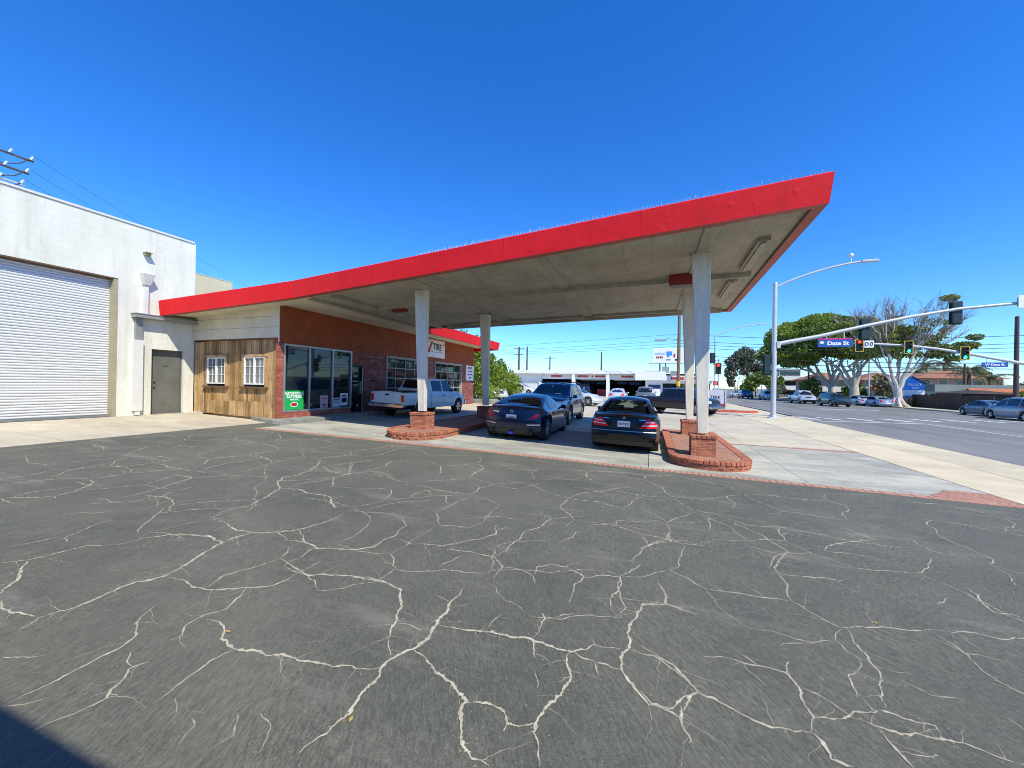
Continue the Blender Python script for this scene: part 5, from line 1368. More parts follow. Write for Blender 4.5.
# --- pickups
def pickup(L_, dbl, w=1.72, h=1.6, hood=1.0, bed=1.02, wr=.35, sill=.36, wb=3.1):
    ra, fa = -wb / 2, wb / 2; tail = ra - 1.12; nose = fa + .82; cb = fa - .55 - (1.75 if dbl else 1.25); k = h
    s = dict(tail=tail, nose=nose, w=w, rear_axle=ra, front_axle=fa, wheel_r=wr, sill=sill, crown=.03, tumble=.30, taper_r=.02, taper_f=.09, tyre_w=.24,
        top=[(tail, bed), (cb - .28, bed), (cb - .2, bed + .02), (cb - .08, k - .12), (cb + .12, k), (fa - 1.05, k), (fa - .9, k - .04), (fa - .28, hood + .06), (fa + .2, hood), (nose - .2, hood - .06), (nose, hood - .16)],
        belt=[(tail, bed - .02), (cb, bed - .03), (fa, hood - .06), (nose, hood - .22)], rear_shape=[(.3, .1), (.5, .03), (1.1, .03)], front_shape=[(.3, .06), (.5, 0), (.7, .03), (1, .1)], round_r=.02, round_f=.2,
        mirror=(fa - .42, hood + .12), mirror_paint=0, handles=[(fa - 1.35, bed - .14)], handle_mat=M['black'], spokes=6, tail_rise=.16)
    cw = w / 2
    s['patches'] = [('windshield', 'carglass', [(-cw + .22, hood + .11), (cw - .22, hood + .11), (cw - .29, k - .06), (-cw + .29, k - .06)], 'x', (1,)),
        ('rear_window', 'carglass', [(-cw + .24, bed + .14), (cw - .24, bed + .14), (cw - .30, k - .07), (-cw + .30, k - .07)], 'x', (-1,)),
        ('side_window', 'carglass', [(fa - 1.35, bed + .03), (fa - .42, bed + .02), (fa - .85, k - .08), (fa - 1.3, k - .07)], 'y', (1, -1)),
        ('side_window', 'carglass', [(cb + .1, bed + .04), (fa - 1.45, bed + .03), (fa - 1.4, k - .08), (cb + .12, k - .08)], 'y', (1, -1)),
        ('tail_light', 'lred', [(cw - .19, bed - .36), (cw - .065, bed - .36), (cw - .065, bed - .1), (cw - .19, bed - .1)], 'x', (-1,), .012, .02, True),
        ('tailgate', 'paint', [(-cw + .2, bed - .45), (cw - .2, bed - .45), (cw - .2, bed - .02), (-cw + .2, bed - .02)], 'x', (-1,), .012, .012),
        ('tailgate_handle', 'black', [(-.1, bed - .13), (.1, bed - .13), (.1, bed - .07), (-.1, bed - .07)], 'x', (-1,), .03, .01),
        ('head_light', 'lclear', [(cw - .42, hood - .3), (cw - .08, hood - .3), (cw - .1, hood - .14), (cw - .42, hood - .14)], 'x', (1,), .01, 0, True),
        ('grille', 'black', [(-cw + .45, hood - .32), (cw - .45, hood - .32), (cw - .45, hood - .12), (-cw + .45, hood - .12)], 'x', (1,), .01),
        ('door_gap', 'black', [(fa - 1.45, sill + .12), (fa - 1.44, sill + .12), (fa - 1.44, bed), (fa - 1.45, bed)], 'y', (1, -1), .004),
        ('bed_gap', 'black', [(cb - .06, sill + .06), (cb - .035, sill + .06), (cb - .035, bed - .02), (cb - .06, bed - .02)], 'y', (1, -1), .004),
        ('bed_well', 'black', [(tail + .1, -cw + .12), (cb - .3, -cw + .12), (cb - .3, cw - .12), (tail + .1, cw - .12)], 'z', (1,), .004)]
    s['extra'] = [box_fn('rear_bumper', 'chrome', [(tail - .12, tail + .1, -cw + .02, cw - .02, .46, .60)], .03), plate_fn(tail, .53, '', -1), box_fn('front_bumper', 'chrome', [(nose - .12, nose + .06, -cw + .08, cw - .08, .46, .62)], .04), box_fn('chassis', 'black', [(tail + .1, nose - .2, -.5, .5, .34, .52)])]
    return s
def with_paint(s, p):
    s = dict(s); s['patches'] = [(q[0], p if q[1] == 'paint' else q[1], *q[2:]) for q in s['patches']]; return s
WP = paint('white_pickup_paint', (.80, .80, .79), 0, .35)
car('pickup_truck', 'white extended cab pickup parked along the shop front under the canopy', 'pickup truck', with_paint(pickup(5, 1, 1.70, 1.60, 1.0, 1.03, .345, .38, 3.05), WP), (-9.55, 15.1, gz(-9.55)), pi / 2 - radians(2), WP, None, True, radians(1.8))
DP = paint('dark_navy_truck_paint', (.022, .026, .036), .3, .35)
car('pickup_truck', 'dark navy lifted pickup half hidden behind the white canopy columns', 'pickup truck', with_paint(pickup(5.5, 1, 1.95, 1.66, 1.08, 1.08, .40, .42, 3.4), DP), (1.75, 27.6, gz(1.75)), atan2(-.52, .85), DP, None, True)
# --- smaller, farther traffic shares three body kinds
FSED = dict(SEDAN); FSED['patches'] = [('rear_window', 'carglass', [(-.54, 1.02), (.54, 1.02), (.43, 1.34), (-.43, 1.34)], 'x', (-1,)), ('windshield', 'carglass', [(-.60, 1.0), (.60, 1.0), (.46, 1.335), (-.46, 1.335)], 'x', (1,))] + SEDAN['patches'][2:5] + SEDAN['patches'][11:13]
FSED['extra'] = [plate_fn(-2.3, .775, '', -1)]
FSUV = dict(SUV); FSUV['patches'] = SUV['patches'][:7] + SUV['patches'][8:9] + SUV['patches'][10:11]; FSUV['extra'] = [plate_fn(-2.3, .8, '', -1)]
VAN = dict(tail=-2.55, nose=2.5, w=1.96, rear_axle=-1.5, front_axle=1.5, wheel_r=.33, sill=.2, crown=.04, tumble=.30, taper_r=.06, taper_f=.16,
    top=[(-2.55, 1.0), (-2.45, 1.45), (-2.2, 1.68), (-.8, 1.74), (.2, 1.72), (.6, 1.62), (1.55, 1.12), (2.2, .98), (2.5, .78)], belt=[(-2.55, 1.0), (-1, 1.02), (1.4, .98), (2.5, .7)],
    rear_shape=[(.2, .1), (.5, 0), (1, .04), (1.7, .1)], front_shape=[(.2, .1), (.45, 0), (.7, .06), (1, .2)], mirror=(.95, 1.1), handles=[(.3, .92), (-.8, .93)], round_f=.35,
    patches=[('windshield', 'carglass', [(-.66, 1.12), (.66, 1.12), (.56, 1.6), (-.56, 1.6)], 'x', (1,)), ('rear_window', 'carglass', [(-.66, 1.1), (.66, 1.1), (.58, 1.55), (-.58, 1.55)], 'x', (-1,)),
        ('side_window', 'carglass', [(-2.2, 1.08), (-1.05, 1.07), (-1.05, 1.6), (-2.1, 1.56)], 'y', (1, -1)), ('side_window', 'carglass', [(-.95, 1.07), (.1, 1.06), (.1, 1.62), (-.95, 1.62)], 'y', (1, -1)), ('side_window', 'carglass', [(.2, 1.06), (1.35, 1.06), (.62, 1.52), (.2, 1.6)], 'y', (1, -1)),
        ('head_light', 'lclear', [(.5, .62), (.9, .66), (.88, .84), (.55, .78)], 'x', (1,), .008, 0, True), ('tail_light', 'lred', [(.74, .85), (.92, .85), (.9, 1.15), (.76, 1.15)], 'x', (-1,), .008, 0, True)])
def far(kind, label, cat, s, x, y, head, pk, c, group=None, fine=False, lift=0):
    return car(kind, label, cat, s, (x, y, gz(x) + lift), head, paint(pk, c), group, fine)
up90, dn90 = pi / 2, -pi / 2
Z = -.03
far('minivan', 'silver minivan parked at the far kerb at the right edge of view', 'minivan', VAN, 26.9, 40.9, up90, 'silver_van_paint', (.30, .34, .37), None, True, Z)
far('sedan_car', 'grey teal sedan parked ahead of the silver minivan at the far kerb', 'sedan car', FSED, 28.3, 46.6, up90, 'grey_teal_paint', (.12, .17, .19), None, True, Z)
TR = 'traffic and parked cars along the street'
WP2 = paint('silver_white_paint', (.5, .54, .58)); 
s_ = with_paint(pickup(5.6, 1, 1.95, 1.85, 1.15, 1.15, .39, .45, 3.4), WP2)
car('pickup_truck', 'silver white pickup coming toward the crossing beside the green wagon', 'pickup truck', s_, (20.6, 66.0, gz(20.6) + Z), dn90, WP2, TR, False)
far('suv_car', 'dark green wagon waiting at the crossing in front of the fig trunks', 'suv', FSUV, 21.6, 58.6, dn90, 'dark_green_paint', (.03, .07, .075), TR, False, Z)
far('suv_car', 'pale blue grey SUV just right of the signal pole', 'suv', FSUV, 19.8, 80, dn90, 'pale_blue_grey_paint', (.3, .36, .42), TR, False, Z)
far('suv_car', 'dark blue SUV parked just left of the signal pole', 'suv', FSUV, 18.0, 88, dn90, 'dark_blue_paint', (.02, .04, .12), TR, False, Z)
far('sedan_car', 'white sedan in the distance left of the dark blue SUV', 'sedan car', FSED, 18.6, 101, dn90, 'plain_white_paint', (.6, .6, .6), TR, False, Z)
far('sedan_car', 'grey sedan farthest down the street beside the eucalyptus', 'sedan car', FSED, 17.6, 112, dn90, 'mid_grey_paint', (.2, .21, .22), TR, False, Z)
far('sedan_car', 'white sedan parked behind the green wagon under the fig', 'sedan car', FSED, 27.6, 67.0, up90, 'plain_white_paint', (.6, .6, .6), TR, False, Z)
far('sedan_car', 'light blue sedan parked at the kerb left of the pale fig trunk', 'sedan car', FSED, 28.3, 64.2, up90, 'light_blue_paint', (.24, .33, .44), TR, False, Z)
SH = 'cars standing at the white repair shop'
far('hatchback_car', 'white hatchback pointing into the middle bay of the repair shop', 'car', FSED, -3.1, 42.0, up90, 'plain_white_paint', (.6, .6, .6), SH, False)
far('suv_car', 'grey SUV in front of the blue panel of the repair shop', 'suv', FSUV, -.4, 43.5, up90, 'grey_suv_paint', (.15, .19, .21), SH, False)
SPORT = dict(COUPE); SPORT['patches'] = COUPE['patches'][1:3] + COUPE['patches'][-1:]; SPORT['extra'] = []
far('sports_car', 'white sports coupe crossing behind the tall blue SUV', 'sports car', SPORT, -5.6, 31.0, radians(-12), 'plain_white_paint', (.6, .6, .6), SH, True)
far('sedan_car', 'white sedan with open face parked beside the hedge behind the far column', 'sedan car', FSED, -13.0, 31.2, radians(-50), 'plain_white_paint', (.6, .6, .6), SH, True)
far('sedan_car', 'white sedan roof seen over the coupe in front of the white shutters', 'sedan car', FSED, -14.8, 44, radians(5), 'plain_white_paint', (.6, .6, .6), SH, False)
far('suv_car', 'dark SUV raised on a lift in the left open bay', 'suv', FSUV, -9.4, 61, up90, 'dark_blue_paint', (.02, .04, .12), SH, False, .25)
# ================================================================ signals, poles, signs
def pole_at(x, y): return gz(x)
px, py = 7.14, 27.62; pz = gz(px)
sp = thing('signal_mast_pole', 'tall galvanised signal pole with curved lamp arm and long mast arm at the corner', 'signal pole', (px, py, pz))
b = MB(); b.tube([(px, py, pz), (px, py, 6.45 + E)], [.15, .115], 16); b.build('pole', M['galv'], sp, True)
b = MB(); b.tube([(px, py, 6.43 + E), (px, py, 6.52 + E)], [.135, .12], 16); b.build('pole_cap', M['galv'], sp, True)
b = MB(); b.bbox(px - .26, px + .26, py - .26, py + .26, pz - .05, pz + .06, .02); b.tube([(px, py, pz + .06), (px, py, pz + .22)], [.21, .17], 16)
b.build('base_plate', M['galv'], sp)
arm = [(px + .05, py, 6.25 + E)] + [(px + 4.9 * t, py, 6.25 + E + 1.22 * (1 - (1 - t) ** 1.9)) for t in [.12 * k for k in range(1, 8)]] + [(px + 4.3, py, 7.44 + E)]
b = MB(); b.tube(arm, [.06] * len(arm), 10); b.build('lamp_arm', M['galv'], sp, True)
b = MB(); b.bbox(px + 4.2, px + 5.0, py - .13, py + .13, 7.40 + E, 7.51 + E, .03); b.build('street_light_head', M['galv'], sp)
b = MB(); b.tube([(px + 3.75, py, 7.43 + E), (px + 3.75, py, 7.75 + E)], .025, 8); b.blob((px + 3.75, py, 7.85 + E), (.11, .11, .12), 10, 7); b.build('signal_camera', M['vinyl'], sp, True)
MT = ((7.24, 2.76), (8.2, 2.95), (9.44, 3.19), (10.5, 3.46), (11.57, 3.72), (13.61, 4.16), (15.59, 4.50), (17.9, 4.68), (19.5, 4.74))
mast = [(x, py, z + E) for x, z in MT]
b = MB(); b.tube(mast, [.13 - .008 * i for i in range(len(mast))], 12); b.build('mast_arm', M['galv'], sp, True)
b = MB(); b.bbox(px + .08, px + .3, py - .17, py + .17, 2.52 + E, 2.90 + E, .03); b.build('arm_flange', M['galv'], sp)
def mz(x):
    for (a, p), (b_, q) in zip(MT[:-1], MT[1:]):
        if x <= b_: return p + (q - p) * (x - a) / (b_ - a) + E
    return MT[-1][1] + E
def head(label, x, y, zc_, facing, lit=None, h=1.1, wd=.42, border=True, group=None):
    """three-lamp signal head; facing -1 shows its lamps to the camera, +1 its back"""
    t = thing('traffic_signal', label, 'traffic signal', (x, y, zc_), group)
    f = facing
    b = MB(); b.bbox(x - wd / 2, x + wd / 2, y - .02, y + .02, zc_ - h / 2, zc_ + h / 2, .015); b.build('backplate', M['sigk'], t)
    if border and f < 0:
        e = .05; q = y - .021
        for (x0, x1, z0, z1) in ((x - wd / 2, x + wd / 2, zc_ + h / 2 - e, zc_ + h / 2), (x - wd / 2, x + wd / 2, zc_ - h / 2, zc_ - h / 2 + e), (x - wd / 2, x - wd / 2 + e, zc_ - h / 2 + e, zc_ + h / 2 - e), (x + wd / 2 - e, x + wd / 2, zc_ - h / 2 + e, zc_ + h / 2 - e)):
            b = MB(); b.box(x0, x1, q - .01, q, z0, z1); b.build('reflective_border', M['sigy'], t)
    b = MB(); b.bbox(x - wd * .36, x + wd * .36, y - f * 0 - (.16 if f < 0 else -.021), y + (.16 if f > 0 else -.021), zc_ - h * .45, zc_ + h * .45, .02) if False else b.bbox(x - wd * .36, x + wd * .36, min(y - f * .022, y - f * .18) if f > 0 else y + .022, max(y - f * .022, y - f * .18) if f > 0 else y + .18, zc_ - h * .45, zc_ + h * .45, .02)
    b.build('housing', M['sigk'], t)
    for i, (nm, c) in enumerate((('red', (.9, .03, .02)), ('yellow', (.12, .08, .01)), ('green', (.03, .75, .5)))):
        z = zc_ + h * .29 * (1 - i); yy = y + f * .03
        lm = M.setdefault('lamp_' + nm + str(lit == nm), flat('signal_lamp_' + nm + ('_lit' if lit == nm else '_off'), c if lit == nm else sc(c, .06), .3, 0, .5, 0, 2.5 if lit == nm else 0))
        b = MB(); b.lathe([(.0, 0), (h * .12, .0), (h * .12, .012), (0, .02)], 14, 0, 'Y'); b.v = [(a, c_ * f, d) for a, c_, d in b.v]; o = b.build('lamp', lm, t); o.location = (x, yy, z); o.matrix_parent_inverse = Matrix.Translation(-Vector(t.location))
        b = MB(); pts = [(x + h * .135 * cos(a), z + h * .135 * sin(a)) for a in [pi * k / 8 - .2 for k in range(10)]]
        vs = [(p, y + f * .02, q) for p, q in pts] + [(p, y + f * .2, q) for p, q in pts]
        b.add(vs, [(k, k + 1, 10 + k + 1, 10 + k) for k in range(9)]); b.build('visor', M['black'], t)
    return t
SG = 'traffic signal heads over the crossing'
for x, lab in ((11.65, 'back of a dark signal head beside the Date St sign on the near mast arm'), (15.6, 'back of a dark signal head high on the outer near mast arm')):
    head(lab, x, py + .22, mz(x) - .18, 1, None, 1.27, .56, False, SG)
head('dark side-mounted signal head on the left of the signal pole', px - .36, py + .1, 1.5 + E, 1, None, 1.3, .45, False, SG)
# street-name signs
ss = thing('street_sign', 'blue Date St street name sign hanging from the near mast arm', 'street sign', (px + 3.0, py, 2.9 + E))
x0, x1 = 9.34, 11.0; z0, z1 = 2.53 + E, 3.04 + E
b = MB(); b.bbox(x0, x1, py - .05, py + .0, z0, z1 - .07, .01); b.build('panel', M['bluesign'], ss)
b = MB(); b.bbox(x0, x1, py - .055, py + .004, z1 - .069, z1, .008); b.build('top_band', M['pinksign'], ss)
t = text('Date St', 'lettering', .30, (10.3, py - .054, z0 + .21), (pi / 2, 0, 0), M['inkw'], None, 'CENTER', .002, .012, 1.12); t.parent = ss; t.matrix_parent_inverse = Matrix.Translation(-Vector(ss.location))
b = MB(); b.blob((9.53, py - .052, z0 + .27), (.11, .004, .08), 12, 6); b.build('crest', M['inkw'], ss)
b = MB()
for x in (9.75, 10.6): b.tube([(x, py - .02, z1 - .01), (x, py - .02, mz(x) - .05)], .03, 8)
b.build('hanger', M['galv'], ss)
wr_ = thing('white_sign', 'small white panel sign at the outer end of the near mast arm', 'sign', (px + 11.1, py - .15, 4.8 + E))
b = MB(); b.bbox(17.8, 18.9, py - .2, py - .17, 4.40 + E, 5.05 + E, .008); b.build('panel', M['vinyl'], wr_); b = MB(); b.box(17.8, 17.88, py - .168, py - .1, 4.5 + E, 4.95 + E); b.build('bracket', M['steel'], wr_)
# second signal pole of the far corner, reaching in from the right
fx, fy = 35.5, 48.0; fz = gz(fx)
fp = thing('signal_mast_pole', 'far signal pole whose arm carries three signal heads in front of the bare fig', 'signal pole', (fx, fy, fz))
b = MB(); b.tube([(fx, fy, fz), (fx, fy, 6.2 + E)], [.15, .12], 12); b.build('pole', M['galv'], fp, True)
FT = ((35.4, 1.75), (33.2, 2.28), (31.6, 2.68), (30, 3.06), (27.54, 3.68), (25.47, 4.13), (23.25, 4.47), (20.54, 4.68), (19.2, 4.74))
b = MB(); b.tube([(x, fy, z + E) for x, z in FT], [.17 - .01 * i for i in range(9)], 10); b.build('mast_arm', M['galv'], fp, True)
for x, zc_, lab, lit in ((19.58, 4.5, 'yellow framed signal head showing red next to the blue Date St sign', 'red'), (23.4, 4.27, 'yellow framed signal head with a green lamp in front of the fig trunk', 'green'), (27.46, 3.64, 'pale framed signal head with a green lamp nearest the wooden pole', 'green')): head(lab, x, fy - .25, zc_ + E, -1, lit, 1.25, .68, True, SG)
p = (20.4, fy, 4.64 + E); nt_ = thing('turn_sign', 'small white lane sign with two dark arrows beside the red signal', 'sign', (p[0], p[1] - .2, p[2]))
b = MB(); b.bbox(p[0] - .40, p[0] + .36, p[1] - .22, p[1] - .19, p[2] - .36, p[2] + .34, .01); b.build('panel', M['vinyl'], nt_)
for dx in (-.2, .16):
    b = MB(); b.tube([(p[0] + dx + .11 * cos(a), p[1] - .228, p[2] + .17 * sin(a)) for a in [2 * pi * k / 12 for k in range(13)]], .03, 5); b.build('arrow_mark', M['inkb'], nt_)
s2 = thing('street_sign', 'blue street name sign hung under the far mast arm by the wooden pole', 'street sign', (29.6, fy, 2.6 + E))
b = MB(); b.bbox(28.75, 30.5, fy - .06, fy, 2.38 + E, 2.80 + E, .01); b.build('panel', M['bluesign'], s2)
for x in (29.1, 30.1): b = MB(); b.tube([(x, fy - .03, 2.79 + E), (x, fy - .03, 3.62 - .26 * (x - 28.4) + E)], .025, 6); b.build('hanger', M['galv'], s2)
t = text('W Date St', 'lettering', .27, (29.62, fy - .064, 2.59 + E), (pi / 2, 0, 0), M['inkw'], None, 'CENTER', .002, .01, 1.1); t.parent = s2; t.matrix_parent_inverse = Matrix.Translation(-Vector(s2.location))
# pole-mounted signal by the columns, second street light
ps = thing('signal_post', 'short signal post with a red hand lamp beyond the canopy columns', 'signal post', (8.95, 60, gz(8.95)))
b = MB(); b.tube([(8.95, 60, gz(8.95)), (8.95, 60, 4.1 + E)], .09, 8); b.build('post', M['galv'], ps)
b = MB(); b.bbox(8.3, 8.85, 59.7, 60, .4 + E, .95 + E, .02); b.build('pedestrian_signal', M['black'], ps); b = MB(); b.bbox(8.4, 8.75, 59.68, 59.699, .5 + E, .85 + E, .005); b.build('hand_lamp', M['lamp_redTrue'], ps)
head('yellow framed signal head on the post beyond the canopy columns', 8.85, 59.6, 2.7 + E, -1, 'red', 1.6, .8, True, SG)
head('dark signal head seen edge on beside the column on the distant post', 8.2, 60.2, 4.2 + E, 1, None, 1.5, .7, False, SG)
sl2 = thing('street_light', 'distant slim street light with a long curved arm left of the corner pole', 'street light', (8.75, 62, gz(8.7)))
b = MB(); b.tube([(8.75, 62, gz(8.7)), (8.75, 62, 7.6 + E)], [.13, .09], 10); b.build('pole', M['galv'], sl2, True)
b = MB(); b.tube([(8.75 + 6.2 * t, 62, 7.5 + E + 1.55 * (1 - (1 - t) ** 2)) for t in [k / 8 for k in range(9)]], .06, 8); b.build('lamp_arm', M['galv'], sl2, True)
b = MB(); b.bbox(14.6, 15.6, 61.85, 62.15, 8.98 + E, 9.12 + E, .03); b.build('lamp_head', M['galv'], sl2)
# lawn sign of the shop on the kerb island
ls = thing('corner_sign', 'white TIRE lawn sign with a red lower band on the red kerb island', 'sign', (4.8, 32.9, gz(4.8) + .16))
z0 = gz(4.8) + .16
b = MB(); b.bbox(3.55, 5.35, 32.85, 32.97, z0 + .30, z0 + 1.45, .01); b.build('panel', flat('pale_lilac_board', (.52, .53, .62), .5), ls)
b = MB(); b.box(3.55, 5.35, 32.83, 32.849, z0 + .12, z0 + .42); b.build('red_band', M['inkr'], ls)
b = MB(); b.box(5.36, 5.46, 32.8, 33.0, z0 - .05, z0 + 1.5); b.box(3.45, 3.54, 32.8, 33.0, z0 - .05, z0 + 1.5); b.build('leg', M['galv'], ls)
t = text('TIRE', 'lettering', .36, (4.68, 32.845, z0 + .88), (pi / 2, 0, 0), M['inkb'], None, 'CENTER', .002, .008, 1.0); t.parent = ls; t.matrix_parent_inverse = Matrix.Translation(-Vector(ls.location))
b = MB(); b.add([(x, 32.846, z0 + z) for x, z in ((3.72, 1.03), (3.9, .99), (4.0, .83), (4.18, 1.13), (4.28, 1.13), (4.06, .65), (3.94, .65))], [tuple(range(7))]); b.build('check_mark', M['inkr'], ls)
# ---- timber poles and wires
def timber(label, x, y, top_, r=.16, arms=(), mat='wood', group='timber utility poles', extra=None):
    z = gz(x); t = thing('utility_pole', label, 'utility pole', (x, y, z), group)
    b = MB(); b.tube([(x, y, z - .1), (x, y, top_)], [r, r * .72], 12); b.build('pole', M[mat], t, True)
    for az, ln in arms:
        b = MB(); b.box(x - ln / 2, x + ln / 2, y - .06, y + .06, az - .07, az + .07); a = b.build('crossarm', M[mat], t)
        for k in range(4):
            q = MB().tube([(x - ln / 2 + .15 + k * (ln - .3) / 3, y, az + .07), (x - ln / 2 + .15 + k * (ln - .3) / 3, y, az + .27)], [.05, .07], 8); q.build('insulator', M['vinyl'], a)
    return t
w1 = timber('brown timber pole rising in front of the billboard', 3.45, 54, 13.3, .24)
b = MB(); b.tube([(3.45, 54, 7.9), (1.9, 53.9, 8.05)], .05, 6); b.bbox(-.4 + .9, 1.9, 53.7, 54.0, 7.75, 7.95, .03); b.build('lamp_bracket', M['steel'], w1)
b = MB(); b.tube([(3.45, 54, 1.9), (3.45, 54, 2.5)], .235, 12); b.build('warning_band', M['sigy'], w1)
timber('crossarm pole on the skyline above the left end of the repair shop', -32.2, 95, 11.6, .28, ((11.2, 3.0), (9.6, 2.4)), 'woodd')
timber('plain slim pole right beside the crossarm pole on the skyline', -30.0, 95, 11.6, .24, (), 'woodd')
timber('shorter pole with a small crossarm above the second shop bay', -29.7, 118, 10.8, .25, ((10.2, 3.6),), 'woodd')
timber('thin bare pole above the middle of the repair shop roof', -12.3, 105, 10.8, .26, (), 'woodd')
timber('thick dark timber pole at the right behind the far mast arm', 34.0, 52.5, 9.3, .21, (), 'woodd')
timber('slim dark timber pole behind the silver white pickup', 29.7, 92, 7, .2, (), 'woodd')
timber('pale slim pole left of the motel tiles behind the fig trunks', 30.1, 70.5, 6.2, .12, (), 'galv')
timber('slim pole beside the palm above the motel tiles', 46, 80, 6.2, .17, (), 'woodd')
# crossarms and hardware over the warehouse
lp = timber('pole over the warehouse with white insulators on stacked arms', -31.4, 8.7, 10.6 + E, .2, (), 'woodd')
for z, y1 in ((11.05 + E, 10.3), (10.35 + E, 10.15), (9.7 + E, 10.0)):
    b = MB(); b.box(-30.16, -30.08, 7.2, y1, z - .04, z + .04); a = b.build('crossarm', M['woodd'] if z > 12 else M['galv'], lp)
    for k in range(3):
        q = MB().tube([(-30.1, y1 - .1 - k * .7, z + .06), (-30.0, y1 - .05 - k * .7, z + .22)], [.055, .045], 8); q.build('insulator', M['vinyl'], a)
    b = MB(); b.tube([(-30.1, y1 - .1, z + .1), (-30, y1 - .5, z - .35), (-30.1, y1 - 1.0, z - .6), (-30.3, y1 - 1.6, z - .4)], .025, 5); b.build('jumper_cable', M['wire'], lp)
b = MB(); b.tube([(-31.4, 8.9, 8.6 + E), (-31.4, 8.9, 9.6 + E)], .3, 12); b.build('transformer', M['galv'], lp, True)
def wire(label, p, q, sag, r=.012, grp='overhead wires', n=14):
    pts = []
    for k in range(n + 1):
        t = k / n; v = Vector(p).lerp(Vector(q), t); v.z -= sag * 4 * t * (1 - t); pts.append(v)
    b = MB().tube(pts, r, 4); o = b.build('overhead_wire', M['wire']); tag(o, label, 'wire', grp); return o
for i, (z, y) in enumerate(((11.35, 10.25), (10.6, 10.1), (10.0, 9.95))): wire(('upper', 'middle', 'lower')[i] + ' thin wire falling from the warehouse pole behind the red roof', (-30.1, y, z + E), (-62, 62, 12.2 - i * 1.6 + E), 1.2, .008)
for i, (z0, z1) in enumerate(((6.6, 6.9), (6.0, 6.1), (5.6, 5.7), (5.45, 5.3))):
    wire(('highest', 'second highest', 'third highest', 'lowest')[i] + ' of four wires crossing the sky above the repair shop roof', (-75, 70, z0 + E), (3.45, 54, z1 + E), .5, .02)
    wire(('highest', 'second highest', 'third highest', 'lowest')[i] + ' of four wires from the brown timber pole over the street', (3.45, 54, z1 + E), (34.0, 52.5, z1 - 1.2 + E), .5, .03)
    wire(('highest', 'second highest', 'third highest', 'lowest')[i] + ' of four wires running right from the thick dark pole', (34.0, 52.5, z1 - 1.2 + E), (90, 46, z1 - 1 + E), .6, .03)
for i in range(3): wire(('upper', 'middle', 'lower')[i] + ' thick telephone cable strung low in front of the fig crowns', (8, 58.5, 4.3 - .55 * i + E), (34.0, 52.5, 2.9 - .5 * i + E), .25, .045)

# ================================================================ white repair shop with open bays
rs = thing('repair_shop', 'long white repair shop with open service bays across the yard', 'repair shop', (-8, 58, gz(-8)))
Y = 58; zb_ = -.3
xs_ = [-24.0, -17.2, -16.0, -11.0, -10.55, -5.95, -5.55, -.6]
def rb(name, mat, *bx):
    b = MB()
    for q in bx: b.box(*q)
    return b.build(name, M[mat] if isinstance(mat, str) else mat, rs)
rb('wall', 'shopw', (-24, -16, Y, Y + .3, zb_, .98 + E), (-24, -.6, Y, Y + .3, .98 + E, 1.75 + E), (-.6, 1.2, Y, Y + .3, zb_, 1.2 + E))
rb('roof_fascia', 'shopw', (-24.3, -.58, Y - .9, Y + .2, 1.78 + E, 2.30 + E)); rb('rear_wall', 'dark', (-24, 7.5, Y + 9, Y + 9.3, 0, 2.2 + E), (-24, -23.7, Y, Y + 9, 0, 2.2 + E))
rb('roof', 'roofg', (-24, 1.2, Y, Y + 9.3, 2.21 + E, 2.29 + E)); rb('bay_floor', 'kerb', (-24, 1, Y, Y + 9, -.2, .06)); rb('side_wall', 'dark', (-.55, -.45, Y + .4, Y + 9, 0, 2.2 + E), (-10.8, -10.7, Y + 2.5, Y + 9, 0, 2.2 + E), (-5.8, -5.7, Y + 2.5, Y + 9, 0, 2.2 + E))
for x in (-20.4, -16.05, -10.78, -5.75): rb('pilaster', 'shopw', (x - .22, x + .22, Y - .85, Y + .31, zb_, 1.77 + E) if x > -16 else (x - .2, x + .2, Y - .25, Y + .31, zb_, 1.77 + E))
for x0, x1 in ((-23.3, -20.9), (-19.8, -16.6)):
    s1 = rb('bay_shutter', 'shopw', (x0, x1, Y - .06, Y - .003, .1, .7 + E))
    for k in range(5):
        b = MB(); b.box(x0 + .05, x1 - .05, Y - .085, Y - .061, .25 + k * .4, .60 + k * .4); b.build('shutter_panel', M['trimw'], s1)
for xc, ws in ((-13.4, (1.9,)), (-8.2, (1.9, .3, 1.6)), (-3.1, (1.7,)), ):
    x = xc - (sum(ws) + .2 * (len(ws) - 1)) / 2
    for q in ws:
        n = int(q / .24)
        for k in range(n): rb('sign_letter', 'inkr', (x + k * .24, x + k * .24 + .21, Y - .02, Y - .002, 1.30 + E, 1.58 + E))
        x += q + .2
for x in (-18, -13.4, -8.2, -3.1): rb('flood_lamp', 'jamb', (x - .3, x + .3, Y - 1.0, Y - .91, 1.70 + E, 1.83 + E))
for x0, x1 in ((-10.2, -6.3), (-5.2, -1.0)):
    rb('shop_banner', 'ink', (x0 + .4, x0 + 1.9, Y + 4, Y + 4.05, .35 + E, .75 + E)); rb('shop_banner', flat('shop_blue', (.02, .08, .3), .5), (x0 + 2.2, x1 - .3, Y + 4.2, Y + 4.25, .3 + E, .7 + E))
    rb('roller_drum', 'trimw', (x0 + .1, x1 - .1, Y + 1.2, Y + 1.5, .86 + E, .96 + E))
rb('tool_chest', 'inkr', (-7.6, -6.3, Y + 2, Y + 2.7, .06, 1.2), ); rb('tyre_stack', 'rubber', (-9.9, -9.2, Y + 3, Y + 3.6, .06, 1.5))
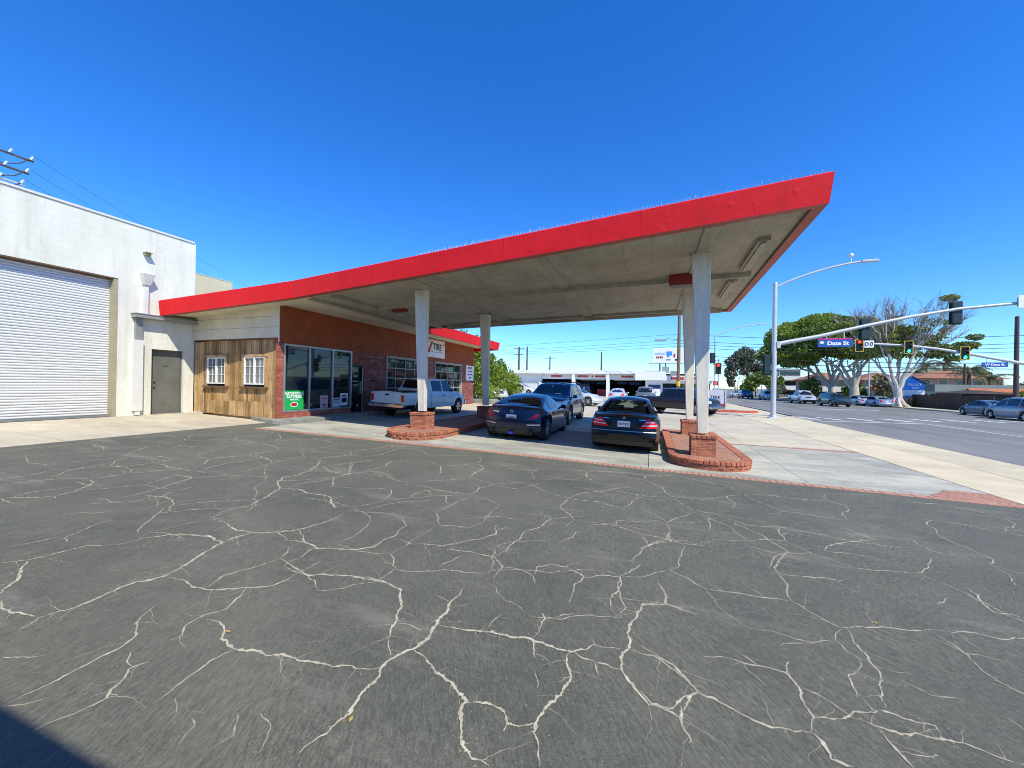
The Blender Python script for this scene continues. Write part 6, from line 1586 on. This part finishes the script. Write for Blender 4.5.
# front office wing
rb('office_wall', 'shopw', (-.58, 1.6, Y - 2.6, Y - 2.3, zb_, .9 + E), (1.6, 7.3, Y - 2.6, Y - 2.3, zb_, -.85 + E), (1.6, 7.3, Y - 2.6, Y - 2.3, .52 + E, .9 + E), (7.3, 7.6, Y - 2.6, Y + 9, zb_, .9 + E), (-.58, -.3, Y - 2.3, Y, zb_, .9 + E))
rb('office_fascia', 'shopw', (-1.9, 7.7, Y - 3.2, Y - 1.0, .905 + E, 1.55 + E), (-1.9, 2.0, Y - 3.15, Y + 4, 1.555 + E, 2.1 + E))
for i, (x0, x1) in enumerate(((1.65, 3.3), (3.45, 5.2), (5.35, 7.25))): rb('office_window', 'glass', (x0, x1, Y - 2.5, Y - 2.45, -.84 + E, .515 + E))
for x in (3.37, 5.27): rb('window_mullion', 'alu', (x - .07, x + .07, Y - 2.58, Y - 2.42, -.84 + E, .515 + E))
rb('office_rail', 'alu', (1.66, 7.2, Y - 2.56, Y - 2.52, -.15 + E, -.08 + E))
rb('blue_panel', 'ink', (-.2, 1.35, Y - 2.64, Y - 2.603, -.2 + E, .32 + E)); rb('white_panel', 'vinyl', (-.25, 1.4, Y - 2.66, Y - 2.603, .36 + E, .42 + E))
x = 2.6
for ws in (.9, .7, 1.7):
    for k in range(int(ws / .26)): rb('sign_letter', 'inkr', (x + k * .26, x + k * .26 + .2, Y - 3.24, Y - 3.203, 1.02 + E, 1.38 + E))
    x += ws + .2
for (x, y, w_, h) in ((-1.2, Y + 1, .6, .25), (-.5, Y + 1.5, 1.1, .22), (1.6, Y, .9, .8), (2.7, Y + .5, .8, .75), (2.0, Y + 1, .5, .35)): rb('roof_unit', 'steel', (x, x + w_, y, y + .8, 1.56 + E if x > 2.05 else 2.1 + E, (1.56 if x > 2.05 else 2.1) + E + h))
# billboard behind the shop
bb_ = thing('billboard', 'white billboard with blue and red print on two posts behind the repair shop', 'billboard', (2.4, 63, 0))
b = MB(); b.bbox(.35, 4.75, 63, 63.25, 3.72 + E, 5.95 + E, .03); b.build('panel', M['vinyl'], bb_); b = MB(); b.box(-.2, 4.9, 62.4, 63, 3.6 + E, 3.68 + E); b.build('catwalk', M['steel'], bb_)
for x in (1.4, 2.2): b = MB(); b.tube([(x, 63.3, 0), (x, 63.3, 3.8 + E)], .11, 8); b.build('post', M['steel'], bb_)
sky_ = flat('sky_blue_print', (.05, .28, .7), .5); pb = flat('pale_blue_print', (.35, .5, .8), .5)
def bbp(mat, x0, x1, z0, z1): b = MB(); b.box(x0, x1, 62.98, 62.999, z0 + E, z1 + E); b.build('print_block', mat, bb_)
for k in range(6): bbp(pb, .72 + k * .23, .72 + k * .23 + .18, 4.98, 5.28)
for k in range(4): bbp(M['inkr'], .85 + k * .25, .85 + k * .25 + .19, 4.4, 4.72)
bbp(sky_, 2.3, 3.1, 4.85, 5.45); bbp(sky_, 2.4, 2.7, 4.6, 4.84); bbp(M['inkr'], 3.3, 3.55, 4.55, 5.1); bbp(M['steel'], 2.3, 2.9, 4.1, 4.3); bbp(M['inkb'], 3.5, 3.8, 4.05, 4.3)

# ================================================================ motel row across the street
def hip(b, x0, x1, y0, y1, z, rise, m=0):
    d = min(x1 - x0, y1 - y0) / 2
    if x1 - x0 > y1 - y0: r0_, r1_ = (x0 + d, (y0 + y1) / 2), (x1 - d, (y0 + y1) / 2)
    else: r0_, r1_ = ((x0 + x1) / 2, y0 + d), ((x0 + x1) / 2, y1 - d)
    vs = [(x0, y0, z), (x1, y0, z), (x1, y1, z), (x0, y1, z), (*r0_, z + rise), (*r1_, z + rise)]
    if x1 - x0 > y1 - y0: fs = [(0, 1, 5, 4), (1, 2, 5), (2, 3, 4, 5), (3, 0, 4)]
    else: fs = [(0, 1, 4), (1, 2, 5, 4), (2, 3, 5), (3, 0, 4, 5)]
    b.add(vs, fs + [(3, 2, 1, 0)], m)
def house(name, label, x0, x1, y0, y1, wh_, rise, wall, roof, floors=2, nw=5, over=.8, cat='motel block'):
    z = gz(45) - .2; t = thing(name, label, cat, ((x0 + x1) / 2, (y0 + y1) / 2, z), None)
    b = MB(); b.box(x0, x1, y0, y1, z - .2, z + wh_); b.build('wall', M[wall], t)
    b = MB(); hip(b, x0 - over, x1 + over, y0 - over, y1 + over, z + wh_ + .02, rise) if rise > .3 else b.box(x0 - .3, x1 + .3, y0 - .3, y1 + .3, z + wh_ + .01, z + wh_ + (.95 if rise > .15 else .35)); b.build('roof', M[roof], t)
    for f in range(floors):
        zz = z + 1.0 + f * (wh_ / floors)
        for k in range(nw):
            x = x0 + (k + .5) * (x1 - x0) / nw; b = MB(); b.box(x - .65, x + .65, y0 - .05, y0 + .03, zz, zz + 1.25); w_ = b.build('window', M['trimw'], t)
            b = MB(); b.box(x - .55, x + .55, y0 - .07, y0 - .051, zz + .1, zz + 1.15); b.build('pane', M['glass'], w_)
        for k in range(max(2, int((y1 - y0) / 3.4))):
            y = y0 + (k + .5) * (y1 - y0) / max(2, int((y1 - y0) / 3.4)); b = MB(); b.box(x0 - .05, x0 + .03, y - .65, y + .65, zz, zz + 1.25); w_ = b.build('window', M['trimw'], t)
            b = MB(); b.box(x0 - .07, x0 - .051, y - .55, y + .55, zz + .1, zz + 1.15); b.build('pane', M['glass'], w_)
        if f: b = MB(); b.box(x0 - 1.0, x1, y0 - 1.1, y0 - .1, z + f * wh_ / floors - .1, z + f * wh_ / floors + .05); b.box(x0 - 1.0, x1, y0 - 1.1, y0 - 1.04, z + f * wh_ / floors + .06, z + f * wh_ / floors + .9); b.build('balcony', M['trimw'], t)
    return t
house('motel_block', 'peach two storey motel block with a brown tiled roof left of the fig trunks', 31.2, 37, 94, 104, 4.5, 1.6, 'peach', 'tile', 2, 5)
house('motel_block', 'white and peach motel block with a tiled roof behind the middle fig trunk', 38.5, 45.5, 92, 101, 4.5, 1.6, 'peach', 'tile', 2, 4)
house('motel_block', 'wide peach motel block with a tiled roof behind the blue motel sign', 46.5, 58, 92, 101, 4.9, 1.6, 'peach', 'tile', 2, 5)
house('apartment_block', 'grey beige flat roofed block behind the left fig crown', 31.8, 36.3, 118, 130, 7.4, .1, 'greyb', 'greyb', 3, 4, .3, 'apartment block')
house('low_building', 'long low building with a grey green roof behind the parked minivan', 36, 62, 67.5, 76, 2.5, .2, 'trimw', 'roofg', 1, 9, .6, 'building')
house('low_building', 'small low office with an orange tile awning left of the pale fig trunk', 33.6, 38, 77, 83, 2.5, .1, 'greyb', 'roofg', 1, 3, .4, 'building')
aw = thing('tile_awning', 'long orange clay tile awning along the low motel wing', 'awning', (45, 66, gz(45)))
b = MB(); b.hexa([(38.6, 65.6, 1.75), (52, 65.6, 1.75), (52, 66.8, 1.8), (38.6, 66.8, 1.8), (38.6, 65.6, 1.83), (52, 65.6, 1.83), (52, 66.8, 2.25), (38.6, 66.8, 2.25)]); b.build('roof', M['tileo'], aw)
b = MB(); b.box(38.8, 51.8, 66.1, 66.4, -.7, 1.74); b.build('wall', M['trimw'], aw)
a2 = thing('tile_awning', 'short orange clay tile awning on the small low office', 'awning', (35, 75.5, gz(35)))
b = MB(); b.hexa([(32.9, 74.6, 1.6), (37.2, 74.6, 1.6), (37.2, 76.8, 1.8), (32.9, 76.8, 1.8), (32.9, 74.6, 1.7), (37.2, 74.6, 1.7), (37.2, 76.8, 2.6), (32.9, 76.8, 2.6)]); b.build('roof', M['tileo'], a2)
# dark brown fence and gate house beside the pavement
fc = thing('board_fence', 'dark brown board enclosure with a low gable beside the blue motel sign', 'fence', (36, 58, gz(36)))
z = gz(36)
for k in range(26):
    y = 53.5 + k * .5; h = 1.75 + (.2 if 8 < k < 19 else 0); b = MB(); b.bbox(33.0, 33.1, y, y + .46, z - .2, z + h + R.uniform(-.04, .04), .01); b.build('board', M['brown'], fc)
b = MB(); b.box(33.12, 33.2, 53.4, 66.4, z + .4, z + .55); b.box(33.12, 33.2, 53.4, 66.4, z + 1.3, z + 1.45); b.build('rail', M['brown'], fc)
b = MB(); b.box(33.6, 37, 57, 63, z - .2, z + 2.0); hip(b, 33.3, 37.4, 56.6, 63.4, z + 2.01, .4); b.build('gate_house', M['brown'], fc)
for y in (58, 60.5): b = MB(); b.box(33.55, 33.59, y, y + 1.2, z + 1.8, z + 1.95); b.build('vent', M['glass'], fc)
# the blue motel sign
ms = thing('motel_sign', 'blue roof shaped motel sign with white lettering beside the pale fig trunk', 'sign', (33.8, 66.4, gz(33)))
yy = 66.6; x0, x1 = 32.3, 34.35; zt_ = 3.35 + E
b = MB(); b.prism([(x0, 0), (x1, 0), (x1 - .0, .8), (x0 + .75, 1.75), (x0 + .0, 1.75)], 0, .5); b.v = [(x, yy + z_v, .25 + E + y) for x, y, z_v in b.v]; b.build('roof_panel', M['motelb'], ms)
b = MB(); b.bbox(x0, x1, yy - .02, yy + .5, -.62 + E, .22 + E, .02); b.build('white_panel', M['vinyl'], ms); b = MB(); b.bbox(x0, x1, yy - .03, yy + .5, -1.3 + E, -.64 + E, .02); b.build('lower_panel', M['motelb'], ms)
for x in (x0 + .5, x1 - .5): b = MB(); b.box(x - .12, x + .12, yy + .1, yy + .35, gz(33) - .1, -1.31 + E); b.build('post', M['trimw'], ms)
def mt(s, size, x, z, mat, sx=1):
    t = text(s, 'lettering', size, (x, yy - .04, z + E), (pi / 2, 0, 0), mat, None, 'CENTER', .002, .012, sx); t.parent = ms; t.matrix_parent_inverse = Matrix.Translation(-Vector(ms.location))
mt('PALACE', .46, x0 + 1.02, .92, M['inkw'], .9); mt('INN', .36, x0 + 1.1, .48, M['inkw'], 1.2); mt('MOTEL', .5, x0 + 1.03, -.98, M['inkw'], 1.0)
b = MB(); b.tube([(x0 + .7, yy - .1, 2.03 + E), (x1 + .1, yy - .1, 1.02 + E)], .08, 6); b.build('gable_trim', M['ink'], ms)

# the block wall the photographer stands in front of
nb = thing('rear_building', 'plain block building standing close behind the viewpoint, shading the near corner', 'building', (-4, -3, gz(-4)))
b = MB(); b.box(-15, 8, -6, -1.25, -.4, 2.36 + E); b.build('wall', M['greyb'], nb); b = MB(); b.box(-15.05, 8.05, -6.05, -1.2, 2.361 + E, 2.44 + E); b.build('parapet_cap', M['trimw'], nb)
# ================================================================ trees and shrubs
def leaves(b, c, r, n, size, rr, flat_=.0, shell=.55):
    for _ in range(n):
        while True:
            v = Vector((rr.uniform(-1, 1), rr.uniform(-1, 1), rr.uniform(-1, 1)))
            if shell <= v.length <= 1 or (v.length < 1 and rr.random() < .25): break
        p = Vector((c[0] + v.x * r[0], c[1] + v.y * r[1], c[2] + v.z * r[2]))
        s = size * rr.uniform(.6, 1.4); a = Vector((rr.gauss(0, 1), rr.gauss(0, 1), rr.gauss(0, .6))).normalized(); u = a.orthogonal().normalized(); w_ = a.cross(u)
        k = rr.uniform(0, 6.3); u, w_ = u * cos(k) + w_ * sin(k), w_ * cos(k) - u * sin(k)
        b.add([tuple(p - u * s * .5), tuple(p + w_ * s * .32), tuple(p + u * s * .5), tuple(p - w_ * s * .32)], [(0, 1, 2, 3)])
def limb(b, p, q, r0_, r1_, rr, n=6, wob=.06, seg=7):
    p, q = Vector(p), Vector(q); L_ = (q - p).length; pts = []
    for k in range(n + 1):
        t = k / n; v = p.lerp(q, t); e = sin(pi * t)
        v += Vector((rr.gauss(0, 1), rr.gauss(0, 1), rr.gauss(0, .5))) * wob * L_ * e * .6; v.z += .08 * L_ * e; pts.append(v)
    b.tube(pts, [r0_ + (r1_ - r0_) * k / n for k in range(n + 1)], seg); return pts
def fig(label, x, y, h, crown, seed, lm, trunk_h=2.2, r=.6, nl=2600, size=.55, spread=5, mat='bark'):
    rr = random.Random(seed); z = gz(x)
    t = thing('fig_tree', label, 'tree', (x, y, z), 'big fig trees along the far pavement')
    b = MB(); top_ = Vector((x + rr.uniform(-.3, .3), y, z + trunk_h))
    b.tube([(x, y, z - .2), (x, y, z + .15), (x, y, z + .5), (x + .05, y, z + trunk_h * .6), top_], [r * 1.9, r * 1.35, r * 1.0, r * .85, r * .8], 12)
    for k in range(6): a = k * pi / 3 + .3; b.tube([(x + cos(a) * r * 2.3, y + sin(a) * r * 2.3, z - .1), (x + cos(a) * r * 1.1, y + sin(a) * r * 1.1, z + .3), (x + cos(a) * r * .5, y + sin(a) * r * .5, z + 1.0)], [.1, .2, .15], 6)
    b.build('trunk', M[mat], t, True)
    lb = MB(); cr = MB()
    for (cx, cy, cz, rx_, ry_, rz_) in crown:
        c = (x + cx, y + cy, z + cz); mid = limb(lb, top_ - Vector((0, 0, rr.uniform(.2, .9))), (c[0] * .85 + x * .15, c[1] * .85 + y * .15, c[2] - rz_ * .35), r * .42, r * .12, rr, 7, .07)
        for k in range(5):
            s_ = mid[rr.choice((3, 4, 5))]; e = (c[0] + rr.uniform(-.8, .8) * rx_, c[1] + rr.uniform(-.8, .8) * ry_, c[2] + rr.uniform(-.3, .6) * rz_)
            limb(lb, s_, e, r * .13, r * .04, rr, 5, .07, 5)
        leaves(cr, c, (rx_, ry_, rz_), int(nl * 2.0 * rx_ * rz_ / 9), size * .72, rr)
        for k in range(5):
            v = Vector((rr.gauss(0, 1), rr.gauss(0, 1), rr.gauss(0, .7))).normalized()
            leaves(cr, (c[0] + v.x * rx_ * .85, c[1] + v.y * ry_ * .85, c[2] + v.z * rz_ * .85), (rx_ * .35, ry_ * .35, rz_ * .35), int(nl * .09 * rx_), size * .66, rr, 0, .2)
    lb.build('limbs', M[mat], t, True); o = cr.build('crown', M[lm], t); return t
# full umbrella figs, left
fig('broad full fig with a dense umbrella crown left of the half bare one', 30.6, 84, 10, [(-7.0, 0, 11.4, 3.6, 3.5, 2.6), (-2.0, -1, 13.0, 4.4, 4, 2.7), (3.4, 0, 12.6, 3.8, 4, 2.5), (-9.0, 0, 8.6, 2.6, 3, 2.0), (6.4, 0, 10.0, 3.0, 3, 2.2), (.2, -2, 9.8, 5.0, 3, 2.0), (-5.5, -1, 7.4, 3.2, 3, 1.4)], 11, 'fig', 2.8, .65, 2000, .62)
fig('second full fig whose trunk stands behind the green wagon', 30.6, 76, 10, [(-4, 0, 10.6, 3.4, 3.4, 2.2), (0, 0, 11.6, 3.6, 3.6, 2.2), (4, 0, 10.2, 3.0, 3.2, 2.1), (-1, -2, 8.4, 4.0, 2.6, 1.5), (-6.2, 0, 8.4, 2.4, 2.6, 1.7)], 12, 'figd', 2.8, .7, 2000, .58)
# the half-bare fig
def bare_fig():
    rr = random.Random(21); x, y = 30.3, 64.0; z = gz(x)
    t = thing('fig_tree', 'half bare fig with pale forked trunk and a fan of leafless twigs', 'tree', (x, y, z), 'big fig trees along the far pavement')
    b = MB(); b.tube([(x, y, z - .2), (x, y, z + .2), (x, y, z + .8), (x + .05, y, z + 1.6), (x, y, z + 2.5)], [1.0, .68, .48, .44, .42], 12)
    for k in range(7): a = k * pi / 3.5; b.tube([(x + cos(a) * 1.5, y + sin(a) * 1.5, z - .1), (x + cos(a) * .7, y + sin(a) * .7, z + .4), (x + cos(a) * .3, y + sin(a) * .3, z + 1.3)], [.1, .22, .15], 6)
    b.build('trunk', M['bark'], t, True)
    lb = MB(); tw = MB(); cr = MB(); tips = []
    mains = [((-4.9, .5, 9.6), .19), ((-2.4, -.5, 10.6), .24), ((.2, .6, 11.2), .18), ((2.6, -.6, 10.6), .25), ((5.0, .3, 8.8), .19), ((1.6, 1.2, 9.4), .18)]
    for (e, r_) in mains:
        mid = limb(lb, (x + e[0] * .04, y, z + 2.2), (x + e[0] * .52, y + e[1], z + e[2] * .66), r_, r_ * .55, rr, 7, .05, 8)
        for k in range(6):
            s_ = mid[rr.choice((4, 5, 6, 7))]; q = (x + e[0] + rr.uniform(-1.9, 1.9), y + e[1] + rr.uniform(-1.8, 1.8), z + e[2] + rr.uniform(.2, 2.6))
            m2 = limb(lb, s_, q, r_ * .4, .05, rr, 6, .05, 5); tips.append(m2)
    for m2 in tips:
        if m2[-1].x > x - 3.2 and rr.random() < .5:
            c = m2[rr.choice((2, 3, 4))]; k = rr.uniform(.45, .9); leaves(cr, (c.x, c.y, c.z), (k * 1.2, k, k * .7), int(70 * k), .33, rr, 0, .1)
        for k in range(34):
            s_ = m2[rr.choice((1, 2, 3, 4, 5, 6))]; d = (Vector((s_.x - x, s_.y - y, (s_.z - z - 2) * .8)).normalized() + Vector((rr.gauss(0, .45), rr.gauss(0, .45), rr.uniform(-.1, .5)))).normalized()
            l_ = rr.uniform(.7, 1.9); mid_ = s_ + d * l_ * .5 + Vector((rr.gauss(0, .09), rr.gauss(0, .09), rr.gauss(0, .07))); q = s_ + d * l_
            tw.tube([s_, mid_, q], [.024, .017, .009], 3, 0, False)
            for b0 in (mid_, q, mid_.lerp(q, .5)):
                e = b0 + (d + Vector((rr.gauss(0, .6), rr.gauss(0, .6), rr.gauss(0, .5)))).normalized() * rr.uniform(.3, .8); tw.tube([b0, e], [.012, .007], 3, 0, False)
    lb.build('limbs', M['bark'], t, True); o = tw.build('twigs', bark_mat('grey_twig_bark', (.40, .33, .25)), t); o['kind'] = 'stuff'
    for c, r_, n in (((-1.4, 0, 8.6), (1.5, 1.6, 1.6), 360), ((-3.4, 0, 7.2), (1.3, 1.3, 1.1), 220), ((-.2, 0, 7.4), (1.3, 1.3, 1.2), 260), ((.6, 0, 10.0), (.8, 1, .8), 110), ((3.0, 0, 8.4), (1.2, 1.3, 1.0), 200), ((4.6, 0, 7.4), (1.5, 1.3, .7), 240), ((6.6, 0, 7.9), (1.3, 1.2, .55), 190), ((3.8, 0, 6.8), (1.2, 1, .5), 150), ((5.4, 0, 6.3), (.9, .9, .4), 90), ((5.0, 0, 13.9), (.95, .7, .42), 150), ((-5.8, 0, 10.8), (1.3, 1, .6), 130), ((-6.6, 0, 9.2), (1.1, 1, .7), 110), ((1.5, 0, 7.0), (.9, 1, .8), 130), ((7.4, 0, 8.9), (.8, .7, .4), 70)):
        leaves(cr, (x + c[0], y + c[1], z + c[2]), r_, int(n * 2.1), .33, rr, 0, .15)
    limb(lb2 := MB(), (x + 4.4, y, z + 11.0), (x + 5.0, y, z + 13.7), .05, .03, rr, 4, .05, 4); lb2.build('lone_branch', M['bark'], t)
    cr.build('crown', leaf_mat('olive_fig_leaves', (.16, .19, .035), .6, .5), t)
bare_fig()
def bush(name, label, x, y, blobs, n, size, mat, seed, cat='shrub', group=None, stems=3, sh=.35):
    rr = random.Random(seed); z = gz(x); t = thing(name, label, cat, (x, y, z), group); cr = MB(); st_ = MB()
    for (cx, cy, cz, rx_, ry_, rz_) in blobs:
        leaves(cr, (x + cx, y + cy, z + cz), (rx_, ry_, rz_), int(n * rx_ * rz_), size, rr, 0, sh)
        for k in range(6):
            v = Vector((rr.gauss(0, 1), rr.gauss(0, 1), rr.gauss(0, 1))).normalized(); leaves(cr, (x + cx + v.x * rx_ * .9, y + cy + v.y * ry_ * .9, z + cz + v.z * rz_ * .9), (rx_ * .3, ry_ * .3, rz_ * .34), int(n * .07 * rx_ * rz_) + 6, size, rr, 0, .1)
        for k in range(stems): limb(st_, (x + cx * .6 + rr.uniform(-.2, .2), y + cy * .6, z), (x + cx + rr.uniform(-.5, .5) * rx_, y + cy, z + cz + rz_ * .3), .06, .02, rr, 5, .05, 5)
    st_.build('stem', M['barkd'], t, True); cr.build('foliage', M[mat], t); return t
bush('hedge_tree', 'tall bright green shrub mass behind the far end of the tire shop', -13.6, 30.4, [(-1.2, 0, 2.6, 1.8, 1.6, 2.5), (.5, -.2, 2.1, 1.5, 1.4, 1.9), (1.6, 0, 1.6, 1.0, 1.1, 1.2), (-2.8, .5, 3.4, 1.7, 1.5, 2.6), (-.6, 0, 4.2, .8, .8, 1.1)], 420, .22, 'hedge', 31, sh=.2)
bush('hedge_tree', 'pointed green shrub standing between the far column and the white shutters', -12.3, 32.4, [(0, 0, 1.7, 1.2, 1.1, 1.2), (-.3, 0, 3.0, .4, .4, .7), (1.0, .2, 1.3, .7, .8, .9), (-.9, 0, 2.6, .6, .6, .9)], 520, .2, 'hedge', 32)
bush('shrub', 'low green shrub against the end of the brick wall', -11.0, 24.9, [(0, 0, 1.0, .75, .7, .9), (.5, .3, .7, .5, .5, .6)], 900, .13, 'hedge', 33)
ped = thing('stone_planter', 'low grey stone planter under the shrub at the end of the brick wall', 'planter', (-10.9, 24.8, gz(-10.9)))
b = MB(); b.bbox(-11.5, -10.1, 24.2, 25.4, gz(-11) - .1, gz(-11) + .32, .03); b.build('planter', M['kerb'], ped)
# eucalyptus and dark tree at the end of the street
bush('eucalyptus_tree', 'tall ragged grey green eucalyptus at the end of the street', 24.0, 118, [(0, 0, 11.0, 2.6, 2.4, 2.0), (-2.6, 0, 9.0, 2.2, 2, 2.2), (2.4, 0, 9.0, 2.4, 2, 2.4), (-3.6, 0, 6.2, 1.6, 1.6, 2.0), (.3, 0, 7.4, 2.4, 2, 2.2), (3.8, 0, 6.6, 1.6, 1.6, 1.6), (-3.2, 0, 3.8, 1.0, 1, 1.4)], 95, .62, 'euc', 41, 'tree', None, 2)
bush('dark_tree', 'dark green round tree below the ragged eucalyptus', 25.6, 108, [(0, 0, 4.6, 3.0, 2.4, 1.6), (-2.4, 0, 3.4, 2.0, 2, 1.6), (2.4, 0, 3.6, 2.2, 2, 1.6), (-3.4, 0, 2.0, 1.6, 1.4, 1.2)], 120, .55, 'figd', 42, 'tree', None, 2)
bush('shrub', 'yellow green shrub under the dark round tree', 26.6, 100, [(0, 0, 2.0, 1.8, 1.5, 1.1)], 160, .4, 'euc', 43)
bush('shrub', 'yellow green shrub right of the left fig trunk', 32.2, 80, [(0, 0, 1.9, 1.5, 1.3, 1.4), (1.6, 0, 1.5, 1.2, 1, 1.1)], 150, .4, 'hedge', 44)
bush('dark_shrub', 'nearly black shrub left of the left fig trunk', 30.8, 88, [(-2.0, 0, 2.4, 1.8, 1.6, 2.0)], 180, .45, 'figd', 45)
bush('shrub', 'dusty green bush in front of the small low office', 33.4, 73, [(0, 0, 1.5, 1.5, 1.2, 1.2), (-.5, 0, 3.2, 1.4, 1.2, 1.4)], 150, .42, 'euc', 46)
bush('hedge', 'low yellowish hedge at the foot of the blue motel sign', 32.4, 66.0, [(0, 0, .7, 1.4, .6, .6), (1.4, 0, .6, .9, .6, .5)], 300, .25, 'euc', 47, 'hedge')
bush('vine_shrub', 'yellow green vine at the end of the orange tile awning', 43.5, 64.8, [(0, 0, 2.0, 1.8, .8, .7), (-1.8, 0, 1.7, 1.2, .7, .5)], 200, .35, 'hedge', 48)
def palm(label, x, y, h, fr, seed, dead=.2, rad=2.6):
    rr = random.Random(seed); z = gz(45); t = thing('palm_tree', label, 'palm', (x, y, z), 'palms behind the motel roofs')
    b = MB(); b.tube([(x, y, z - .2), (x + .1, y, z + h * .5), (x, y, z + h)], [.3, .24, .2], 8); b.build('trunk', M['barkd'], t, True)
    f = MB()
    for k in range(fr):
        a = rr.uniform(0, 2 * pi); el = rr.uniform(-.5, 1.1); pts = []; L_ = rad * rr.uniform(.8, 1.2)
        for s_ in range(7):
            u = s_ / 6; pts.append(Vector((x + cos(a) * L_ * u, y + sin(a) * L_ * u, z + h + L_ * (u * sin(el) - .75 * u * u))))
        for i in range(6):
            d = (pts[i + 1] - pts[i]).normalized(); side = d.cross(Vector((0, 0, 1))).normalized()
            for q in range(3):
                p = pts[i].lerp(pts[i + 1], q / 3); wl = .55 * (1 - .6 * i / 6)
                for sg in (1, -1): e = p + side * sg * wl + d * .25 - Vector((0, 0, .25)); f.add([tuple(p), tuple(p + d * .12), tuple(e)], [(0, 1, 2)])
    f.build('crown', M['palm'], t)
palm('feather palm standing behind the slim pole at the motel', 47.6, 82, 5.9, 46, 51, rad=2.4); palm('smaller palm right of the feather palm', 50.3, 82, 4.6, 30, 52, rad=2.6)
palm('shaggy palm above the blue motel sign', 58, 112, 8.2, 46, 53, rad=3.2); palm('round topped palm above the wide motel block', 62, 114, 8.8, 46, 54, rad=3.0); palm('leaning palm at the left of the palm group', 55.5, 110, 6.8, 40, 55, rad=3.4)
bush('dark_tree', 'dark distant tree right of the palms over the motel ridge', 69, 118, [(0, 0, 6.2, 3.2, 2.4, 1.5), (-4, 0, 6.4, 2.4, 2, 1.4)], 80, .7, 'figd', 56, 'tree')
bush('dark_tree', 'low dark tree line piece behind the thick wooden pole', 86, 118, [(0, 0, 4.0, 4.5, 2, 1.4), (-7, 0, 3.6, 3.5, 2, 1.2), (-14, 0, 3.2, 3.4, 2, 1.0)], 50, .8, 'figd', 57, 'tree')

# ================================================================ lettering becomes plain meshes
bpy.context.view_layer.update()
dg = bpy.context.evaluated_depsgraph_get()
for o in [q for q in COL.objects if q.type == 'FONT']:
    me = bpy.data.meshes.new_from_object(o.evaluated_get(dg)); nm = o.name
    n = bpy.data.objects.new('lettering_mesh', me); COL.objects.link(n)
    n.parent = o.parent; n.matrix_parent_inverse = o.matrix_parent_inverse.copy(); n.matrix_basis = o.matrix_basis.copy()
    bpy.data.objects.remove(o); n.name = nm
